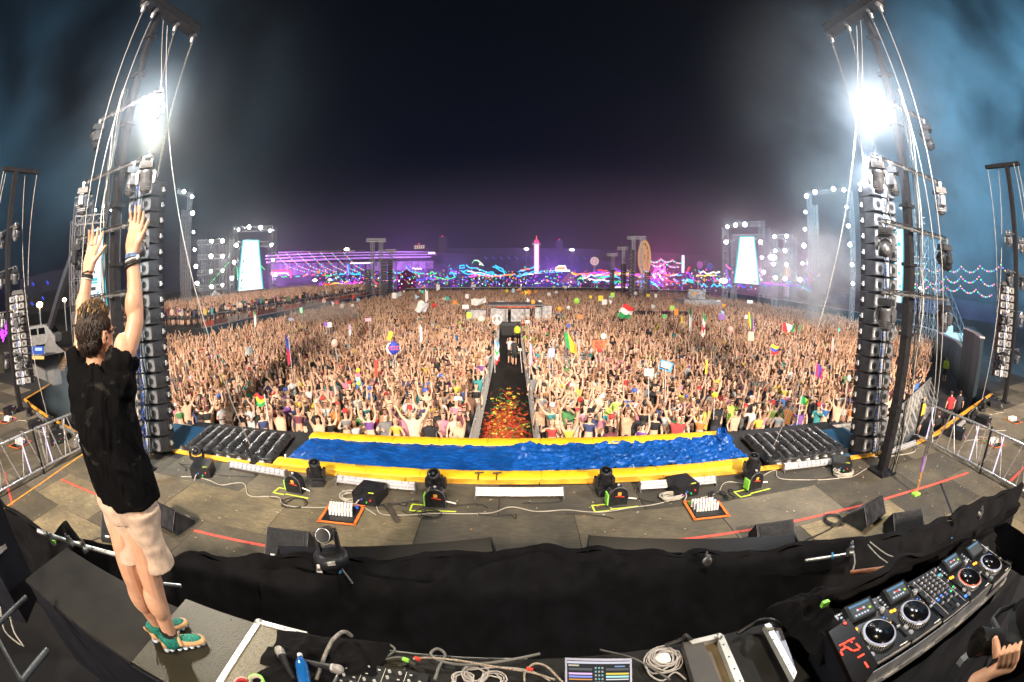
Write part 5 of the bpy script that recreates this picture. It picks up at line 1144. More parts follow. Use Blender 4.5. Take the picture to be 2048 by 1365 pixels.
# floor of the pit behind the drape is the stage deck; the booth platform
# --- riser box on which he stands
TOPM = mat('riser_top', (.018, .0175, .017), .7, var=.25, scale=5, bump=.05, spec=.12); SIDM = mat('riser_side', (.010, .011, .016), .8, var=.2, spec=.1)
def texmat(name, c1, c2, sc, rough=.55):
    m = mat(name, c1, rough, var=0); n = m.node_tree.nodes; L = m.node_tree.links; b = n['Principled BSDF']; t = n.new('ShaderNodeTexCoord')
    v = n.new('ShaderNodeTexVoronoi'); v.inputs['Scale'].default_value = sc; L.new(t.outputs['Object'], v.inputs['Vector'])
    ns = n.new('ShaderNodeTexNoise'); ns.inputs['Scale'].default_value = 4; ns.inputs['Detail'].default_value = 8; L.new(t.outputs['Object'], ns.inputs['Vector'])
    mx = n.new('ShaderNodeMix'); mx.data_type = 'RGBA'; mx.inputs[6].default_value = (*c1, 1); mx.inputs[7].default_value = (*c2, 1); L.new(ns.outputs[0], mx.inputs[0])
    mu = n.new('ShaderNodeVectorMath'); mu.operation = 'SCALE'; mr = n.new('ShaderNodeMapRange'); mr.inputs[2].default_value = .8; mr.inputs[3].default_value = 1.25; mr.inputs[4].default_value = .65; L.new(v.outputs['Distance'], mr.inputs[0])
    L.new(mx.outputs[2], mu.inputs[0]); L.new(mr.outputs[0], mu.inputs[3]); L.new(mu.outputs[0], b.inputs['Base Color'])
    bp = n.new('ShaderNodeBump'); bp.inputs['Strength'].default_value = .6; bp.inputs['Distance'].default_value = .002; bp.invert = True; L.new(v.outputs['Distance'], bp.inputs['Height']); L.new(bp.outputs[0], b.inputs['Normal']); return m
GRIP = texmat('grip_phenolic', (.016, .0145, .009), (.046, .040, .022), 90); CASEP = texmat('case_laminate', (.12, .105, .07), (.19, .165, .115), 90)
rb = thing('riser_box', 'long black covered riser box under the performer', 'riser', (-2.75, 1.1, 3.2))
m = MB(); m.box((-2.72, 1.125, 3.545), (1.42, .57, .82)); m.build('box_body', SIDM, rb, world=True)
m = MB(); m.box((-2.72, 1.125, 3.9625), (1.44, .59, .012)); m.build('top_cover', TOPM, rb, world=True)
m = MB(); m.path([(-3.44, .83, 3.955), (-2.0, .83, 3.955)], .012, 6)
for k in range(16): m.ball((-3.4+k*.092, .829, 3.945), .008, 6, k=3)
m.build('seam_edge', BLACK, rb, world=True)
m = MB(); m.box((-1.72, 1.165, 3.545), (.56, .71, .82)); m.build('box_body', SIDM, thing('riser_box', 'textured dark riser board under the shoes next to the white-edged case', 'riser', (-1.7, 1.1, 3.2)), world=True)
par = [o for o in COL.objects if o.name.startswith('riser_box') and o.type == 'EMPTY'][-1]
m = MB(); m.box((-1.715, 1.18, 3.9605), (.57, .69, .013)); m.build('top_board', GRIP, par, world=True)
m = MB(); m.lathe([(.008, 0), (.008, .004)], 8, (-1.6, 1.49, 3.967)); m.build('bolt_hole', BLKPL, par, world=True)
# --- white-edged flight case lid
fc = thing('flight_case', 'olive laminate flight case lid with white aluminium edges', 'flight case', (-1.1, 1.2, 3.3))
m = MB(); m.box((-1.08, 1.13, 3.60), (.66, .78, .78)); m.build('case_body', SIDM, fc, world=True)
m = MB(); m.box((-1.07, 1.13, 3.9925), (.64, .76, .012)); m.build('lid_panel', CASEP, fc, world=True)
WALU = mat('white_aluminium', (.5, .49, .46), .35, .3, var=.12, scale=10)
m = MB(); m.box((-1.395, 1.10, 3.992), (.036, .82, .03)); m.build('edge_profile', WALU, fc, world=True); m = MB(); m.box((-1.235, 1.515, 3.992), (.30, .034, .03)); m.build('edge_profile', WALU, fc, world=True)
m = MB(); m.ball((-1.395, 1.512, 4.0), (.03, .03, .016), 12); m.build('ball_corner', ALU, fc, world=True)
for k in range(5): m = MB(); m.lathe([(.005, 0), (.004, .003)], 8, (-1.395, 1.38-k*.15, 4.007)); m.build('rivet', BLKPL, fc, world=True)
for k in range(3): m = MB(); m.lathe([(.005, 0), (.004, .003)], 8, (-1.3+k*.08, 1.515, 4.007)); m.build('rivet', BLKPL, fc, world=True)
# --- table
TAB = mat('table_black', (.016, .016, .016), .7, var=.3, scale=7, bump=.08, spec=.15)
tb = thing('table', 'long black booth table carrying mixer, laptop and cases', 'table', (.5, 1.1, 3.2))
m = MB(); m.box((.55, 1.08, 3.965), (2.62, .88, .03)); m.build('tabletop', TAB, tb, world=True); m = MB(); m.box((-.35, 1.519, 3.975), (.85, .006, .03)); m.build('edge_trim', ALU, tb, world=True)
m = MB(); m.box((.55, 1.08, 3.55), (2.56, .82, .78)); m.build('skirt', SIDM, tb, world=True)
m = MB(); m.box((-.66, 1.22, 3.983), (.30, .5, .006)); m.build('rubber_mat', GRIP, tb, world=True)
# black cloth crumpled on the case
def clothf(cx, cy, w, d, h, seed, rot):
    def fn(u, v):
        x = (u-.5)*w; y = (v-.5)*d; e_ = 1+.22*wob((math.atan2(y, x)*1.5, 0, seed), 1); x *= e_; y *= e_*(1+.2*wob((x*4, 0, seed)))
        r1 = abs(wob((x*4+y*2, y*7-x*1.5, seed), 1.0)); r2 = abs(wob((x*9-y*3, y*11, seed+2), 1)); ed = min(1, min(u, 1-u, v, 1-v)*5)
        z = .012+h*(1-1.7*r1)*(.35+.65*ed)+h*.35*(1-2*r2)*ed
        return (cx+x*math.cos(rot)-y*math.sin(rot), cy+x*math.sin(rot)+y*math.cos(rot), 4.002+max(.004, z))
    return fn
m = MB(); m.sheet(clothf(-.93, 1.36, .62, .30, .05, 3, R(5)), 110, 60); m.build('black_cloth', DKCLOTH, label='crumpled black cloth lying on the white-edged flight case', cat='cloth')
m = MB(); m.sheet(clothf(-1.0, 1.18, .36, .34, .035, 8, R(-20)), 80, 60); m.build('black_cloth', DKCLOTH, label='folds of black cloth around the bottle and microphones', cat='cloth')
# microphones
def mic(lab, a, b, s=1):
    a, b = Vector(a), Vector(b); d = (b-a).normalized(); q = d.to_track_quat('Z', 'Y').to_matrix(); t = thing('microphone', lab, 'microphone', a, group='microphones on the case')
    m = MB(); m.lathe([(.012, 0), (.014, .02), (.0165, .10), (.020, .145), (.024, .155)], 14, (0, 0, 0), 'Z', rot=q); m.build('handle', BLKPL, t)
    m = MB(); m.lathe([(.0245, .152), (.0255, .158), (.0245, .165)], 14, (0, 0, 0), 'Z', rot=q); m.build('collar_ring', ALU, t)
    m = MB(); m.lathe([(.024, .162), (.027, .178), (.026, .195), (.018, .21), (.001, .215)], 14, (0, 0, 0), 'Z', rot=q); m.build('grille_ball', mat('mic_grille', (.42, .40, .37), .4, .6, var=.5, scale=300, bump=.6), t)
p1 = onz(588, 1358, 4.08); p2 = onz(566, 1316, 4.10); mic('wireless microphone standing left of the blue bottle', p1, p2); mic('microphone lying right of the blue bottle, pointing to the mixer', onz(606, 1322, 4.09), onz(690, 1342, 4.09))
# bottle
bc = onz(608, 1358, 4.10); bd = (onz(601, 1318, 4.11)-bc).normalized(); q = bd.to_track_quat('Z', 'Y').to_matrix()
bt = thing('water_bottle', 'blue plastic water bottle with a pale cap', 'bottle', bc)
BLUW = mat('blue_water', (.02, .22, .75), .08, var=.1, coat=.6, trans=.55)
m = MB(); m.lathe([(.028, -.06), (.032, -.04), (.031, .0), (.0335, .01), (.031, .02), (.0335, .03), (.031, .05), (.033, .07), (.030, .10), (.020, .125), (.0125, .135), (.0125, .145)], 20, (0, 0, 0), rot=q); m.build('bottle_body', BLUW, bt)
m = MB(); m.lathe([(.0145, .143), (.0145, .160), (.012, .163)], 16, (0, 0, 0), rot=q); m.build('cap', mat('pale_cap', (.55, .6, .7), .5), bt)
m = MB(); m.sheet(lambda u, v: q @ Vector((.0338*math.cos(R(-150+120*u)), .0338*math.sin(R(-150+120*u)), .03+.05*v)), 10, 3); m.build('label', mat('bottle_label', (.45, .6, .75), .4, var=.8, scale=70), bt)
# tape rolls
for (px, py, c, lab, r_) in ((487, 1372, mat('pink_tape', (.75, .35, .38), .5), 'roll of red and pink tape at the bottom edge', .045), (514, 1366, GRTAPE, 'roll of bright green tape beside the pink roll', .045)):
    c0 = onz(px, py, 4.03); t = thing('tape_roll', lab, 'tape roll', c0, group='tape rolls on the case'); m = MB()
    m.lathe([(r_, -.024), (r_, .024), (r_*.8, .024), (r_*.8, -.024), (r_, -.024)], 24, (0, 0, .0)); m.build('tape', c, t); m = MB(); m.lathe([(r_*.8, -.023), (r_*.8, .025), (r_*.70, .025), (r_*.70, -.023), (r_*.8, -.023)], 24); m.build('core', mat('tape_core', (.5, .45, .38), .8) if c == GRTAPE else mat('red_core', (.4, .03, .03), .5), t)
# bundled grey cable arc
cable('thick bundle of grey cables tied together arching over the black cloth', [tuple(onz(630, 1370, 4.03)), tuple(onz(643, 1330, 4.07)), tuple(onz(655, 1300, 4.12)), tuple(onz(668, 1278, 4.17)), tuple(onz(688, 1264, 4.16)), tuple(onz(703, 1272, 4.08))], .011, mat('grey_cable', (.2, .19, .18), .5, var=.5, scale=60), group='cables on the booth table', wig=.0)
# small mixer
mx = thing('small_mixer', 'compact black mixer with rows of pale knobs on the table', 'mixer', (-.60, 1.20, 3.99), R(-3))
m = MB(); m.box((0, 0, .02), (.42, .32, .045)); m.build('chassis', BLKPL, mx)
m = MB(); m.box((-.213, 0, .03), (.008, .32, .05)); m.build('side_rail', ALU, mx)
k0 = MB(); k0.lathe([(.0085, 0), (.0075, .016), (.003, .017)], 8); kme = k0.mesh('knob', mat('pale_knob', (.45, .44, .42), .4, var=.2)); k1 = MB(); k1.box((0, 0, .003), (.012, .006, .006)); bme = k1.mesh('button', mat('white_button', (.6, .6, .58), .5))
for i in range(8):
    for j in range(7):
        if (i*3+j*5) % 7 == 0: continue
        o = link('knob' if (i+j) % 3 else 'button', kme if (i+j) % 3 else bme, mx); o.location = (-.185+i*.052, .13-j*.042, .0435)
for i in (2, 4, 6): m = MB(); m.box((-.21+i*.052, 0, .0438), (.002, .3, .002)); m.build('divider_line', WHITE, mx)
# cables on table
GC = mat('dark_grey_cable', (.09, .09, .085), .5, var=.3)
cable('grey looping cable near the small mixer', [tuple(onz(*p, 4.02)) for p in ((735, 1345), (745, 1320), (770, 1290), (790, 1300), (770, 1318), (800, 1315), (830, 1330))], .007, GC, group='cables on the booth table', wig=0)
cable('grey cable curling behind the small mixer', [tuple(onz(*p, 4.03)) for p in ((870, 1360), (878, 1335), (890, 1310), (875, 1298), (862, 1308), (880, 1322), (930, 1330), (1010, 1322), (1080, 1308))], .008, mat('mid_grey_cable', (.12, .12, .115), .5), group='cables on the booth table', wig=0)
cable('braided cable with red plug crossing the table', [tuple(onz(*p, 4.035)) for p in ((826, 1318), (860, 1316), (920, 1322), (990, 1334), (1060, 1345), (1110, 1360))], .006, mat('braided_cable', (.3, .25, .2), .8, var=.9, scale=200), group='cables on the booth table', wig=0)
cable('brown looped cable left of the laptop', [tuple(onz(*p, 4.03)) for p in ((1050, 1375), (1050, 1345), (1070, 1328), (1095, 1335), (1125, 1365))], .006, MATS['braided_cable'], group='cables on the booth table', wig=0)
for i, (px, py, mt_, lab) in enumerate(((806, 1318, GRTAPE, 'green plug on the cable behind the small mixer'), (829, 1316, mat('red_plug2', (.7, .05, .03), .4), 'red plug on the cable behind the small mixer'), (1053, 1338, MATS['red_plug2'], 'orange-red plug left of the laptop'))):
    m = MB(); p = onz(px, py, 4.03); m.path([p, p+Vector((.03, -.01, 0))], .012, 8); m.build('cable_plug', mt_, label=lab, cat='plug')
for i, (px, py, r_, lab) in enumerate(((950, 1352, .055, 'white cable coil in the middle of the table'), (985, 1365, .05, 'second white cable coil at the bottom centre'), (925, 1362, .045, 'small white cable coil next to the mixer'))):
    p = onz(px, py, 3.985); coil(lab, (p.x, p.y), r_, 4, .0042, mat('white_cable', (.42, .39, .38), .45, var=.1), 20+i, z=3.985, group='white cables on the table')
cable('white cable trailing across the table to the laptop', [tuple(onz(*p, 4.0)) for p in ((940, 1340), (1000, 1335), (1060, 1342), (1100, 1362))], .004, MATS['white_cable'], group='cables on the booth table', wig=0)
# laptop
lp = thing('laptop', 'open laptop with a colourful mixing screen on the table', 'laptop', (.42, 1.38, 3.98))
def onplane(px, py, o, n): d = ray(px, py); return C0+d*((Vector(o)-C0).dot(Vector(n))/d.dot(Vector(n)))
lo = Vector((.42, 1.30, 3.99)); ln = Vector((0.0, -.72, .70)).normalized()
TL, TR = onplane(1131, 1317, lo, ln), onplane(1273, 1318, lo, ln); dn = Vector((0, -.70, -.72)).normalized(); wv = (TR-TL); wv = wv.normalized()*.315; TR = TL+wv; BL = TL+dn*.215; 
o_ = (TL+TR)/2+dn*.107; ux = wv.normalized(); uy = -dn; uz = ux.cross(uy)
MR = Matrix((ux, uy, uz)).transposed()
m = MB(); m.box(o_-uz*.004, (.32, .22, .008), MR); m.build('lid', mat('lid_grey', (.12, .13, .18), .35, .6), lp, world=True)
def scrq(name, x, y, w, h, c, s=1.6, dz=.0015):
    m = MB(); m.box(o_+ux*x+uy*y+uz*dz, (w, h, .0008), MR); return m.build(name, glow('screen_%d_%d_%d' % tuple(int(v*99) for v in c), c, s), lp, world=True)
scrq('screen', 0, 0, .30, .195, (.018, .02, .026), 1)
scrq('menu_bar', 0, .088, .30, .012, (.75, .75, .85), 1, .003); scrq('title_text', -.12, .072, .05, .008, (.9, .8, .6), .8, .003); scrq('title_text', .10, .068, .05, .007, (.3, .5, .8), .8, .003)
for s_ in (-1, 1):
    scrq('wave_header', s_*.088, .052, .11, .012, (.12, .13, .14), 1, .003); scrq('waveform', s_*.088, .028, .11, .010, (.9, .6, .95) if s_ < 0 else (.9, .7, .1), 1.1, .003); scrq('waveform', s_*.088, .012, .11, .010, (.3, .35, .95) if s_ < 0 else (.5, .95, .95), 1.1, .003); scrq('waveform', s_*.088, -.003, .11, .006, (.95, .4, .1) if s_ < 0 else (.9, .9, .9), 1, .003)
    scrq('track_list', s_*.088, -.035, .11, .030, (.22, .23, .24), .8, .003)
    for k in range(5): scrq('cue_button', s_*.088-.044+k*.022, -.062, .012, .006, ((.9, .5, .1), (.2, .7, .9), (.8, .8, .8))[k % 3], .9, .003)
for i in range(3):
    for j in range(7): scrq('mixer_dial', -.016+i*.016, .060-j*.020, .009, .010, ((.5, .6, .6), (.2, .7, .75), (.6, .6, .55))[(i+j) % 3], .8, .003)
# charger coil
cp = onz(1325, 1320, 4.0); t = thing('laptop_charger', 'white laptop power brick with coiled white cable right of the laptop', 'charger', (cp.x, cp.y, 3.98))
m = MB(); m.prism([(cp.x+a, cp.y+b_, 3.985) for a, b_ in rrect(.075, .075, 4, .3)], (0, 0, 0), (0, 0, .03)); m.build('power_brick', WHITE, t, world=True)
for i, r_ in enumerate((.085, .075, .06)): coil('x', (cp.x+.004*i, cp.y), r_, 3, .0045, MATS['white_cable'], 31+i, z=3.99+.008*i, par=t, name='cable_loop')
cable('white cable hanging from the charger coil to the table edge', [tuple(onz(*p, 4.0)) for p in ((1292, 1330), (1300, 1350), (1325, 1362), (1350, 1345), (1372, 1360))], .0045, MATS['white_cable'], group='cables on the booth table', wig=0)
cable('black cable lying over the charger coil', [tuple(onz(*p, 4.03)) for p in ((1200, 1300), (1260, 1315), (1300, 1335), (1340, 1360))], .006, GC, group='cables on the booth table', wig=0)
# --- open flight case with tray
c2 = thing('flight_case', 'black flight case tray with worn aluminium edge and brown slot', 'flight case', (1.0, 1.3, 3.98))
m = MB(); m.prism([onz(1365, 1285, 4.05), onz(1405, 1280, 4.05), onz(1444, 1372, 4.05), onz(1392, 1376, 4.05)][::-1], (0, 0, 0), (0, 0, -.05)); m.build('lid_board', mat('worn_board', (.05, .045, .042), .6, var=.2), c2, world=True)
m = MB(); m.prism([onz(1405, 1284, 4.02), onz(1436, 1280, 4.02), onz(1478, 1372, 4.02), onz(1440, 1372, 4.02)][::-1], (0, 0, 0), (0, 0, -.03)); m.build('slot_board', mat('brown_ply', (.10, .07, .035), .5, var=.3, bump=.1), c2, world=True)
m = MB(); m.prism([onz(1434, 1272, 4.06), onz(1447, 1270, 4.06), onz(1492, 1372, 4.06), onz(1474, 1374, 4.06)][::-1], (0, 0, 0), (0, 0, -.07)); m.build('edge_profile', WALU, c2, world=True)
m = MB(); m.prism([onz(1378, 1281, 4.058), onz(1440, 1266, 4.058), onz(1440, 1276, 4.058), onz(1385, 1288, 4.058)][::-1], (0, 0, 0), (0, 0, -.06)); m.build('edge_profile', WALU, c2, world=True)
m = MB(); p = onz(1438, 1273, 4.065); m.ball(p, (.022, .022, .014), 12); m.build('ball_corner', ALU, c2, world=True)
for k in range(4): m = MB(); p = onz(1447+k*11, 1290+k*24, 4.062); m.lathe([(.005, 0), (.005, .003)], 8, p); m.build('rivet', BLKPL, c2, world=True)
c3 = thing('flight_case', 'flight case end panel with riveted aluminium strip beside the clock', 'flight case', (1.4, 1.3, 3.98))
m = MB(); m.prism([onz(1529, 1250, 4.10), onz(1539, 1246, 4.10), onz(1594, 1345, 4.10), onz(1588, 1360, 4.10)][::-1], (0, 0, 0), (0, 0, -.04)); m.build('edge_profile', WALU, c3, world=True)
m = MB(); m.prism([onz(1540, 1248, 4.09), onz(1560, 1250, 4.09), onz(1592, 1340, 4.09)][::-1], (0, 0, 0), (0, 0, -.08)); m.build('end_panel', mat('grey_panel', (.10, .10, .12), .4, .3), c3, world=True)
for k in range(6): m = MB(); p = onz(1537+k*10, 1262+k*17, 4.103); m.lathe([(.004, 0), (.004, .003)], 8, p); m.build('rivet', BLKPL, c3, world=True)
m = MB(); m.prism([onz(1445, 1285, 4.0), onz(1530, 1262, 4.0), onz(1590, 1372, 4.0), onz(1490, 1376, 4.0)][::-1], (0, 0, 0), (0, 0, -.02)); m.build('mat_board', TAB, c3, world=True)
cable('thick black cable humping over the case corner', [tuple(p) for p in (onz(1475, 1268, 4.03), onz(1505, 1250, 4.06), onz(1525, 1240, 4.12), onz(1550, 1243, 4.13), onz(1570, 1262, 4.05))], .012, CABB, group='cables on the booth table', wig=0)
cable('thick black cable behind the charger', [tuple(p) for p in (onz(1330, 1292, 4.02), onz(1362, 1280, 4.05), onz(1372, 1272, 4.08), onz(1385, 1284, 4.04))], .012, CABB, group='cables on the booth table', wig=0)
m = MB(); m.sheet(clothf(1.62, 1.30, .40, .52, .13, 12, R(10)), 110, 90)
m.v = [(x, y, z+.05) for x, y, z in m.v]; m.build('black_cloth', DKCLOTH, label='bunched black cloth between the case strip and the clock', cat='cloth')
# ------------------------------------------------------------------ decks
ZD = 4.20
DKP = mat('player_black', (.010, .010, .012), .32, var=.2, scale=12)
BTN = {n: glow('led_'+n, c, s) for n, c, s in (('amber', (1, .36, .02), 3.5), ('blue', (.05, .2, 1), 3), ('white', (.7, .78, .9), 1.0), ('cyan', (.1, .7, .75), 1.2), ('green', (.1, .9, .2), 2), ('red', (1, .04, .02), 3), ('pink', (.8, .5, .42), .9), ('dimblue', (.25, .3, .9), 1))}
SILV = mat('silver_button', (.5, .5, .52), .3, .5, var=.2)
def bx(par, name, x, y, z, w, d, h, mt): m = MB(); m.box((x, y, z+h/2), (w, d, h)); return m.build(name, mt, par)
def player(x, y, rz, lab, red=False):
    t = thing('media_player', lab, 'media player', (x, y, ZD), rz, 'media players in the booth'); H = .105
    bx(t, 'chassis', 0, 0, 0, .304, .40, H, DKP); zt = H
    # screen wedge at the back
    rx = Matrix.Rotation(R(14), 3, 'X')
    m = MB(); m.box((-.01, .145, zt+.016), (.20, .11, .034), rx); s0 = m.build('display_housing', BLKPL, t)
    def sq(nm, a, b, w, h, mt, dz=0): m = MB(); m.box(Vector((-.01, .145, zt+.016))+rx @ Vector((a, b, .0185+dz)), (w, h, .001), rx); m.build(nm, mt, s0)
    sq('screen', 0, 0, .155, .088, glow('player_screen', (.085, .10, .105), 1.0)); sq('screen_header', 0, .036, .155, .014, glow('screen_head', (.12, .3, .5), 1), .001)
    if not lab.startswith('right'):
        sq('screen_icon', -.03, .004, .014, .014, BTN['white'], .001); sq('screen_icon', .018, .004, .014, .014, BTN['white'], .001); sq('screen_line', -.006, .004, .03, .003, BTN['red'], .001); sq('screen_badge', .058, -.010, .016, .014, glow('lime_badge', (.5, .9, .05), 1.2), .001)
        for k in range(5): sq('screen_text', -.055+k*.022, -.026, .014, .012, BTN['white'], .001)
    for k in range(5): bx(t, 'button', -.125, .19-k*.024, zt, .012, .010, .006, BTN['white'] if k % 2 else SILV)
    for k in range(4): bx(t, 'button', .110+.016*(k % 2), .185-k*.026, zt, .012, .012, .008, SILV if k != 2 else BTN['dimblue'])
    m = MB(); m.lathe([(.017, 0), (.016, .022), (.012, .024)], 14, (.125, .085, zt)); m.build('browse_knob', SILV, t)
    for k in range(6): bx(t, 'top_button', -.07+k*.022, .195, zt+.03, .014, .008, .004, BTN['cyan'] if k == 2 else SILV)
    # jog wheel
    jy = -.055; m = MB(); m.lathe([(.108, 0), (.108, .018), (.100, .024)], 40, (-.012, jy, zt)); j = m.build('jog_ring', SILV, t)
    m = MB()
    for k in range(44):
        a = 2*math.pi*k/44; m.box((-.012+.106*math.cos(a), jy+.106*math.sin(a), zt+.012), (.006, .009, .018), a)
    m.build('jog_notches', DKP, j)
    m = MB(); m.lathe([(.097, .0235), (.088, .0265)], 40, (-.012, jy, zt)); m.build('jog_light', glow('jog_red', (1, .12, .04), 1.3) if red else glow('jog_white', (.72, .75, 1), .85), j)
    m = MB(); m.lathe([(.089, .024), (.089, .029), (.001, .030)], 40, (-.012, jy, zt)); m.build('jog_top', SCR, j)
    m = MB(); m.lathe([(.010, .030), (.008, .0315), (.001, .032)], 14, (-.012, jy, zt)); m.build('jog_centre', SILV, j)
    for k in range(2): m = MB(); m.lathe([(.011, 0), (.010, .006)], 12, (-.125+.026*k*.95, .052-.004*k, zt)); m.build('loop_button', BTN['amber'], t)
    for k in range(2): m = MB(); m.lathe([(.017, 0), (.016, .008)], 14, (-.128, -.10-.045*k*1.1, zt)); m.build('cue_button' if k else 'play_button', SILV if k == 0 else GREYM, t)
    bx(t, 'tempo_slot', .130, -.09, zt, .022, .145, .002, SCR); bx(t, 'tempo_fader', .130, -.075, zt, .024, .012, .014, SILV)
    for k in range(4): bx(t, 'led', .104+.013*(k % 2), .035-.018*k, zt, .006, .006, .004, (BTN['blue'], BTN['pink'], BTN['white'], BTN['amber'])[k])
    bx(t, 'front_badge', .085, -.193, zt, .06, .006, .002, WHITE)
    bx(t, 'front_lip', 0, -.203, 0.06, .29, .010, .03, SILV)
def onz2(px, py): return onz(px, py, ZD+.13)
J = [onz2(1760, 1264), onz2(1832, 1223), onz2(1940, 1154), onz2(1983, 1125)]
labs = ['media player with white-lit wheel nearest the red digital clock', 'second media player, just left of the club mixer', 'media player with the red-lit wheel right of the mixer', 'right end media player with a plain grey screen']
for i, p in enumerate(J): player(p.x+.012, p.y+.055, R((0, 0, 0, 0)[i]), labs[i], i == 2)
cx = (J[1].x+J[2].x)/2+.012; cy = (J[1].y+J[2].y)/2+.055
t = thing('club_mixer', 'black four channel club mixer in the middle of the players', 'mixer', (cx, cy, ZD))
bx(t, 'chassis', 0, 0, 0, .33, .40, .105, DKP)
k0 = MB(); k0.lathe([(.010, 0), (.0085, .02), (.003, .021)], 10); kme2 = k0.mesh('knob', mat('steel_knob', (.22, .22, .24), .3, .5, var=.2))
for i in range(6):
    for j in range(6):
        if i in (0, 5) and j % 2: continue
        o = link('knob', kme2, t); o.location = (-.125+i*.049, .165-j*.034, .105)
for i in range(6):
    for j in range(2): bx(t, 'button', -.12+i*.049, -.035-.018*j, .105, .016, .009, .005, (BTN['pink'], BTN['white'], BTN['blue'], BTN['pink'], BTN['dimblue'], BTN['green'])[(i+j) % 6])
for i in range(4): bx(t, 'fader_slot', -.074+i*.049, -.115, .105, .005, .085, .002, SCR); bx(t, 'fader', -.074+i*.049, -.095-.01*(i % 2), .105, .022, .011, .014, SILV)
bx(t, 'crossfader_slot', 0, -.178, .105, .09, .005, .002, SCR); bx(t, 'crossfader', .01, -.178, .105, .011, .022, .014, SILV)
bx(t, 'display', .128, .11, .105, .035, .03, .004, BTN['cyan']); bx(t, 'effect_button', .135, -.16, .105, .018, .018, .006, BTN['blue']); 
for i in range(2): bx(t, 'divider_line', -.10+.2*i, 0, .1052, .002, .38, .001, WHITE)
bx(t, 'front_lip', 0, -.203, .06, .31, .010, .03, SILV)
# deck case
fx0, fx1 = J[0].x-.17, J[3].x+.19; dc = thing('deck_case', 'long flight case with silver edge holding the media players', 'flight case', ((fx0+fx1)/2, cy, 3.3))
m = MB(); m.box(((fx0+fx1)/2, cy, (3.3+ZD)/2), (fx1-fx0, .44, ZD-3.3)); m.build('case_body', SIDM, dc, world=True)
m = MB(); m.box(((fx0+fx1)/2, cy-.235, ZD-.02), (fx1-fx0+.04, .022, .045)); m.build('edge_profile', ALU, dc, world=True); m = MB(); m.box(((fx0+fx1)/2, cy-.226, ZD+.05), (fx1-fx0, .006, .09)); m.build('front_lip', GREYM, dc, world=True)
m = MB(); m.box((fx1+.02, cy, ZD+.03), (.03, .46, .10)); m.build('end_profile', WALU, dc, world=True); m = MB(); m.box((fx1+.03, cy-.19, ZD+.05), (.06, .06, .10)); m.build('corner_latch', ALU, dc, world=True)
for k in range(5): m = MB(); m.prism([((fx0+.2+k*.33)+a, cy-.249, ZD-.01+b_) for a, b_ in ((-.06, 0), (0, .018), (.06, 0), (0, -.018))], (0, 0, 0), (0, .004, 0)); m.build('edge_plate', WALU, dc, world=True)
def clothside(u, v):
    x = fx0-.1+(fx1-fx0+.5)*u; return Vector((x, cy-.28-.25*v+.03*math.sin(u*26+3*wob((u*5, v, 1)))*v+.02*wob((u*9, v*5, 2)), ZD-.05-1.0*v))
m = MB(); m.sheet(clothside, 120, 16); m.build('table_skirt', mat('dark_satin', (.010, .011, .014), .6, var=.2, bump=.1, spec=.15), label='dark cloth skirt hanging below the silver edge of the deck case', cat='cloth')
# drape bank behind the decks
drape('booth_drape', 'heaped black drape rising behind the media players', [tuple(ond(px, py, h)) for px, py, h in ((1600, 1215, 2.1), (1660, 1195, 2.15), (1700, 1190, 2.2), (1760, 1150, 2.4), (1800, 1120, 2.6), (1850, 1108, 2.8), (1900, 1088, 3.0), (1950, 1070, 3.3), (2010, 1030, 3.6), (2047, 1010, 3.8))], [(1.45, 1.45, 3.95), (1.7, 1.42, 4.0), (2.0, 1.35, 4.0), (2.4, 1.35, 4.0), (2.8, 1.32, 4.0), (3.1, 1.35, 4.0), (3.5, 1.35, 4.0)], 31, 240, 30, .05, 9, over=.12, group=G)
drape('booth_drape', 'black drape hanging at the far right beside the last player', [tuple(ond(px, py, h)) for px, py, h in ((1990, 1050, 3.3), (2020, 1045, 3.2), (2047, 1060, 3.1), (2080, 1080, 3.1))], [tuple(ond(px, py, h)) for px, py, h in ((1990, 1100, 3.2), (2010, 1130, 3.2), (2040, 1150, 3.2), (2080, 1160, 3.2))], 41, 100, 30, .05, 14, group=G)
# ------------------------------------------------------------------ digital clock
ck = thing('digital_clock', 'black digital clock panel with red digits 12 and a lit red dot', 'clock', onz(1707, 1290, 4.34))
A_, B_ = onz(1662, 1262, 4.34), onz(1698, 1238, 4.34); ux = (B_-A_).normalized(); uy = Vector((-ux.y, ux.x, 0)); Wc = .215; cc = A_+ux*.095-uy*.19
MR = Matrix((ux, uy, Vector((0, 0, 1)))).transposed(); ox = ux; oy = uy
m = MB(); m.prism([onz(*p, 4.338) for p in ((1657, 1264), (1697, 1236), (1757, 1330), (1712, 1378))][::-1], (0, 0, 0), (0, 0, -.03)); m.build('panel', mat('clock_black', (.004, .002, .002), .4, var=.1, spec=.08), ck, world=True)
RED = glow('led_red_digit', (1, .06, .03), 3.5)
def seg(p, q, w=.0095):
    P_ = cc+ox*p[0]+oy*p[1]; Q = cc+ox*q[0]+oy*q[1]; m = MB(); d = (Q-P_).normalized(); e_ = Vector((-d.y, d.x, 0))*w/2
    m.prism([P_, P_+d*w/2-e_, Q-d*w/2-e_, Q, Q-d*w/2+e_, P_+d*w/2+e_], (0, 0, 0), (0, 0, .002)); m.build('digit_segment', RED, ck, world=True)
def cpt(px, py): v = onz(px, py, 4.341)-cc; return (v.dot(ox), v.dot(oy))
for p, q in (((1678, 1292), (1693, 1285)), ((1693, 1284), (1710, 1276)), ((1712, 1287), (1721, 1297)), ((1719, 1299), (1706, 1302)), ((1705, 1302), (1693, 1294)), ((1694, 1294), (1681, 1302)), ((1681, 1303), (1686, 1312)), ((1715, 1316), (1729, 1308)), ((1729, 1324), (1737, 1336))): seg(cpt(*p), cpt(*q))
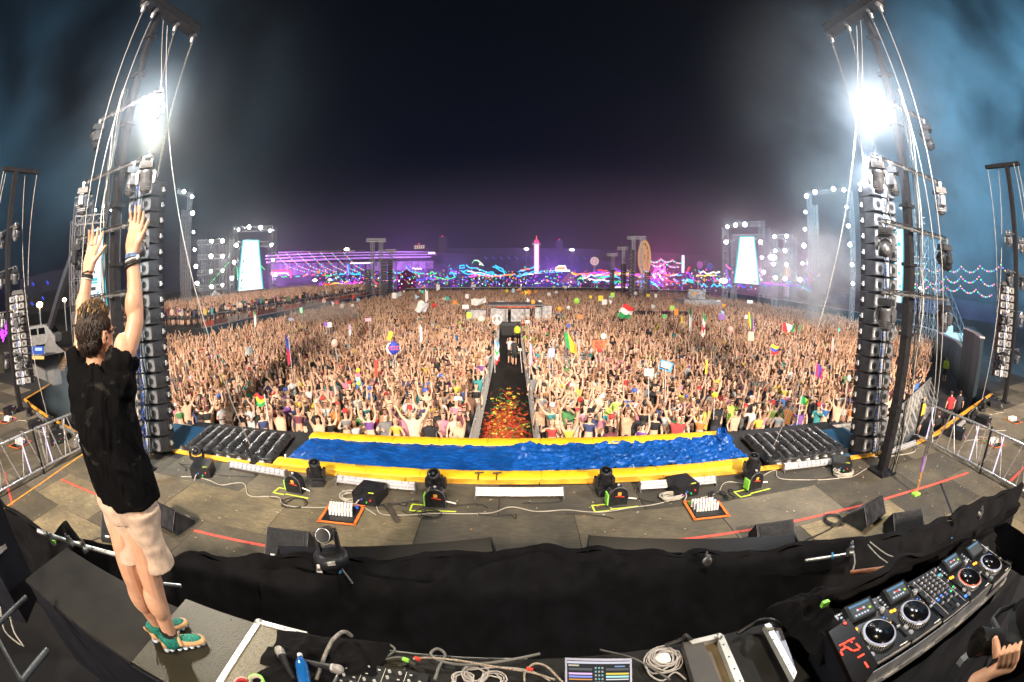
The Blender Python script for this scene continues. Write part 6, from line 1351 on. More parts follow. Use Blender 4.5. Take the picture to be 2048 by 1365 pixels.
m = MB(); p = onz(1690, 1247, 4.341); m.lathe([(.009, 0), (.009, .003)], 14, p); m.build('status_dot', RED, ck, world=True)
for px, py in ((1703, 1285), (1689, 1293)): m = MB(); m.lathe([(.005, 0), (.005, .003)], 10, onz(px, py, 4.341)); m.build('colon_dot', RED, ck, world=True)
# ------------------------------------------------------------------ cameraman at the lower right
ph = thing('person', 'photographer in black at the lower right corner holding up a camera', 'person', onz(2010, 1300, 4.0))
hb = MB(); q0 = ond(1996, 1275, 1.36)
th = ond(1990, 1288, 1.25)
limb(hb, [ond(1950, 1362, 1.25), ond(1980, 1345, 1.26), ond(2004, 1335, 1.26), ond(2022, 1332, 1.26)], [.030, .026, .026, .022])
hb.path([ond(1994, 1312, 1.25), ond(1992, 1290, 1.245), ond(1990, 1280, 1.245)], [.017, .0145, .011], 12); hb.ball(ond(1990, 1279, 1.245), .0115, 10)
for k in range(4): a_, b_, c_ = ond(2000+k*11, 1326-k*2, 1.22), ond(2003+k*11, 1308-k*3, 1.20), ond(2008+k*11, 1296-k*3, 1.22); hb.path([ond(1998+k*8, 1336, 1.26), a_, b_, c_], [.012, .0105, .0095, .0075], 10); hb.ball(c_, .0078, 8)
limb(hb, [ond(2060, 1215, 1.7), ond(2040, 1232, 1.6), ond(2028, 1242, 1.55)], [.04, .032, .025]); 
for k in range(4): a_, c_ = ond(2026-k*3, 1238+k*9, 1.52), ond(2013-k*2, 1244+k*9, 1.49); hb.path([ond(2034, 1238+k*6, 1.55), a_, c_], [.012, .0105, .0078], 10); hb.ball(c_, .008, 8)
V, N_, F_ = remesh(hb, .0035, 2); frommesh(V, F_, 'body', SKIN, ph)
m = MB(); m.ball(ond(2062, 1290, 1.45), (.16, .16, .30), 16, k=10); m.path([ond(2075, 1265, 1.5), ond(2040, 1222, 1.66)], [.09, .05], 12); m.v = [tuple(Vector(v)-ph.location) for v in m.v]; m.build('black_jacket', DKCLOTH, ph)
cm = thing('video_camera', 'black camera with a lens held up in the lower right corner', 'camera', ond(2015, 1290, 1.33))
m = MB(); m.box(ond(2020, 1286, 1.34), (.15, .11, .11), R(30)); m.box(ond(2022, 1268, 1.36), (.07, .06, .05), R(30)); m.build('camera_body', BLKPL, cm, world=True)
m = MB(); q = Vector((-.75, .5, .1)).to_track_quat('Z', 'Y').to_matrix(); m.lathe([(.038, 0), (.042, .03), (.042, .08), (.047, .10), (.047, .13)], 20, ond(2000, 1284, 1.36), rot=q); m.build('lens_barrel', BLKPL, cm, world=True)
m = MB(); m.lathe([(.047, .13), (.04, .12), (.001, .118)], 20, ond(2000, 1284, 1.36), rot=q); m.build('lens_glass', SCR, cm, world=True)
m = MB(); m.path([ond(1998, 1262, 1.4), ond(1985, 1240, 1.5), ond(2000, 1222, 1.6), ond(2040, 1205, 1.8)], .012, 6); m.build('neck_strap', BLKPL, cm, world=True)
m = MB(); m.bar(ond(1955, 1290, 1.7), ond(1987, 1262, 1.85), .03); m.build('case_edge', ALU, label='silver edge of a case in the shadow behind the decks', cat='case edge')
m = MB(); m.bar(ond(1920, 1325, 1.5), ond(1947, 1302, 1.6), .03); m.build('case_edge', ALU, label='lower silver case edge near the photographer', cat='case edge')
# lower left stair frame
m = MB(); m.box(ond(-10, 1120, 4.2), (.5, .5, .9), R(30)); m.build('side_case', SIDM, label='dark equipment case at the left edge below the drape', cat='case')
m = MB(); m.bar(ond(-5, 1105, 3.9), ond(22, 1082, 4.2), .04); m.build('case_edge', ALU, label='silver edge of the dark case at the left edge', cat='case edge')
# ================================================================== FIELD STRUCTURES
WALLB = mat('blue_scrim_wall', (.012, .05, .075), .8, var=.4, scale=1.2, bump=.2); RAILM = mat('rail_metal', (.3, .3, .31), .5, .6)
def wall(label, P_, z0, z1, mt=WALLB, th=.25, cat='wall', panel=2.4):
    a0 = P_[0]; t = thing('site_wall', label, cat, (a0[0], a0[1], 0))
    for a, b in zip(P_, P_[1:]):
        a, b = Vector((*a, 0)), Vector((*b, 0)); n = max(1, round((b-a).length/panel)); ang = math.atan2(b.y-a.y, b.x-a.x)
        me = MB(); me.box((0, 0, (z0+z1)/2), ((b-a).length/n-.04, th, z1-z0)); me = me.mesh('wall_panel', mt)
        for k in range(n): o = link('wall_panel', me, t); o.location = a.lerp(b, (k+.5)/n)-t.location; o.rotation_euler = (0, 0, ang)
        m = MB(); m.box(a.lerp(b, .5)+Vector((0, 0, z1+.06)), ((b-a).length, th+.12, .1), ang); m.build('wall_coping', RAILM, t, world=True)
    return t
wall('long dark blue scrim wall of the raised platform at the left', [(-26.2, 31), (-26.2, 92)], 0, 2.15)
m = MB(); m.box((-38.5, 61.5, 1.05), (24, 61, 2.1)); m.build('viewing_platform', DECKM, kind='structure')
rl = thing('platform_railing', 'railing with red and white banners along the left viewing platform', 'railing', (-26.4, 31, 2.15))
for z in (2.6, 3.2): m = MB(); m.box((-26.5, 61.5, z), (.05, 61, .05)); m.build('rail', RAILM, rl, world=True)
pm = MB(); pm.box((0, 0, .55), (.06, .06, 1.1)); pm = pm.mesh('rail_post', RAILM)
for k in range(31): o = link('rail_post', pm, rl); o.location = (-.1, k*2, 0)
bm2 = [MB().box((0, 0, .3), (.03, 1.7, .5)).mesh('banner', mat(n, c, .8, var=.4, scale=2)) for n, c in (('banner_red', (.35, .08, .05)), ('banner_grey', (.25, .22, .2)), ('banner_brown', (.12, .05, .04)))]
for k in range(30): o = link('banner', bm2[(k*5+k//3) % 3], rl); o.location = (-.02, 1+k*2, 0)
wall('dark blue scrim wall behind the crowd at the right, curving to the wing', [(50, 96), (47.5, 62), (45.8, 36), (40.5, 27), (35, 20.5), (30.8, 17.2)], 0, 2.6)
wall('tall dark scrim wall enclosing the pit by the right wing', [(30.5, 17.2), (27.8, 14.6), (25.0, 12.6)], 0, 4.0, mat('dark_scrim', (.008, .02, .03), .8, var=.4))
m = MB(); m.box((59, 66, 1.15), (18, 60, 2.3)); m.build('right_platform', DECKM, kind='structure')
wall('low dark fence closing the far end of the field', [(-26, 108), (-10, 110), (20, 110), (50, 106)], 0, 2.2, mat('dark_fence', (.02, .02, .025), .8))
# --- sound desk, walls of boxes in the crowd
fo = thing('sound_desk_tent', 'low white-roofed sound desk platform at the end of the runway', 'mixing tent', (0, 44, 0))
m = MB(); m.box((-.2, 44, .6), (9, 5, 1.1)); m.build('platform', mat('desk_platform', (.05, .05, .055), .7), fo, world=True)
for x, w, h in ((-3.4, 1.8, 1.1), (-1.2, 1.6, 1.3), (.8, 1.8, 1.2), (3.0, 1.6, 1.5)): m = MB(); m.box((x, 43.2, 1.15+h/2), (w, .9, h)); m.build('console_rack', mat('pale_rack', (.42, .42, .44), .6, var=.4, scale=3), fo, world=True)
for x in (-4.3, -1.5, 1.5, 4.2): m = MB(); m.tube((x*.6+.3, 42, 1.1), (x*.6+.3, 42, 2.7), .05, 6); m.build('tent_pole', RAILM, fo, world=True)
m = MB(); m.box((.3, 44, 2.75), (5.4, 4.0, .12)); m.build('roof', mat('pale_roof', (.16, .16, .18), .7, var=.3), fo, world=True); m = MB(); m.box((.4, 41.9, 2.6), (3.6, .05, .08)); m.build('red_sign', glow('red_sign_light', (.9, .12, .05), 1.2), fo, world=True)
m = MB(); m.box((-.15, 40.6, .55), (1.7, .1, .9)); m.build('runway_gate', BLACK, label='black steps and gate closing the far end of the runway', cat='gate')
for (x, y, w, d, h, lab, mt_) in ((15.3, 46, 7.5, 1.2, 1.9, 'long dark boxed barrier inside the crowd right of the sound desk', BLACK), (29, 65.5, 6.5, 4, 2.3, 'white platform with a screen in the crowd at the right', MATS['pale_rack']), (2.75, 22.5, 2.2, .3, 1.55, 'short grey fence piece standing in the crowd right of the runway', BARS)):
    t = thing('crowd_platform', lab, 'platform', (x, y, 0)); m = MB(); m.box((x, y, h/2), (w, d, h)); m.build('deck', mt_, t, world=True)
    m = MB(); m.box((x, y, h+.03), (w+.15, d+.15, .06)); m.build('top_board', mt_, t, world=True)
    for k in range(3): m = MB(); m.box((x+(k-1)*w*.3, y, h+.45), (.1, .1, .9)); m.build('post', RAILM, t, world=True)
    if w == 6.5: m = MB(); m.box((x, y+.6, h+.8), (3, .1, 1.5)); m.build('screen_panel', mt_, t, world=True)
# --- floodlight sources: each lamp a thing
HEADm = MB(); HEADm.lathe([(.10, .25), (.26, .12), (.3, -.1), (.29, -.12)], 12, (0, 0, 0), 'Y'); HEADm = HEADm.mesh('lamp_housing', BLACK)
LM = glow('floodlight_lens', (1, .93, .84), 520)
LENm = MB(); LENm.lathe([(.001, -.18), (.13, -.17), (.19, -.12)], 12, (0, 0, 0), 'Y'); LENm = LENm.mesh('floodlight', LM)
def flood(p, label, group, s=1.0):
    o = link('floodlight', LENm, None, label, 'floodlight', group); o.location = p; o.rotation_euler = (R(-2), 0, math.atan2(-(p[0]), p[1])); s *= random.choice((.65, .8, 1, 1, 1.15)); o.scale = (s, s, s)
    link('lamp_housing', HEADm, o); return o
TRM = mat('truss_steel', (.38, .39, .41), .5, .5, var=.2)
def truss(par, a, b, w=.5, r=.035, name='truss', n=None):
    a, b = Vector(a), Vector(b); d = (b-a); L_ = d.length; d.normalize(); u = d.cross(Vector((.3, 1, .1))).normalized(); v = d.cross(u); m = MB()
    c = [(u*sx_+v*sy_)*w/2 for sx_, sy_ in ((-1, -1), (1, -1), (1, 1), (-1, 1))]
    for k in c: m.bar(a+k, b+k, r*1.5)
    n = n or max(2, int(L_/w/1.4))
    for i in range(n):
        p = a+d*L_*i/n; q = a+d*L_*(i+1)/n
        for k in range(4): m.bar(p+c[k], q+c[(k+1) % 4], r)
        m.bar(p+c[0], p+c[1], r); m.bar(p+c[1], p+c[2], r); m.bar(p+c[2], p+c[3], r); m.bar(p+c[3], p+c[0], r)
    return m.build(name, TRM, par, world=True)
def frame(lab, d, posts, beams, lamps, ztb, side, gr, r=.5, s=1.0, zb=0):
    """posts: pixel columns (x, ytop); beams between pixel points; lamps: pixel points"""
    x0 = ond(posts[0][0], 600, d); t = thing('lamp_truss', lab, 'lighting truss', (x0.x, x0.y, 0))
    for (px, py, py2) in posts:
        a = ond(px, py, d); b = ond(px, py2, d); b.x, b.y = a.x, a.y; b.z = zb; truss(t, b, a, r, .03*d/60, 'truss_post')
    for (p, q) in beams: truss(t, ond(*p, d), ond(*q, d), r*.8, .026*d/60, 'truss_beam')
    for i, (px, py) in enumerate(lamps):
        flood(ond(px, py, d-.6), 'floodlight %d%s from the top on the %s' % (i+1, ('th' if i not in (0, 1, 2) else ('st', 'nd', 'rd')[i]), side), gr, s*d/60)
ordp = 0
frame('truss portal of the tall screen at the left with floodlights', 85, [(468, 462, 600), (545, 455, 600), (477, 490, 600)], [((466, 460), (546, 457)), ((466, 490), (540, 488))], [(477, 460), (498, 455), (521, 456), (540, 462), (543, 490), (546, 521), (551, 550), (473, 491), (468, 525), (464, 557)], 13, 'left screen portal', 'floodlights of the left screen portal', 1.1)
frame('truss portal of the tall screen at the right with floodlights', 92, [(1450, 455, 600), (1523, 445, 600), (1532, 455, 600), (1468, 480, 600)], [((1450, 452), (1530, 447)), ((1466, 474), (1525, 474))], [(1455, 454), (1471, 451), (1490, 450), (1452, 485), (1521, 485), (1524, 516), (1527, 545)], 13, 'right screen portal', 'floodlights of the right screen portal', 1.1)
frame('tall truss grid with two rows of floodlights at the left', 75, [(405, 478, 600), (423, 480, 600), (446, 476, 600), (460, 480, 600)], [((395, 486), (450, 483)), ((395, 515), (452, 513)), ((395, 547), (452, 541)), ((395, 578), (452, 572))], [(423, 483), (445, 483), (422, 513), (445, 513), (422, 543), (445, 542), (423, 574), (445, 571)], 11, 'left lamp grid', 'floodlights of the left lamp grid', .9)
frame('tall truss grid with two rows of floodlights at the right', 85, [(1550, 470, 610), (1573, 470, 610), (1588, 472, 610)], [((1540, 474), (1588, 473)), ((1540, 502), (1588, 502)), ((1540, 530), (1588, 530)), ((1540, 558), (1588, 558))], [(1549, 474), (1573, 473), (1550, 502), (1570, 502), (1547, 529), (1573, 530), (1551, 556), (1570, 558)], 12, 'right lamp grid', 'floodlights of the right lamp grid', .9)
frame('very tall slim lamp portal rising left of the speaker column', 60, [(381, 385, 600), (368, 420, 600)], [((355, 383), (384, 392))], [(368, 384), (384, 394), (385, 427), (387, 465), (389, 500), (392, 533), (394, 567)], 17, 'tall left lamp mast', 'floodlights of the tall left mast', .5)
frame('very tall slim lamp portal in the smoke at the right', 58, [(1617, 388, 625), (1630, 410, 640), (1700, 380, 650)], [((1612, 390), (1695, 378))], [(1613, 393), (1630, 385), (1667, 379), (1688, 381), (1611, 425), (1610, 459), (1608, 492), (1605, 527), (1600, 560), (1693, 415), (1697, 453), (1700, 490), (1704, 530), (1706, 568)], 17, 'tall right lamp portal', 'floodlights of the tall right portal', .5)
frame('heavy truss tower standing behind the performer at the left', 33, [(160, 402, 680), (176, 402, 680), (152, 440, 680), (232, 430, 650)], [((150, 404), (185, 400)), ((150, 442), (210, 436)), ((152, 500), (180, 500))], [(191, 421), (207, 413), (222, 421), (236, 432)], 12, 'heavy left truss tower', 'floodlights of the heavy left tower', .7, .6)
frame('truss tower half hidden behind the right mast', 45, [(1828, 400, 640), (1848, 470, 640), (1870, 480, 650)], [((1822, 440), (1850, 442)), ((1822, 520), (1850, 522))], [(1787, 417), (1802, 416), (1840, 577)], 12, 'truss tower by the right mast', 'floodlights by the right mast', .7, .6)
# --- LED screens
SCW = glow('led_screen', (.86, .93, 1.0), 1.35); SCC = glow('led_screen_edge', (.05, .75, .85), 1.0); SCD = mat('screen_dark_patch', (.01, .02, .03), .6, var=0)
def screen(lab, d, q, pts_dark=(), cyan=.0, side=0):
    P_ = [ond(x, y, d) for x, y in q]; c = sum(P_, Vector())/4; t = thing('led_screen', lab, 'screen', c); n = (C0-c); n.z = 0; n.normalize()
    m = MB(); m.prism([c+(p-c)*1.03 for p in P_], (0, 0, 0), -n*.5); m.build('screen_back', BLACK, t, world=True)
    m = MB(); m.prism([c+(p-c)*1.0+n*.05 for p in P_], (0, 0, 0), n*.02); m.build('screen_face', SCW, t, world=True)
    for a, b in ((0, 1), (1, 2), (3, 0)): m = MB(); m.bar(P_[a]+n*.1, P_[b]+n*.1, .12*d/60); m.build('screen_edge', SCC, t, world=True)
    for (px, py, w, h) in pts_dark: m = MB(); p = ond(px, py, d-.2); rot = Matrix((n.cross(Vector((0, 0, 1))).normalized(), n, Vector((0, 0, 1)))).transposed(); k = d/900; m.box(p, (w*k, .05, h*k), rot); m.build('picture_patch', SCC if (px+py) % 2 else SCD, t, world=True)
screen('tall white trapezoid LED screen in the left portal', 84.5, [(486, 481), (517, 481), (526, 578), (476, 583)], [(489+0, 485, 2, 2), (492, 484, 1.5, 1), (490, 504, 2, 3), (488, 508, 2, 1.5), (487, 523, 3, 3), (485, 540, 2, 2), (484, 545, 3, 4), (483, 561, 3, 3), (482, 577, 3, 4), (481, 566, 1.5, 1.5)])
screen('tall white trapezoid LED screen in the right portal', 91.5, [(1480, 474), (1508, 474), (1518, 570), (1468, 566)], [(1502, 478, 1.5, 2), (1502, 483, 2, 3), (1503, 495, 2, 3), (1505, 515, 2, 2), (1507, 534, 2, 3), (1509, 545, 1.5, 2), (1510, 564, 3, 3)])
screen('narrow LED screen seen between the performer raised arms', 45, [(184, 460), (206, 458), (214, 612), (179, 612)], [(187+5, 505, 8, 6), (190, 515, 6, 18), (189, 545, 3, 4), (187, 560, 18, 5), (189, 566, 14, 3), (186, 578, 12, 6), (196, 585, 5, 3), (188, 602, 12, 5)])
screen('narrow LED screen seen right of the right speaker column', 45, [(1790, 458), (1806, 458), (1803, 606), (1785, 604)], [(1793, 466, 3, 5), (1798, 489, 7, 6), (1797, 518, 3, 4), (1798, 547, 4, 6), (1793, 550, 2, 2), (1800, 573, 4, 6), (1792, 595, 3, 3)])
# --- delay towers in the crowd
def delay(lab, d, cols, top, arrs, wheel=None):
    x0 = ond(cols[0], 620, d); t = thing('delay_tower', lab, 'speaker tower', (x0.x, x0.y, 0))
    for c in cols: p = ond(c, top, d); truss(t, (p.x, p.y, 0), p, .55, .05, 'truss_post')
    a, b = ond(cols[0]-12, top+2, d), ond(cols[-1]+10, top+2, d); truss(t, a, b, .5, .05, 'truss_beam')
    for (cx_, y0, y1) in arrs:
        p0 = ond(cx_, y0, d-1); p1 = ond(cx_, y1, d-1); p1.x, p1.y = p0.x, p0.y; n = 14; h = (p0.z-p1.z)/n
        me = MB(); me.box((0, 0, 0), (1.15, .8, h*.86), -math.atan2(p0.x, p0.y), taper=.93); me.box((-.3, -.42, 0), (.12, .06, h*.35), m=1); me = me.mesh('speaker_box', [BLACK, SPKP])
        for k in range(n): o = link('speaker_box', me, t); o.location = (p0.x-t.location.x, p0.y-t.location.y, p0.z-h*(k+.5))
    return t
delay('twin post delay tower with hanging speakers left of the centre', 86, (745, 762), 479, ((735, 540, 602), (768, 519, 604)))
delay('delay tower in front of the golden wheel, right of the centre', 86, (1267, 1283), 474, ((1264, 500, 600), (1295, 545, 605)))
delay('thinner delay mast further left of the golden wheel', 100, (1247,), 495, ((1247, 528, 600),)); delay('slim mast left of the wheel tower', 105, (1226,), 508, ((1224, 540, 590),)); delay('slim dark mast right of the left delay tower', 100, (783,), 500, ((780, 520, 592),))
# golden wheel (carousel sculpture)
GOLD = glow('gold_neon', (.85, .45, .14), .8)
def wheel(lab, px, py, d, rw, rh, mt_, n=12, cat='ferris wheel', tube=.28):
    c = ond(px, py, d); k = d/900; a_, b_ = rw*k, rh*k; t = thing('festival_wheel', lab, cat, (c.x, c.y, 0)); th = -math.atan2(c.x, c.y); u = Vector((math.cos(th), math.sin(th), 0)); n_ = Vector((-u.y, u.x, 0)); V_ = lambda s_, an: c+u*a_*s_*math.cos(an)+Vector((0, 0, b_*s_*math.sin(an)))
    m = MB(); m.path([V_(1, 2*math.pi*i/36) for i in range(36)], tube, 5, closed=True); m.build('rim', mt_, t, world=True)
    m = MB(); m.path([V_(.30, 2*math.pi*i/16) for i in range(16)], tube, 5, closed=True); m.build('hub', mt_, t, world=True)
    for i in range(n):
        an = 2*math.pi*i/n; m = MB(); m.path([V_(.33, an), V_(.62, an+.16), V_(.95, an)], tube*.6, 4); m.path([V_(.45, an+.2), V_(.75, an+.25), V_(.62, an+.42)], tube*.6, 4); m.build('spoke', mt_, t, world=True)
    m = MB(); m.tube(c-Vector((0, 0, b_)), (c.x, c.y, 0), .3, 6); m.tube(c+n_*.4, Vector((c.x, c.y, 0))+u*a_*.8, .2, 6); m.tube(c+n_*.4, Vector((c.x, c.y, 0))-u*a_*.8, .2, 6); m.build('stand', TRM, t, world=True)
wheel('huge golden glowing wheel sculpture behind the right delay tower', 1289, 516, 150, 11, 33, GOLD, 12, 'wheel sculpture', .42)
wheel('small orange ferris wheel glowing behind the right lamp grid', 1575, 545, 170, 5, 13, glow('orange_wheel', (1, .55, .25), 1.3), 10, tube=.35)
wheel('tiny tilted ride arch with blue and orange lights', 1189, 523, 190, 7, 7, glow('blue_orange', (.8, .5, .5), 1.2), 8, 'ride', .35)
# ================================================================== GRANDSTAND AND HORIZON
PURW = mat('stand_concrete', (.32, .30, .34), .8, var=.3, scale=.4); STD = mat('stand_dark', (.03, .03, .035), .85, var=.3, scale=.3); SEAT = mat('stand_seats', (.10, .09, .11), .8, var=.6, scale=.5, stretch=(1, 1, .3))
def tang(d, px): p = ond(px, 560, d); return Vector((p.x, p.y, 0))
gs = thing('grandstand', 'long purple-lit grandstand with stacked white balcony bands behind the left field', 'grandstand', tang(215, 700))
def slab(px0, py0, px1, py1, h0, h1, d, mt_, name, dep=2.0, sd=None):
    a, b = ond(px0, py0, d), ond(px1, py1, sd or d); n = Vector((a.x+b.x, a.y+b.y, 0)).normalized(); k = d/900
    m = MB(); m.prism([a, b, b-Vector((0, 0, h1*k)), a-Vector((0, 0, h0*k))], (0, 0, 0), n*dep); return m.build(name, mt_, gs, world=True)
slab(543, 513, 960, 508, 40, 44, 232, STD, 'rear_block', 6)
for (x0, y0, x1, y1, h0, h1) in ((530, 511, 870, 503.5, 2.4, 1.8), (530, 517, 873, 508, 2.6, 2.0), (532, 523, 862, 513.0, 4, 2.6), (556, 504.5, 682, 501.5, 1.6, 1.5), (556, 507.5, 682, 505, 3, 2.6)): slab(x0, y0, x1, y1, h0, h1, 214, PURW, 'balcony_band', 4)
slab(556, 505, 682, 502.5, 7, 7, 216, STD, 'press_box', 3); slab(696, 501, 711, 500.5, 3, 3, 214, PURW, 'roof_cabin', 3); slab(716, 501, 730, 500, 1, 1, 214, PURW, 'roof_cabin', 3); slab(755, 501, 790, 499, 2.5, 2.5, 214, PURW, 'roof_cabin', 3)
for i in range(14):
    x0 = 542+i*13.5; slab(x0, 527.5-i*.25, x0+12.6, 527.2-i*.25, 25-i*.4, 25-i*.45, 211, SEAT, 'seating_block', .5)
    slab(x0-.4, 527.5-i*.25, x0+.4, 527.5-i*.25, 25-i*.4, 25-i*.4, 210.6, STD, 'aisle', .3)
for i in range(9):
    x0 = 733+i*15; slab(x0, 524.5-i*.3, x0+13.5, 524.2-i*.3, 18-i*.3, 18-i*.3, 211, SEAT, 'seating_block', .5)
m = MB()
_txt = bpy.data.curves.new('banner_text', 'FONT'); _txt.body = 'LAS VEGAS MOTOR SPEEDWAY'; _txt.extrude = .03; _txt.align_x = 'CENTER'; _txt.size = 1.05
_o = bpy.data.objects.new('tmp', _txt); COL.objects.link(_o); _dg = bpy.context.evaluated_depsgraph_get(); _me = bpy.data.meshes.new_from_object(_o.evaluated_get(_dg)); bpy.data.objects.remove(_o)
_me.materials.clear(); _me.materials.append(mat('sign_letters', (.45, .06, .10), .6, var=0)); _p = ond(617, 509.3, 213.4); _t = link('banner_text', _me, gs); _t.location = _p-gs.location; _t.rotation_euler = (R(90), 0, -math.atan2(_p.x, _p.y)); _t.scale = (1.55, 1.5, 1)
g2 = thing('grandstand', 'dark far grandstand with blue beams of light across the horizon centre', 'grandstand', tang(290, 1050)); _g = gs; gs = g2
slab(895, 497.5, 1200, 499, 38, 40, 290, mat('far_stand', (.045, .04, .07), .85, var=.3, scale=.2), 'upper_deck', 6); slab(885, 521, 1240, 523, 24, 24, 286, mat('far_stand_low', (.05, .045, .09), .85, var=.4, scale=.2), 'lower_deck', 6); slab(1195, 500, 1420, 512, 30, 30, 300, MATS['far_stand'], 'side_deck', 6)
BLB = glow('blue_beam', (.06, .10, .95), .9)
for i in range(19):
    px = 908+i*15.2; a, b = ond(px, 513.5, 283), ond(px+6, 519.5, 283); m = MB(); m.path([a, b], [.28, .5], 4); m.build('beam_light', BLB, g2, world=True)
g3 = thing('grandstand', 'dark grandstand with small blue lamps beyond the left wing', 'grandstand', tang(120, 60)); gs = g3
slab(40, 560, 150, 532, 32, 40, 120, MATS['far_stand_low'], 'seating_deck', 5); slab(30, 600, 150, 570, 30, 38, 118, STD, 'lower_deck', 5)
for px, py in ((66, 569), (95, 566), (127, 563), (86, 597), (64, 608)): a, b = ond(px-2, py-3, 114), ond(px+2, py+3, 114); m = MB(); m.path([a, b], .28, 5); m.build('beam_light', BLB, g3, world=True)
g4 = thing('grandstand', 'low dark violet grandstand beyond the right wall', 'grandstand', tang(130, 1920)); gs = g4
slab(1640, 588, 1700, 590, 20, 24, 130, MATS['far_stand_low'], 'terrace', 5); slab(1815, 583, 2048, 622, 34, 30, 120, mat('violet_terrace', (.06, .03, .09), .8, var=.3, scale=.2), 'terrace', 5)
for i, (px, py, w, h) in enumerate(((886, 487, 15, 12), (1118, 491, 13, 10), (840, 495, 22, 5))):
    p = ond(px, py, 292); k = 292/900; t = thing('rooftop_tower', 'small dark tower block on the horizon %s' % ('left of the centre with a red light', 'right of the pink column with a red light', 'with bright windows by the left stand')[i], 'building', (p.x, p.y, 0))
    m = MB(); m.box((p.x, p.y, (p.z+h*k)/2), (w*k, 5, p.z+h*k)); m.build('block', MATS['far_stand'], t, world=True)
    m = MB(); m.ball((p.x, p.y-3, p.z+h*k+.4), .45, 8); m.build('warning_light', BTN['red'], t, world=True)
    if i == 2:
        for a in range(5):
            for b_ in range(2): m = MB(); m.box((p.x-2.6+a*1.4, p.y-2.7, p.z+b_*1.2-.6), (.9, .1, .7)); m.build('window', glow('warm_window', (1, .75, .45), 1.6), t, world=True)
# area floods that colour the stands (lamps stand in front of them)
lamp('violet_flood', 'SPOT', (-95, 160, 4), (-108, 200, 14), 260000, (.62, .18, 1.0), 2, 120, 1); lamp('violet_flood', 'SPOT', (-40, 175, 4), (-52, 212, 12), 260000, (.60, .22, 1.0), 2, 130, 1)
lamp('blue_flood', 'SPOT', (30, 235, 4), (30, 290, 18), 150000, (.25, .12, 1.0), 2, 130, 1)
# --- light poles and little far lamps
for i, (px, py, d, c, s, lab) in enumerate(((693, 499, 214, (1, .85, .6), .8, 'lamp glowing on the roof of the purple grandstand'), (863, 508, 230, (1, .62, .25), 1.2, 'warm orange street lamp at the right end of the purple stand'), (889, 515, 235, (1, .7, .35), .8, 'smaller orange lamp beside the warm street lamp'), (1053, 498.5, 280, (1, .85, .7), .9, 'white lamp left of the pink column top'), (1144, 500, 280, (1, .85, .8), .9, 'white lamp right of the pink column top'), (79, 610, 62, (1, .75, .35), .45, 'yellow lamp on a pole beyond the left wing'), (129, 600, 70, (1, .75, .4), .32, 'second yellow lamp beyond the left wing'), (630, 561, 160, (1, .8, .6), .5, 'small white lamp under the purple stand'), (660, 560, 160, (1, .8, .6), .45, 'second small lamp under the purple stand'), (1447, 562, 140, (1, .95, .9), .9, 'bright white lamp left of the right screen'), (1545, 515, 150, (1, .95, .9), 1.1, 'glaring white light beside the right screen'))):
    p = ond(px, py, d); t = thing('street_lamp', lab, 'street lamp', (p.x, p.y, 0), group='far lamps')
    m = MB(); m.ball(p, (s*1.6, s, s*.8), 10); m.build('lamp_head', glow('lamp_%d' % i, c, 22), t, world=True)
    m = MB(); m.tube((p.x, p.y+.1, 0), p, .12, 6); m.build('pole', TRM, t, world=True)
# --- pink column tower
pt = thing('light_column', 'tall white and pink glowing column tower with a red tip on the horizon', 'tower', tang(200, 1073))
def pxs(px, py, d): return ond(px, py, d)
p0 = pxs(1073, 548, 200); p1 = pxs(1073, 490, 200); m = MB(); m.lathe([(.95, 0), (.95, p1.z)], 14, (p1.x, p1.y, 0)); m.build('shaft', glow('column_white', (1, .72, .95), 2.2), pt, world=True)
for s_ in (-1, 1): m = MB(); m.box((p1.x+s_*1.0, p1.y-.2, p1.z/2+1), (.22, .3, p1.z-2)); m.build('edge_light', glow('column_pink', (1, .05, .65), 2.5), pt, world=True)
m = MB(); m.lathe([(1.9, 0), (1.9, .5), (1.0, .7)], 14, p1); m.build('gallery', glow('gallery_lights', (.8, .7, .8), .8), pt, world=True)
m = MB(); m.ball(pxs(1073, 485, 200), (1.2, 1.2, 1.1), 12); m.build('lantern', glow('column_red', (1, .05, .25), 2.2), pt, world=True); m = MB(); m.lathe([(.35, 0), (.1, 2.3)], 8, pxs(1073, 482, 200)); m.build('tip', glow('column_tip', (1, .12, .08), 2.5), pt, world=True)
wc_ = thing('light_column', 'short white glowing column right of the golden wheel', 'tower', tang(190, 1366)); a, b = pxs(1366, 511, 190), pxs(1366, 546, 190); m = MB(); m.box((a+b)/2, (1.25, .5, a.z-b.z), -math.atan2(a.x, a.y)); m.build('light_panel', glow('panel_white', (.8, .85, 1), 1.6), wc_, world=True); m = MB(); m.tube(a, (a.x, a.y, 0), .2, 6); m.build('pole', TRM, wc_, world=True)
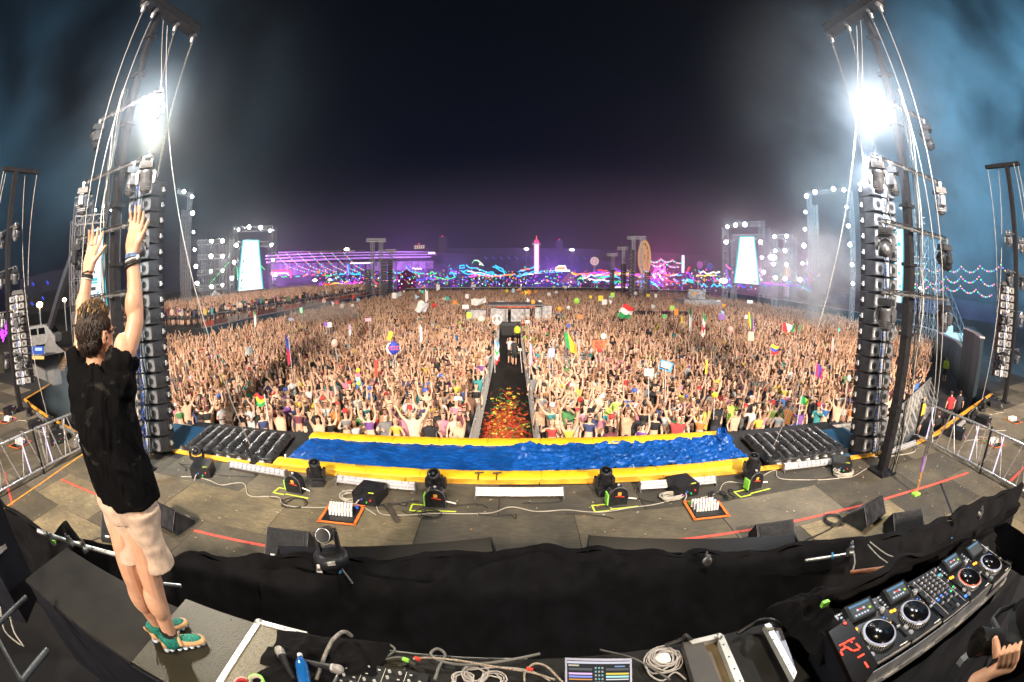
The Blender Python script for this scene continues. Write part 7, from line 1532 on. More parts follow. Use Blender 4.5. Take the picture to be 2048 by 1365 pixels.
# --- neon sculptures: bent glowing tubes
NE = {'cyan': glow('neon_cyan', (.03, .55, 1), 2.4), 'pink': glow('neon_pink', (1, .08, .6), 2.2), 'violet': glow('neon_violet', (.35, .06, 1), 2.0), 'orange': glow('neon_orange', (1, .28, .04), 2.0), 'green': glow('neon_green', (.08, .9, .25), 1.8), 'white': glow('neon_white', (1, .85, .9), 2.2), 'yellow': glow('neon_yellow', (1, .7, .1), 1.8), 'red': glow('neon_red', (1, .06, .06), 2.0), 'teal': glow('neon_teal', (.05, .75, .65), 1.6), 'blue': glow('neon_blue', (.06, .1, 1), 2.0)}
def neon(lab, d, strokes, w=.5, cat='neon sculpture', name='neon_sculpture'):
    x0, y0 = strokes[0][1][0]; t = thing(name, lab, cat, tang(d, x0))
    for (c, P_) in strokes:
        m = MB(); m.path([ond(px, py, d+.4*wob((i, px, 0), .5)) for i, (px, py) in enumerate(P_)], w*.62, 5); m.build('neon_tube', NE[c], t, world=True)
    a = ond(x0, y0, d+.8); m = MB(); m.tube(a, (a.x, a.y, 0), .12, 5); m.build('support_pole', TRM, t, world=True)
def squig(x0, y0, x1, y1, n, amp, sd): 
    g = random.Random(sd); return [(x0+(x1-x0)*i/n, y0+(y1-y0)*i/n+g.uniform(-amp, amp)) for i in range(n+1)]
neon('large cyan neon creature stretched along the left of the horizon centre', 190, [('cyan', [(919, 532), (928, 531), (929, 536), (920, 537), (919, 532)]), ('cyan', squig(932, 532, 988, 548, 9, 2.5, 1)), ('cyan', squig(922, 540, 970, 551, 8, 2.5, 2)), ('cyan', squig(945, 546, 1010, 552, 9, 1.6, 3)), ('cyan', [(985, 534), (994, 536), (999, 541), (1008, 545), (1009, 552)]), ('cyan', [(990, 531), (997, 535), (1005, 538), (1010, 549)]), ('cyan', squig(925, 545, 945, 550, 5, 2, 14)), ('white', squig(935, 544, 985, 551, 7, 2, 4)), ('pink', squig(940, 548, 1000, 554, 7, 1.6, 5))], .42)
neon('second cyan neon creature left and right of the pink column', 185, [('cyan', squig(1033, 552, 1100, 547, 9, 1.8, 6)), ('cyan', squig(1036, 545, 1070, 535, 6, 2, 7)), ('cyan', squig(1038, 549, 1085, 543, 7, 2, 8)), ('cyan', [(1104, 543), (1112, 541), (1117, 545), (1112, 551), (1105, 549)]), ('cyan', squig(1085, 549, 1117, 545, 5, 2, 15)), ('white', squig(1045, 550, 1095, 548, 6, 1.2, 9)), ('orange', squig(1040, 541, 1060, 538, 4, 1.2, 10))], .42)
neon('string of orange and pink neon ground lights under the cyan creature', 170, [('orange', squig(985, 553, 1030, 549, 6, 1, 11)), ('white', squig(984, 554, 992, 551, 3, 1, 12)), ('pink', squig(938, 554, 955, 551, 4, 1.5, 13))], .45)
neon('blue festoon of lights draped left of the horizon centre', 150, [('blue', [(812, 556), (822, 558), (835, 561), (845, 560), (855, 558), (866, 553)]), ('pink', [(775, 564), (785, 563), (797, 560), (806, 557), (813, 554)]), ('green', [(868, 553), (877, 556), (888, 559), (900, 558), (912, 554)])], .26, 'festoon lights', 'festoon_lights')
neon('colourful neon jumble of stalls right of the purple tent', 175, [('orange', squig(1145, 547, 1240, 552, 11, 2.5, 21)), ('pink', squig(1150, 551, 1235, 545, 11, 3, 22)), ('white', squig(1160, 555, 1225, 547, 9, 3, 23)), ('cyan', squig(1165, 550, 1240, 556, 9, 2.5, 24)), ('yellow', squig(1142, 546, 1180, 553, 6, 3, 25)), ('violet', squig(1190, 545, 1240, 549, 6, 3, 26)), ('green', squig(1195, 556, 1235, 551, 6, 2, 27)), ('white', squig(1176, 560, 1222, 563, 6, 2, 28)), ('cyan', squig(1186, 565, 1196, 564, 3, 1.5, 29)), ('green', [(1155, 560), (1160, 555), (1168, 561)]), ('red', squig(1195, 541, 1215, 543, 5, 2, 30)), ('teal', squig(1205, 561, 1220, 566, 5, 2, 31))], .40, 'neon lights')
neon('colourful neon jumble behind the right delay tower', 165, [('orange', squig(1226, 546, 1300, 556, 11, 3, 41)), ('yellow', squig(1228, 552, 1262, 543, 7, 4, 42)), ('violet', squig(1230, 540, 1300, 560, 11, 4, 43)), ('cyan', [(1226, 564), (1231, 568), (1234, 563)]), ('green', squig(1236, 562, 1246, 566, 4, 2, 44)), ('blue', squig(1272, 564, 1302, 568, 8, 2.5, 45)), ('pink', squig(1270, 548, 1300, 553, 6, 3, 46)), ('violet', squig(1232, 572, 1258, 571, 5, .8, 47)), ('white', squig(1230, 575, 1255, 575, 4, .5, 48))], .38, 'neon lights')
neon('hot pink glowing flame tree right of the golden wheel', 160, [('pink', squig(1306, 548, 1322, 528, 7, 4, 51)), ('pink', squig(1312, 552, 1330, 535, 7, 4, 52)), ('white', squig(1315, 545, 1326, 560, 6, 3, 53)), ('white', squig(1305, 548, 1310, 556, 4, 2, 54)), ('violet', squig(1304, 560, 1328, 556, 7, 3, 55)), ('cyan', [(1300, 562), (1308, 568), (1314, 572)]), ('blue', squig(1310, 562, 1325, 570, 5, 3, 56)), ('pink', squig(1308, 535, 1332, 545, 6, 4, 57))], .55, 'neon tree')
neon('string of warm lights leading to the white column', 185, [('orange', squig(1328, 549, 1345, 552, 5, 1.5, 61)), ('white', squig(1340, 552, 1356, 549, 4, 1.2, 62)), ('cyan', squig(1350, 551, 1364, 551, 4, 1, 63)), ('red', squig(1328, 560, 1360, 566, 6, 2, 64))], .35, 'neon lights')
neon('neon stage front with cyan zigzag waves left of the right screen', 150, [('cyan', [(1402, 574), (1408, 568), (1413, 575)]), ('cyan', [(1423, 574), (1428, 568), (1434, 574), (1440, 570), (1446, 575)]), ('cyan', [(1452, 574), (1458, 570), (1464, 575)]), ('blue', [(1474, 573), (1480, 569), (1486, 576), (1492, 572)]), ('violet', squig(1452, 540, 1462, 572, 7, 3, 71)), ('pink', squig(1425, 556, 1445, 564, 6, 4, 72)), ('teal', squig(1366, 560, 1388, 566, 7, 3, 73)), ('cyan', squig(1368, 566, 1386, 558, 6, 3, 74)), ('violet', squig(1372, 545, 1390, 560, 6, 4, 75)), ('red', squig(1372, 548, 1380, 535, 4, 3, 76)), ('yellow', squig(1392, 552, 1434, 551, 7, 1.2, 77)), ('white', squig(1400, 545, 1440, 547, 6, 3, 78)), ('green', squig(1434, 560, 1446, 565, 4, 2, 79)), ('pink', squig(1462, 540, 1452, 530, 4, 2, 80))], .38, 'neon lights')
neon('violet neon lights low behind the right screen legs', 140, [('violet', squig(1520, 568, 1600, 572, 11, 2, 81)), ('pink', squig(1525, 566, 1570, 569, 6, 2, 82)), ('violet', squig(1610, 552, 1622, 582, 8, 4, 83)), ('red', squig(1618, 548, 1622, 562, 4, 2, 84)), ('cyan', squig(1604, 575, 1622, 583, 5, 2, 85))], .35, 'neon lights')
neon('row of colourful fair lights below the purple grandstand', 185, [('pink', [(541, 549), (546, 545), (560, 543), (577, 543), (582, 549), (581, 556)]), ('red', [(540, 547), (547, 542), (562, 541), (580, 541), (583, 547), (582, 557)]), ('white', [(546, 549), (556, 547), (574, 547), (578, 552)]), ('green', squig(562, 556, 574, 553, 4, 2, 91)), ('teal', squig(591, 554, 600, 552, 4, 1.5, 92)), ('orange', squig(606, 552, 616, 550, 4, 2, 93)), ('red', squig(623, 552, 630, 550, 3, 1.5, 94)), ('teal', squig(633, 552, 637, 550, 3, 1.5, 95)), ('red', squig(645, 551, 652, 549, 3, 1.5, 96)), ('green', squig(650, 552, 664, 551, 5, 1.8, 97)), ('teal', squig(666, 550, 674, 548, 3, 1.2, 98)), ('cyan', squig(678, 551, 690, 548, 5, 2, 99)), ('orange', [(634, 544), (640, 543), (639, 547), (634, 545)])], .40, 'fair lights')
neon('blue lit stage front at the right end of the purple stand', 195, [('cyan', [(696, 530), (697, 548)]), ('blue', [(698, 530), (699, 549)]), ('violet', [(694, 530), (694, 545)]), ('blue', [(720, 528), (720, 534)]), ('blue', [(742, 528), (742, 534)]), ('cyan', squig(702, 549, 722, 548, 6, 1.6, 100)), ('white', squig(700, 527, 745, 526, 5, .3, 101))], .5, 'neon stage', 'neon_stage')
neon('long orange and white row of fair stalls behind the left crowd', 120, [('orange', squig(632, 577, 725, 573, 13, 1.2, 102)), ('red', squig(645, 567, 670, 570, 6, 2.5, 103)), ('yellow', squig(648, 570, 700, 565, 8, 2.5, 104)), ('pink', squig(690, 568, 725, 565, 6, 2.5, 105)), ('white', [(638, 577), (649, 577), (650, 574), (664, 574), (664, 577), (680, 576), (681, 572), (692, 572), (704, 571), (724, 572)]), ('violet', [(638, 572), (640, 566), (646, 572)]), ('violet', [(680, 570), (682, 563), (690, 570)]), ('violet', [(694, 569), (697, 562), (706, 569)]), ('pink', [(707, 567), (709, 561), (712, 567)]), ('orange', squig(630, 581, 636, 582, 3, 1.2, 106)), ('red', squig(745, 558, 760, 572, 5, 3, 107)), ('white', squig(741, 570, 760, 572, 4, 1.2, 108)), ('orange', squig(740, 574, 758, 574, 4, .8, 109))], .26, 'stall lights')
neon('teal and green glowing clouds of lights above the red tent', 165, [('teal', squig(783, 540, 792, 548, 6, 3, 111)), ('cyan', squig(796, 546, 806, 545, 6, 3, 112)), ('teal', squig(824, 545, 848, 548, 11, 2.6, 113)), ('white', squig(825, 538, 843, 538, 6, 1.2, 114)), ('green', squig(860, 547, 873, 545, 7, 2.4, 115)), ('cyan', squig(899, 546, 912, 548, 7, 2.6, 116)), ('violet', squig(901, 544, 914, 545, 5, 2.4, 117)), ('blue', [(814, 530), (818, 536), (824, 542)])], .42, 'neon clouds')
neon('green and white glowing ride arch above the cyan creature', 200, [('green', [(944, 527), (948, 522), (955, 522), (961, 528), (964, 532)]), ('white', [(948, 521), (956, 521), (963, 527), (967, 532)])], .3, 'ride', 'ride_arch')
neon('white lit kiosk roof on top of the purple tent', 150, [('white', [(1111, 538), (1118, 533), (1130, 533), (1132, 540)]), ('white', [(1110, 541), (1140, 542)]), ('orange', [(1112, 537), (1130, 537)])], .55, 'kiosk', 'kiosk')
neon('two round glowing disc balloons right of the white column', 160, [('pink', [(1397, 529), (1400, 527), (1404, 529), (1403, 533), (1398, 533), (1397, 529)]), ('blue', [(1415, 533), (1420, 530), (1424, 533), (1423, 538), (1417, 538), (1415, 533)])], .5, 'balloons', 'disc_balloon')
neon('green laser-like string of lights beside the left screen', 82, [('green', [(421, 566), (431, 555)]), ('green', [(433, 553), (441, 544), (449, 536)]), ('green', [(438, 546), (447, 536), (459, 524)]), ('green', [(474, 534), (475, 556)]), ('green', [(522, 532), (530, 540)])], .10, 'festoon lights', 'festoon_lights')
m = MB(); g = random.Random(8)
for i in range(1500):
    px = g.uniform(640, 1640); py = 559+g.gauss(0, 9)+(px-1100)*.004; dd = g.uniform(115, 150); p = ond(px, py, dd)
    if p.z > .5: m.ball(p, g.uniform(.08, .24), 5, g.randrange(8), 3)
m.build('fair_lights', [NE[k] for k in ('pink', 'violet', 'orange', 'white', 'cyan', 'blue', 'violet', 'green')], label='countless small coloured fair lights along the far edge of the field', cat='fair lights', kind='stuff')
# discs behind, and lit purple tents
for i, (px, py, c, lab) in enumerate(((1400, 530, (.45, .12, .45), 'round pink balloon disc above the fair lights'), (1419, 534, (.08, .10, .4), 'round blue balloon disc above the fair lights'))):
    p = ond(px, py, 158); m = MB(); m.lathe([(.001, -.2), (1.25, -.15), (1.3, 0), (1.25, .15), (.001, .2)], 20, p, 'Y'); m.build('balloon_disc', glow('disc%d' % i, c, .8), label=lab, cat='balloon')
def tent(lab, px, py, d, w, dd, h, mt_, rz=0, peaks=1, cat='tent'):
    p = ond(px, py, d); zt = p.z; t = thing('tent', lab, cat, (p.x, p.y, 0)); ze = zt-h*.45; th = -math.atan2(p.x, p.y)+rz; M = Matrix.Rotation(th, 3, 'Z'); L = lambda a, b, c: Vector((p.x, p.y, 0))+M @ Vector((a, b, 0))+Vector((0, 0, c))
    m = MB(); n = peaks
    for k in range(n):
        x0 = -w/2+w*k/n; x1 = x0+w/n; xc = (x0+x1)/2
        q = [L(x0, -dd/2, ze), L(x1, -dd/2, ze), L(x1, dd/2, ze), L(x0, dd/2, ze)]; mid = [a.lerp(L(xc, 0, zt), .5)-Vector((0, 0, h*.07)) for a in q]; tp = L(xc, 0, zt)
        vs = q+mid+[tp]; m._add(vs, [(0, 1, 5, 4), (1, 2, 6, 5), (2, 3, 7, 6), (3, 0, 4, 7), (4, 5, 8), (5, 6, 8), (6, 7, 8), (7, 4, 8)], 0, False)
    m.build('roof', mt_, t, world=True)
    for a, b in ((-1, -1), (1, -1), (1, 1), (-1, 1)): m = MB(); m.tube(L(a*w/2, b*dd/2, 0), L(a*w/2, b*dd/2, ze), .06, 6); m.build('tent_pole', RAILM, t, world=True)
    m = MB(); m.box(L(0, dd/2-.05, ze/2), (w, .08, ze*.98), th); m.build('back_wall', mt_, t, world=True); return t
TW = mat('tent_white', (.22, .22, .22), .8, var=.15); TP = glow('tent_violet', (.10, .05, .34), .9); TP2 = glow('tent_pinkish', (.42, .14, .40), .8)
tt_ = thing('marquee', 'large blue-violet lit marquee below the pink column', 'marquee', tang(135, 1110)); a = [ond(x, y, 135) for x, y in ((1070, 548), (1138, 545), (1120, 564), (1052, 568))]
m = MB(); m.prism(a, (0, 0, 0), (0, 4, 0)); m.build('roof_side', TP, tt_, world=True); a = [ond(x, y, 134.5) for x, y in ((1138, 545), (1156, 568), (1120, 565))]; m = MB(); m.prism(a, (0, 0, 0), (0, 4, 0)); m.build('gable', TP2, tt_, world=True); a = [ond(x, y, 135) for x, y in ((1052, 569), (1155, 569), (1155, 574), (1056, 575))]; m = MB(); m.prism(a, (0, 0, 0), (0, 3, 0)); m.build('side_wall', TP, tt_, world=True)
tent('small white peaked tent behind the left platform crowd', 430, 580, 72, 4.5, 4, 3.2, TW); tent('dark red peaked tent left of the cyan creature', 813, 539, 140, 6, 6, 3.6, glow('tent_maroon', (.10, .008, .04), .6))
tent('two-peaked pale tent left of the performer head', 80, 672, 35, 3.6, 3, 2.8, TW, R(10), 2)
kb = thing('sales_kiosk', 'stall with a blue lit screen sign under the two-peaked tent', 'stall', ond(75, 700, 33))
for (x0, y0, x1, y1, mt_, nm, dd) in ((61, 693, 88, 709, glow('kiosk_blue', (.03, .12, .6), 1.0), 'sign', 0), (70, 696, 84, 702, glow('kiosk_white', (.6, .75, 1), 1.2), 'sign_text', -.08), (64, 713, 88, 719, glow('kiosk_warm', (1, .5, .15), 1.6), 'warm_light', 0)):
    c = [ond(x, y, 32+dd) for x, y in ((x0, y0), (x1, y0), (x1, y1), (x0, y1))]; m = MB(); m.prism(c, (0, 0, 0), (-.1, .05, 0)); m.build(nm, mt_, kb, world=True)
st = thing('stair_unit', 'wooden steps by the two-peaked tent', 'stairs', ond(125, 735, 33))
for k in range(8): m = MB(); m.box(ond(122+k*1.5, 735-k*5, 34+k*.3), (3.2, .4, .1), R(-25)); m.build('step', mat('step_wood', (.2, .12, .06), .7), st, world=True)
# van
vp = ond(82, 672, 50); vn = thing('parked_van', 'white van parked above the two-peaked tent at the left', 'van', (vp.x, vp.y, vp.z-1.1), R(35))
prof = [(-2.5, 0, .35), (2.4, 0, .35), (2.5, 0, 1.0), (2.2, 0, 1.2), (1.5, 0, 2.0), (1.1, 0, 2.15), (-2.4, 0, 2.15), (-2.5, 0, 1.9)]
m = MB(); m.prism(prof, (0, -.95, 0), (0, .95, 0)); m.build('body', mat('van_white', (.35, .35, .35), .4), vn)
for s_ in (-1, 1):
    for k in range(3): m = MB(); m.prism([(-2.1+k*1.15, s_*.96, 1.3), (-1.15+k*1.15, s_*.96, 1.3), (-1.2+k*1.15, s_*.96, 1.9), (-2.1+k*1.15, s_*.96, 1.9)], (0, -.005, 0), (0, .01, 0)); m.build('window', SCR, vn)
    for x in (-1.6, 1.6): m = MB(); m.lathe([(.36, -.1), (.36, .1)], 14, (x, s_*.9, .36), 'Y'); m.build('wheel', BLKPL, vn)
m = MB(); m.prism([(1.58, -.8, 1.95), (2.2, -.8, 1.25), (2.2, .8, 1.25), (1.58, .8, 1.95)], (0, 0, 0), (.03, 0, .03)); m.build('windscreen', SCR, vn)
mp = thing('earth_bank', 'x', 'bank', (0, 0, 0)) if False else None
m = MB(); m.prism([(-48, 18, 0), (-75, 60, 0), (-95, 40, 0), (-60, 8, 0)], (0, 0, 0), (0, 0, max(.3, vp.z-1.1))); m.build('parking_terrace', mat('terrace_ground', (.05, .045, .035), .9, var=.5, scale=.2, bump=.2), kind='structure')
# diagonal tube mast (screen leg) at left
m = MB(); a, b = ond(150, 500, 40), ond(100, 655, 44); m.bar(a, b, .5); m.build('slanted_brace', mat('brace_steel', (.08, .08, .09), .6, .3), label='wide slanted brace beam behind the heavy truss tower at the left', cat='brace')
# crane / lift at the right
crn = thing('mobile_crane', 'white mobile crane with lattice boom behind the right wall', 'crane', ond(1890, 690, 56)); M0 = ond(1890, 680, 56)
for (x0, y0, x1, y1, nm) in ((1882, 649, 1906, 668, 'cab'), (1870, 664, 1930, 678, 'chassis'), (1905, 670, 1928, 684, 'counterweight')):
    c = [ond(x, y, 55) for x, y in ((x0, y0), (x1, y0+3), (x1, y1), (x0, y1-2))]; m = MB(); m.prism(c, (0, 0, 0), (1.5, 1.2, 0)); m.build(nm, mat('crane_white', (.4, .39, .35), .5, var=.3), crn, world=True)
truss(crn, ond(1930, 685, 55), ond(1888, 575, 55), .8, .06, 'boom').data.materials[0] = MATS['brace_steel']
# string lights at the right
SL = [glow('bulb_'+n, c, 3.0) for n, c in (('pink', (1, .15, .5)), ('green', (.1, 1, .35)), ('blue', (.15, .2, 1)), ('amber', (1, .5, .15)), ('violet', (.6, .15, 1)))]
def festoon(lab, P_, d, sag, r=.10, nper=9, group='festoon lights over the right field'):
    t = thing('festoon_lights', lab, 'string lights', tang(d, P_[0][0]), group=group); wires = []; k0_ = 0; ms = [MB() for _ in SL]; bulbs = []
    for a, b in zip(P_, P_[1:]):
        for k in range(nper): q = k/nper; wires.append((a[0]+(b[0]-a[0])*q, a[1]+(b[1]-a[1])*q+sag*4*q*(1-q)))
    me = [];
    for i_, mt_ in enumerate(SL): q = MB(); q.ball((0, 0, 0), (r*1.3, r, r), 6, k=4); me.append(q.mesh('bulb', mt_))
    pts_ = [ond(x, y, d) for x, y in wires]
    for i, p in enumerate(pts_): o = link('bulb', me[(i//4+i) % 5], t); o.location = p-t.location
    m = MB(); m.path(pts_, .03, 3); m.build('wire', CABB, t, world=True)
festoon('topmost string of coloured bulbs over the right field', [(1820, 538), (1850, 534), (1888, 531), (1923, 534), (1960, 533), (2002, 530), (2040, 546)], 62, 12); festoon('middle string of coloured bulbs over the right field', [(1820, 557), (1853, 560), (1892, 554), (1922, 554), (1958, 554), (1992, 566)], 62, 12); festoon('lowest string of coloured bulbs over the right field', [(1826, 572), (1860, 570), (1891, 573), (1921, 573), (1952, 580), (1987, 588)], 62, 10)
festoon('string of small bulbs above the pink flame tree', [(1300, 522), (1322, 519), (1345, 521), (1370, 523)], 150, 5, .22, 8, 'festoon lights behind the field'); festoon('lower string of small bulbs above the pink flame tree', [(1305, 530), (1330, 527), (1360, 533)], 150, 5, .22, 8, 'festoon lights behind the field')
for i in range(7): festoon('%s slanting string of bulbs in front of the purple grandstand' % ('first', 'second', 'third', 'fourth', 'fifth', 'sixth', 'seventh')[i], [(535+i*23+14, 505+(i % 3)), (575+i*23, 533), (612+i*21, 545)], 195, .6, .20, 11, 'slanting bulb strings at the stand')
# purple sparkle decoration on the far left mast
t = thing('violet_light_tree', 'cluster of small violet lights hanging by the far left mast', 'light decoration', ond(15, 660, 24)); q = MB(); q.box((0, 0, 0), (.06, .05, .12)); me = q.mesh('violet_led', glow('violet_led', (.65, .05, 1), 2.5))
for i in range(110): px, py = random.choice(((5, 668), (12, 655), (22, 660), (4, 655), (24, 685), (22, 645))); o = link('violet_led', me, t); o.location = ond(px+random.gauss(0, 2), py+random.gauss(0, 9), 24)-t.location
# ================================================================== RUNWAY
RUN = mat('runway_floor', (.012, .011, .011), .7, var=.4, scale=2)
m = MB(); m.box((-.2, 26, .03), (1.9, 28.5, .05)); m.build('runway', RUN, kind='structure')
CF = [mat('confetti_%d' % i, c, .5, var=.3) for i, c in enumerate(((.27, .03, .008), (.13, .012, .005), (.38, .06, .01), (.5, .35, .04), (.04, .12, .03)))]
m = MB(); g = random.Random(4)
for i in range(7000):
    y = 10.4+abs(g.gauss(0, 3.6)); y = y if y < 22 else g.uniform(10.4, 14); x = -.2+g.gauss(0, .36)*(1 if y > 13 else 1.05); x = max(-1.05, min(.65, x)); hgt = .08+max(0, (14.6-y)/3.2)*.8*g.random()*(1-abs(x+.2)); z = .07+hgt
    a = g.uniform(0, 6.28); ln = g.uniform(.06, .22); w = g.uniform(.03, .08); d = Vector((math.cos(a), math.sin(a), g.uniform(-.6, .6))).normalized(); u = d.orthogonal().normalized(); p = Vector((x, y, z))
    mi = g.choices(range(5), weights=[5, 4, 3, 1.2, 1])[0] if y < 18 else g.choices(range(5), weights=[2, 3, 1, 3, 3])[0]
    m._add([p-d*ln/2-u*w/2, p+d*ln/2-u*w/2, p+d*ln/2+u*w/2, p-d*ln/2+u*w/2], [(0, 1, 2, 3)], mi)
m.build('orange_streamers', CF, label='heap of orange and red streamers covering the near end of the runway', cat='streamers', kind='stuff')
def simple_person(lab, loc, rz, pose, top, legs, hair, skinc=(.55, .33, .22), female=False, s=1.0, extra=None):
    k = (pose, 1 if female else 0); src = VAR[k]; b = MB(); b.v = src.v; h = MB(); h.v = src.v; tp = MB(); tp.v = src.v
    for f, q, sm_ in zip(src.f, src.m, src.sm):
        t_ = h if q == 3 else (tp if q == 1 else b); t_.f.append(f); t_.m.append(0 if q in (1, 3) else q); t_.sm.append(sm_)
    LEG = mat('legs_%d_%d_%d' % tuple(int(c*100) for c in legs), legs, .8)
    o = link('person', b.mesh('person', [C_SKIN, C_TOP, LEG, C_HAIR, C_DARK, C_LIP]), None, lab, 'person'); o.location = loc; o.rotation_euler = (0, 0, rz); o.scale = (s, s, s); o['skinc'] = skinc; o['topc'] = top
    c = link('top', tp.mesh('top', C_TOP), o); c['topc'] = top; c = link('hair', h.mesh('hair', C_HAIR), o); c['hairc'] = hair
    if extra == 'vest': 
        m = MB(); m.lathe([(.20, .98), (.215, 1.15), (.225, 1.32), (.20, 1.45), (.10, 1.5)], 14); m.v = [(x, y*.68, z) for x, y, z in m.v]; m.build('safety_vest', mat('hi_vis', (.55, .8, .02), .6, var=.1), o)
    return o
simple_person('security guard in a yellow-green vest walking in the runway', (.42, 35.4, .06), R(170), 'arms hanging', (.55, .8, .02), (.01, .01, .012), (.01, .01, .01), extra='vest')
simple_person('person in dark shorts standing in the runway in front of the guard', (.15, 27.2, .06), R(160), 'arms hanging', (.03, .03, .03), (.02, .03, .025), (.1, .06, .03)); simple_person('person in a white shirt half behind the one in dark shorts', (-.12, 27.8, .06), R(20), 'both fists at head height', (.6, .6, .6), (.02, .02, .02), (.02, .01, .01))
simple_person('lone guard in a hi-vis yellow jacket standing in the right pit', (30.2, 18.6, 0), R(-60), 'arms hanging', (.55, .8, .02), (.02, .02, .03), (.02, .01, .01), extra='vest', s=1.05)
simple_person('stagehand in a red polo shirt standing in the right pit', (18.3, 10.6, .35), R(150), 'arms hanging', (.5, .02, .03), (.01, .01, .012), (.02, .01, .01)); simple_person('stagehand in a black t-shirt crouched near the truss fence', (14.6, 8.9, .3), R(160), 'arms hanging', (.01, .01, .012), (.01, .01, .012), (.06, .03, .02)); simple_person('guard in a yellow shirt at the corner of the right barricade', (16.6, 11.2, .1), R(0), 'arms hanging', (.7, .45, .03), (.01, .01, .012), (.01, .01, .01))
simple_person('stagehand in a dark shirt beside the red polo stagehand', (19.8, 10.9, .2), R(120), 'arms hanging', (.02, .02, .03), (.01, .01, .012), (.03, .015, .01)); simple_person('bald stagehand in black in the left pit by the wing', (-14.4, 8.9, .6), R(0), 'arms hanging', (.01, .01, .012), (.01, .01, .012), (.3, .17, .11))
simple_person('fan in a blue top on the pit side of the right barricade', (8.6, 10.9, .1), R(0), 'both fists at head height', (.03, .12, .5), (.4, .3, .05), (.05, .03, .02))
m = MB(); m.sheet(lambda u, v: (-20.5+10*u+.3*math.sin(u*9), 9.0+4*v, .05+.02*math.sin(u*20)), 20, 6); m.build('pit_mat', mat('pit_black', (.006, .008, .012), .5, var=.3), label='dark matting covering the pit left of the stage', cat='mat')
# ================================================================== FLAGS AND TOTEMS
POLE = mat('totem_pole', (.45, .42, .4), .5, var=.2)
def pole(t, p, z1, z0=1.7, r=.018, tilt=0):
    m = MB(); m.tube((p.x+tilt*.5, p.y, z0), (p.x, p.y, z1), r, 6); m.build('pole', POLE, t, world=True)
def cloth(px, py, d, w, h, bands_, lab, droop=0, vert=False, lean=0, name='flag', sd=0):
    """flag centred on the pixel; w,h in 2048-pixels; bands along the width (or height when vert)"""
    c = ond(px, py, d); k = d/900; W_, H_ = w*k, h*k; t = thing(name, lab, 'flag', (c.x, c.y, 1.6)); u0 = Vector((1, 0, 0)); sgn = 1
    n = len(bands_)
    for i, (nm, col) in enumerate(bands_):
        mt_ = mat('cloth_'+nm, col, .8, var=.15); m = MB()
        def fn(u, v, i=i):
            if vert: a = u; b = (i+v)/n
            else: a = (i+u)/n; b = v
            x = (a-.5)*W_; z = (.5-b)*H_-droop*H_*(a**2)+.10*H_*math.sin(a*7+b*2+sd); x += lean*W_*(b-.5)
            return (c.x+x, c.y+.12*W_*math.sin(a*6+b*3+sd), c.z+z)
        m.sheet(fn, 8, 8); m.build('stripe', mt_, t, world=True)
    m = MB(); x = -W_/2 if lean <= 0 else W_/2; m.tube((c.x+x-lean*W_*.5, c.y, c.z+H_*.6), (c.x+x+lean*W_, c.y, 1.5), .02, 5); m.build('pole', POLE, t, world=True); return t
G_, W1, R1, Y1, B1, K1 = ('green', (.02, .28, .08)), ('white', (.75, .75, .75)), ('red', (.65, .03, .03)), ('yellow', (.8, .6, .03)), ('blue', (.03, .08, .4)), ('black', (.02, .02, .02))
cloth(844, 613, 44, 22, 20, [W1, ('pale', (.6, .6, .66))], 'large white flag flying left of centre', .2, lean=-.4); cloth(957, 605, 50, 30, 12, [W1, W1], 'wide white and black flag billowing by the sound desk', -.4); cloth(793, 592, 48, 20, 10, [W1, ('grey', (.4, .4, .42))], 'white flag streaming left of the large one', -.4); cloth(853, 592, 52, 6, 22, [W1], 'narrow upright white feather flag', 0, True); cloth(1056, 608, 46, 5, 20, [W1], 'narrow white feather flag right of the sound desk', 0, True)
cloth(1253, 622, 38, 26, 24, [R1, W1, G_], 'red white and green tricolour held up on a long blue pole', .3, True, -.5); cloth(1143, 682, 21, 26, 30, [G_, Y1, ('orange', (.8, .3, .03))], 'green yellow and orange flag right of the runway', .9, lean=.2); cloth(994, 705, 19, 9, 44, [('skyb', (.1, .3, .5)), W1, G_, W1, R1], 'long hanging tricolour on the peace totem left of the runway', 0, True); cloth(576, 700, 19, 9, 52, [('navy', (.02, .03, .2)), B1, ('crimson', (.5, .02, .08)), ('crimson', (.5, .02, .08))], 'long navy and crimson banner in the left crowd', 0, True, .15)
cloth(521, 801, 12.6, 26, 22, [R1, Y1, G_], 'red yellow and green flag with a lion held at the front left', .05, True, .1); cloth(1408, 652, 31, 8, 44, [G_, W1, R1, W1], 'tall hanging tricolour in the right crowd', 0, True, -.25); cloth(1381, 640, 33, 6, 46, [('darkgreen', (.01, .12, .04)), W1, W1], 'narrow white and dark green banner in the right crowd', 0, True, .15); cloth(1502, 640, 33, 13, 26, [('orange', (.8, .3, .03)), Y1, G_, B1, ('violet', (.3, .05, .45))], 'rainbow flag in the right crowd', .6, lean=.3); cloth(1578, 656, 30, 34, 15, [R1, W1, G_], 'wide tricolour stretched out at the right', .1); cloth(1550, 700, 23, 22, 18, [Y1, B1, R1], 'yellow blue and red flag with a crest at the right', .05, True)
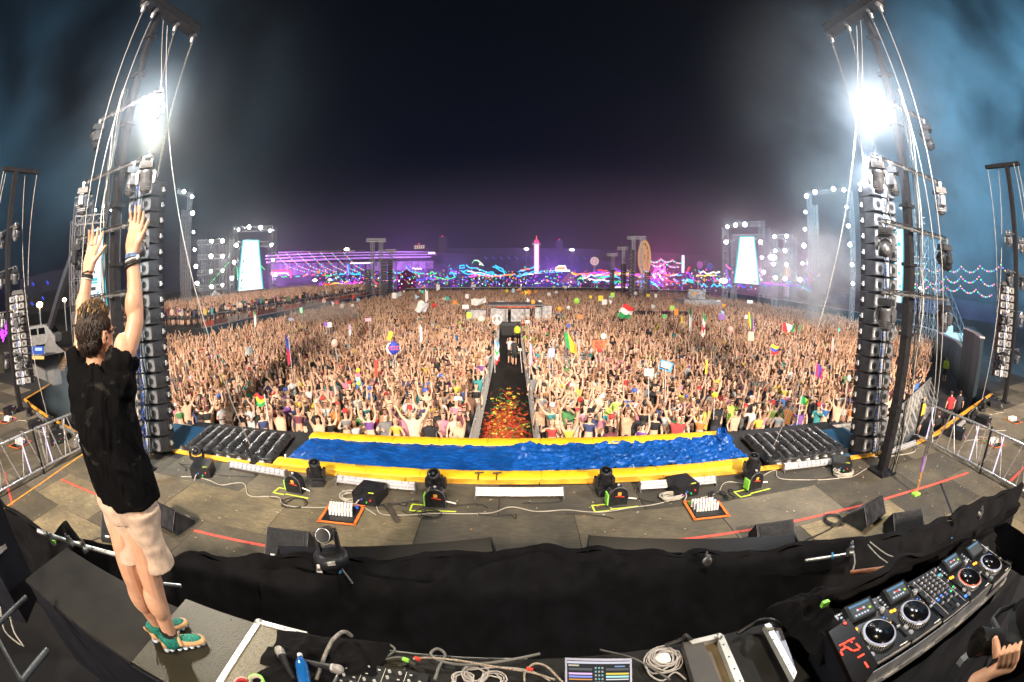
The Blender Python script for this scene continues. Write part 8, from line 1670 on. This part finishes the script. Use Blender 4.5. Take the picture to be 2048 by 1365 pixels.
cloth(1639, 740, 18, 24, 24, [('crimson', (.5, .02, .08)), ('violetblue', (.06, .04, .3)), ('crimson', (.5, .02, .08))], 'crimson and violet flag near the right speaker column', .5); cloth(876, 575, 70, 7, 12, [W1], 'small white pennant far out left of centre', 0); cloth(510, 638, 33, 5, 26, [G_, W1, W1, W1], 'slim white feather flag with green tip by the left wall', 0, True); cloth(842, 668, 24, 5, 30, [W1], 'slim white banner left of the runway', 0, True); cloth(1062, 710, 18, 5, 42, [('lilac', (.45, .3, .55))], 'slim lilac banner beside the runway on the right', 0, True); cloth(1610, 800, 13.4, 24, 14, [G_, ('lime2', (.45, .7, .05))], 'bright green folded fan flag near the front right', .6); cloth(1665, 690, 22, 5, 26, [('pink', (.8, .35, .35))], 'pink banner near the right column', 0, True, .2); cloth(700, 660, 25, 5, 20, [('lilac', (.45, .3, .55)), ('pale', (.6, .6, .66))], 'pale lilac banner in the left crowd', 0, True)
def sign(px, py, d, w, h, col, lab, txt=None, tcol=(.02, .02, .02), disc=False, emit=0, ts=.5, tilt=0, ptz=None, name='totem_sign'):
    c = ond(px, py, d); k = d/900; W_, H_ = w*k, h*k; t = thing(name, lab, 'sign', (c.x, c.y, 1.6)); th = -math.atan2(c.x, c.y); M = Matrix.Rotation(th, 3, 'Z') @ Matrix.Rotation(R(tilt), 3, 'Y')
    cn = 'card_%d_%d_%d' % tuple(int(v*100) for v in col); mt_ = glow(cn+'g', col, emit) if emit else mat(cn, col, .6, var=.1)
    m = MB()
    if disc: m.lathe([(.001, -.03), (1, -.03), (1, .03), (.001, .03)], 20, (0, 0, 0), 'Y'); m.v = [tuple(Vector(c)+M @ Vector((x*W_/2, y, z*H_/2))) for x, y, z in m.v]
    else: m.box(c, (W_, .04, H_), M)
    m.build('board', mt_, t, world=True)
    if txt:
        for li, line in enumerate(txt.split('\n')):
            cu = bpy.data.curves.new('text', 'FONT'); cu.body = line; cu.align_x = 'CENTER'; cu.align_y = 'CENTER'; cu.size = H_*ts; cu.extrude = .004; cu.offset = H_*.012; o = bpy.data.objects.new('tmp', cu); COL.objects.link(o); dg = bpy.context.evaluated_depsgraph_get(); me = bpy.data.meshes.new_from_object(o.evaluated_get(dg)); bpy.data.objects.remove(o); me.materials.clear(); me.materials.append(mat('ink_%d_%d_%d' % tuple(int(v*100) for v in tcol), tcol, .6, var=0))
            o = link('lettering', me, t); nl = len(txt.split('\n')); q = Vector((c.x, c.y, c.z))+M @ Vector((0, -.03, (nl-1)*.5*H_*ts*.9-li*H_*ts*.9)); o.location = q-t.location; o.rotation_euler = (M @ Matrix.Rotation(R(90), 3, 'X')).to_euler()
    m = MB(); m.tube((c.x, c.y+.05, c.z), (c.x+.1, c.y+.1, 1.5), .02, 5); m.build('pole', POLE, t, world=True); return t
sign(1198, 690, 20, 27, 18, (.75, .12, .04), 'orange-red placard reading BUT SEX? in the crowd right of the runway', 'BUT\nSEX?', ts=.46); sign(1199, 701, 19.9, 11, 8, (.5, .03, .03), 'round red patterned disc under the orange-red placard', disc=True); sign(1207, 673, 20.4, 11, 12, (.8, .8, .8), 'white round head cut-out above the orange-red placard', disc=True)
s1 = sign(786, 697, 18.5, 26, 26, (.03, .06, .45), 'round blue balloon totem with a white crescent and red letters at the left', 'ZOZ', (.5, .06, .1), disc=True, ts=.42)
c = ond(786, 697, 18.4); m = MB(); k = 18.5/900; m.path([c+Vector((-.24*math.cos(t_)-.0, -.06, .24*math.sin(t_))) for t_ in [R(-75+k_*15) for k_ in range(11)]], [.01, .025, .04, .05, .055, .06, .055, .05, .04, .025, .01], 6); m.build('crescent', WHITE, s1, world=True)
pe = thing('peace_totem', 'white peace sign ring on the totem left of the runway', 'totem', tuple(ond(994, 640, 27))); c = ond(994, 640, 27); m = MB(); r_ = 9*27/900; m.path([c+Vector((r_*math.cos(a), 0, r_*math.sin(a))) for a in [k_*math.pi/12 for k_ in range(24)]], .045, 6, closed=True); m.tube(c-Vector((0, 0, r_)), c+Vector((0, 0, r_)), .035, 6); m.tube(c, c+Vector((.7*r_, 0, -.7*r_)), .035, 6); m.tube(c, c+Vector((-.7*r_, 0, -.7*r_)), .035, 6); m.build('ring', WHITE, pe, world=True); m = MB(); m.tube(c-Vector((0, 0, r_)), (c.x, c.y, 1.5), .02, 5); m.build('pole', POLE, pe, world=True)
SG = [(1332, 732, 15.3, 27, 19, (.05, .3, .6), 'blue-bordered fringed placard right of centre', 15), (1332, 731, 15.2, 20, 12, (.75, .5, .4), 'pale orange inner card on the blue placard', 15), (1298, 745, 14.2, 20, 16, (.35, .35, .35), 'grey newspaper-like placard beside the blue one', 0), (1103, 706, 18, 12, 18, (.35, .4, .75), 'pale blue folded-hands cut-out above the right crowd', 0), (657, 650, 25, 13, 10, (.7, .65, .7), 'white card with a violet ring in the left crowd', 0), (651, 649, 24.9, 7, 7, (.25, .08, .5), 'violet ring disc on the white card', 0), (498, 702, 19, 16, 15, (.6, .62, .6), 'pale square card held up at the far left of the crowd', 8), (716, 741, 16, 9, 9, (.85, .65, .04), 'yellow round face atop the stacked totem', -1), (716, 750, 16, 9, 8, (.8, .12, .2), 'pink heart piece of the stacked totem', 0), (716, 758, 16, 9, 8, (.25, .6, .65), 'pale cyan piece of the stacked totem', 0), (717, 767, 16, 9, 9, (.45, .75, .1), 'lime round piece at the bottom of the stacked totem', -1), (780, 672, 20, 8, 18, (.85, .6, .02), 'yellow banana shaped cut-out above the blue balloon', 20), (752, 738, 16.5, 6, 34, (.6, .04, .02), 'tall red lantern totem in the left crowd', 0), (938, 631, 33, 9, 12, (.45, .75, .05), 'lime green sheet sign left of the sound desk', 0), (963, 638, 30, 13, 11, (.6, .7, .55), 'white and green bubble sign near the runway', -1), (1160, 634, 33, 10, 8, (.75, .2, .03), 'small orange board in the right crowd', 0), (1119, 618, 38, 9, 9, (.8, .35, .02), 'orange fruit cut-out in the middle crowd', -1), (1066, 605, 43, 8, 11, (.85, .35, .05), 'orange balloon by the sound desk', -1), (1055, 644, 28, 8, 6, (.7, .7, .7), 'small white card beside the runway', 0), (931, 614, 40, 13, 8, (.7, .7, .72), 'white board left of the big white flag', 0), (1137, 652, 27, 8, 8, (.2, .3, .9), 'glowing blue ball right of the runway', -1), (1444, 634, 32, 14, 12, (.35, .2, .6), 'violet square lantern sign in the right crowd', 0), (1461, 659, 28, 12, 12, (.75, .45, .42), 'round pink and white disc on an orange stick', -1), (1502, 673, 26, 12, 18, (.65, .62, .5), 'pair of pale cream letter boards at the right', 0), (1493, 634, 33, 7, 8, (.7, .7, .7), 'small white card beside the rainbow flag', 0), (1329, 633, 33, 9, 6, (.1, .5, .15), 'green rounded sign on a violet pole', 0), (1364, 640, 33, 5, 14, (.75, .55, .03), 'yellow character shaped cut-out in the right crowd', 0), (1500, 604, 60, 12, 6, (.75, .75, .75), 'white board near the far right of the crowd', 0), (1430, 790, 13.5, 13, 11, (.85, .72, .03), 'bright yellow balloon near the front right', -1), (1698, 757, 15.5, 9, 13, (.65, .65, .68), 'white round balloon next to the right speaker column', -1), (669, 687, 20, 13, 17, (.65, .38, .32), 'big cut-out face in the left crowd', -1), (582, 639, 30, 12, 6, (.75, .65, .8), 'glowing white pill shaped sign in the left crowd', -1), (602, 621, 36, 6, 10, (.3, .8, .5), 'small green and white bottle shaped sign at the left', 0), (1600, 655, 28, 3, 14, (.1, .75, .3), 'thin green glowing stick at the right', 0), (1678, 660, 26, 5, 5, (.1, .5, .5), 'small teal card at the far right crowd', 0), (1413, 735, 16, 4, 28, (.85, .5, .03), 'orange foam stick in the right crowd', 0), (736, 640, 28, 12, 6, (.8, .35, .5), 'pink and yellow unicorn-like board in the left crowd', 0), (1040, 700, 19, 6, 5, (.6, .62, .5), 'tiny card at the edge of the runway', 0), (648, 600, 55, 6, 6, (.75, .3, .25), 'red ringed disc in the far left crowd', -1), (684, 612, 48, 7, 8, (.65, .6, .58), 'pale square board in the far left crowd', 0), (1070+10, 604, 46, 6, 6, (.7, .7, .7), 'white card behind the orange balloon', 0), (888, 598, 55, 7, 5, (.5, .42, .3), 'tan paper board at the far centre', 0), (1222, 594, 60, 8, 4, (.35, .6, .7), 'pale blue board far right of the desk', 0), (845, 584, 70, 6, 6, (.1, .8, .45), 'green glowing ring far out left of the centre', -1), (1390, 588, 65, 8, 5, (.75, .3, .05), 'small orange sign in the far right crowd', 0)]
for (px, py, d, w, h, col, lab, tl) in SG: sign(px, py, d, w, h, col, lab, disc=(tl == -1), tilt=0 if tl == -1 else tl, emit=.8 if 'glow' in lab else 0)
g = random.Random(77); used_l = set(); colN = [('white', (.7, .7, .7)), ('yellow', (.8, .6, .05)), ('lime', (.4, .75, .1)), ('pale blue', (.35, .55, .75)), ('orange', (.8, .3, .04)), ('pink', (.75, .35, .5)), ('teal', (.05, .5, .45)), ('red', (.6, .05, .04))]
m_ = {}
for i in range(64):
    px = g.uniform(640, 1480); d = g.uniform(42, 100); nm, col = g.choices(colN, weights=[9, 2, 1, 2, 2, 1, 1, 1])[0]; z = g.uniform(2.1, 3.3); az = ray(px, 600); x = d*az.x/math.hypot(az.x, az.y); y = d*az.y/math.hypot(az.x, az.y)
    if not infield(x, y): continue
    w, h = g.uniform(.35, .75), g.uniform(.3, .65); key = nm+str(i % 3)
    mt_ = mat('fc_'+nm.replace(' ', '_'), col, .7, var=.1); shp = i % 3
    zone = 'left of the pink column' if px < 1060 else 'right of the pink column'
    o = thing('totem_sign', 'tiny %s %s held above the far crowd, %s' % (nm, ('card', 'round sign', 'pennant')[shp], zone), 'sign', (x, y, 1.5), group='tiny %s %ss in the far crowd %s' % (nm, ('card', 'round sign', 'pennant')[shp], zone)); m = MB()
    if shp == 0: m.box((0, 0, z-1.5), (w, .04, h), g.uniform(-.5, .5))
    elif shp == 1: m.lathe([(.001, -.03), (w/2, -.03), (w/2, .03), (.001, .03)], 10, (0, 0, z-1.5), 'Y')
    else: m.prism([(0, 0, z-1.5+h*.8), (w*.9, 0, z-1.5+h*.3), (.1, 0, z-1.5-h*.5)], (0, 0, 0), (0, .03, 0))
    m.build('board', mt_, o); m = MB(); m.tube((0, .04, 0), (0, .04, z-1.5), .02, 4); m.build('pole', POLE, o)
# ================================================================== AIR, HAZE AND SMOKE
def volbox(name, lo, hi, label, dens, col, noise=None, aniso=.2, cat=None):
    m = MB(); m.box(((lo[0]+hi[0])/2, (lo[1]+hi[1])/2, (lo[2]+hi[2])/2), (hi[0]-lo[0], hi[1]-lo[1], hi[2]-lo[2]))
    mt_ = bpy.data.materials.new(name); mt_.use_nodes = True; n = mt_.node_tree.nodes; L = mt_.node_tree.links; n.clear(); o = n.new('ShaderNodeOutputMaterial'); v = n.new('ShaderNodeVolumePrincipled'); L.new(v.outputs[0], o.inputs['Volume'])
    v.inputs['Color'].default_value = (*col, 1); v.inputs['Density'].default_value = dens; v.inputs['Anisotropy'].default_value = aniso
    ob = m.build(name, mt_, label=label, cat=cat, kind='stuff')
    return ob, mt_, v
volbox('haze', (-420, -60, -2.5), (420, 420, 60), 'thin night haze hanging over the whole field', HAZE, (.75, .8, .95), aniso=.86)
def smoke(name, lo, hi, label, dens, col, scale, thr, seed=0, fall=None, rough=.6):
    ob, mt_, v = volbox(name, lo, hi, label, dens, col, aniso=.15, cat='smoke'); n = mt_.node_tree.nodes; L = mt_.node_tree.links
    t = n.new('ShaderNodeTexCoord'); mp = n.new('ShaderNodeMapping'); mp.inputs['Location'].default_value = (seed, seed*.37, seed*.71); L.new(t.outputs['Object'], mp.inputs[0])
    ns = n.new('ShaderNodeTexNoise'); ns.inputs['Scale'].default_value = scale; ns.inputs['Detail'].default_value = 4; ns.inputs['Roughness'].default_value = rough; ns.inputs['Distortion'].default_value = .4; L.new(mp.outputs[0], ns.inputs['Vector'])
    mr = n.new('ShaderNodeMapRange'); mr.inputs[1].default_value = thr; mr.inputs[2].default_value = thr+.2; mr.inputs[3].default_value = 0; mr.inputs[4].default_value = dens; L.new(ns.outputs[0], mr.inputs[0])
    # fade towards the box faces: ellipsoid falloff
    g = n.new('ShaderNodeVectorMath'); g.operation = 'SUBTRACT'; g.inputs[1].default_value = [(a+b)/2 for a, b in zip(lo, hi)]; L.new(t.outputs['Object'], g.inputs[0])
    s = n.new('ShaderNodeVectorMath'); s.operation = 'DIVIDE'; s.inputs[1].default_value = [(b-a)/2 for a, b in zip(lo, hi)]; L.new(g.outputs[0], s.inputs[0])
    ln = n.new('ShaderNodeVectorMath'); ln.operation = 'LENGTH'; L.new(s.outputs[0], ln.inputs[0])
    f = n.new('ShaderNodeMapRange'); f.interpolation_type = 'SMOOTHSTEP'; f.inputs[1].default_value = .45; f.inputs[2].default_value = 1.0; f.inputs[3].default_value = 1; f.inputs[4].default_value = 0; L.new(ln.outputs['Value'], f.inputs[0])
    mu = n.new('ShaderNodeMath'); mu.operation = 'MULTIPLY'; L.new(mr.outputs[0], mu.inputs[0]); L.new(f.outputs[0], mu.inputs[1]); L.new(mu.outputs[0], v.inputs['Density']); return ob
if SMOKE:
    for s_, n_, d_ in ((1, 'right', .015), (-1, 'left', .011)): smoke('smoke', (s_*6.6-1.2, 4.3, 8.1), (s_*6.6+1.2, 6.9, 10.5), 'added smoke ball imitating the bloom of the %s tower lamp' % n_, d_, (.9, .95, 1), .5, .1, 2)  # smoke balls added so the tower lamps seem to bloom
    smoke('smoke', (2.8, 3.4, 5.6), (11, 9.6, 13), 'bright haze around the blazing lamp of the right tower', .007, (.8, .9, 1), .35, .25, 21)
    smoke('smoke', (-9.6, 4.0, 6.2), (-4.6, 8.4, 11.5), 'bright haze around the blazing lamp of the left tower', .006, (.75, .92, 1), .35, .3, 23)
    smoke('smoke', (18, -6, -2), (120, 66, 52), 'bank of blue-lit smoke drifting behind the right speaker column', .085, (.45, .66, .80), .075, .46, 3)  # blue of the lamps is also tinted into the volume colour
    smoke('smoke', (-95, -4, 3), (-10, 56, 46), 'thin veil of smoke behind the left mast, blue light put in its colour', .022, (.32, .62, .80), .05, .46, 11)  # volume colour carries part of the blue light
    smoke('smoke', (22, 30, 0), (36, 42, 13), 'pale rising smoke plume at the right edge of the crowd', .22, (.85, .9, .95), .30, .42, 7)
    smoke('smoke', (-22, 34, 1.5), (-12, 40, 4), 'small puff of smoke over the left crowd', .22, (.85, .82, .8), .5, .34, 5)
    smoke('smoke', (-24, 9, 0), (-12, 16, 3.5), 'low smoke lying in the pit left of the stage', .3, (.5, .7, .85), .35, .33, 9)
smoke('fair_mist', (-190, 88, -40), (230, 292, 54), 'glowing mist over the far fairground', .0028, (.9, .85, .95), .02, -1.0, 0)
for p_, e_, c_ in (((52, 150, 7), 17000, (1, .12, .55)), ((80, 130, 9), 20000, (1, .2, .6)), ((15, 165, 6), 9000, (.5, .12, 1)), ((-20, 160, 6), 5000, (.2, .2, 1)), ((95, 118, 12), 26000, (.9, .6, .8)), ((-75, 150, 6), 5000, (.6, .2, 1))): lamp('fair_glow', 'POINT', p_, None, e_, c_, .8)
lamp('blue_beam_lamp', 'SPOT', (30, -14, 10), (62, 34, 27), 620000, (.22, .62, .88), .5, 88, 1.0)
lamp('blue_beam_lamp', 'SPOT', (-26, -14, 9), (-52, 34, 34), 190000, (.16, .55, .85), .5, 70, 1.0)
lamp('tower_beam', 'SPOT', (6.87, 6.05, 9.05), (9.5, 14, 2), 2600, (.93, .96, 1), .12, 100, .8)
lamp('tower_beam', 'SPOT', (-6.87, 6.05, 9.05), (-7.9, 7.6, 2), 2600, (.80, .95, 1), .12, 60, .8)
lamp('tower_glow', 'POINT', (6.5, 5.6, 9.2), None, 1400, (.9, .95, 1), .12); lamp('tower_glow', 'POINT', (-6.5, 5.6, 9.2), None, 900, (.9, .97, 1), .12)
lamp('plume_spot', 'SPOT', (7.4, 6.4, 8.6), (29, 36, 6), 120000, (.82, .9, 1), .2, 34, .8)
lamp('rim_light', 'SPOT', (-6.7, 6.0, 8.8), (-1.8, 1.2, 5.4), 2600, (1, .84, .58), .15, 30, .6)
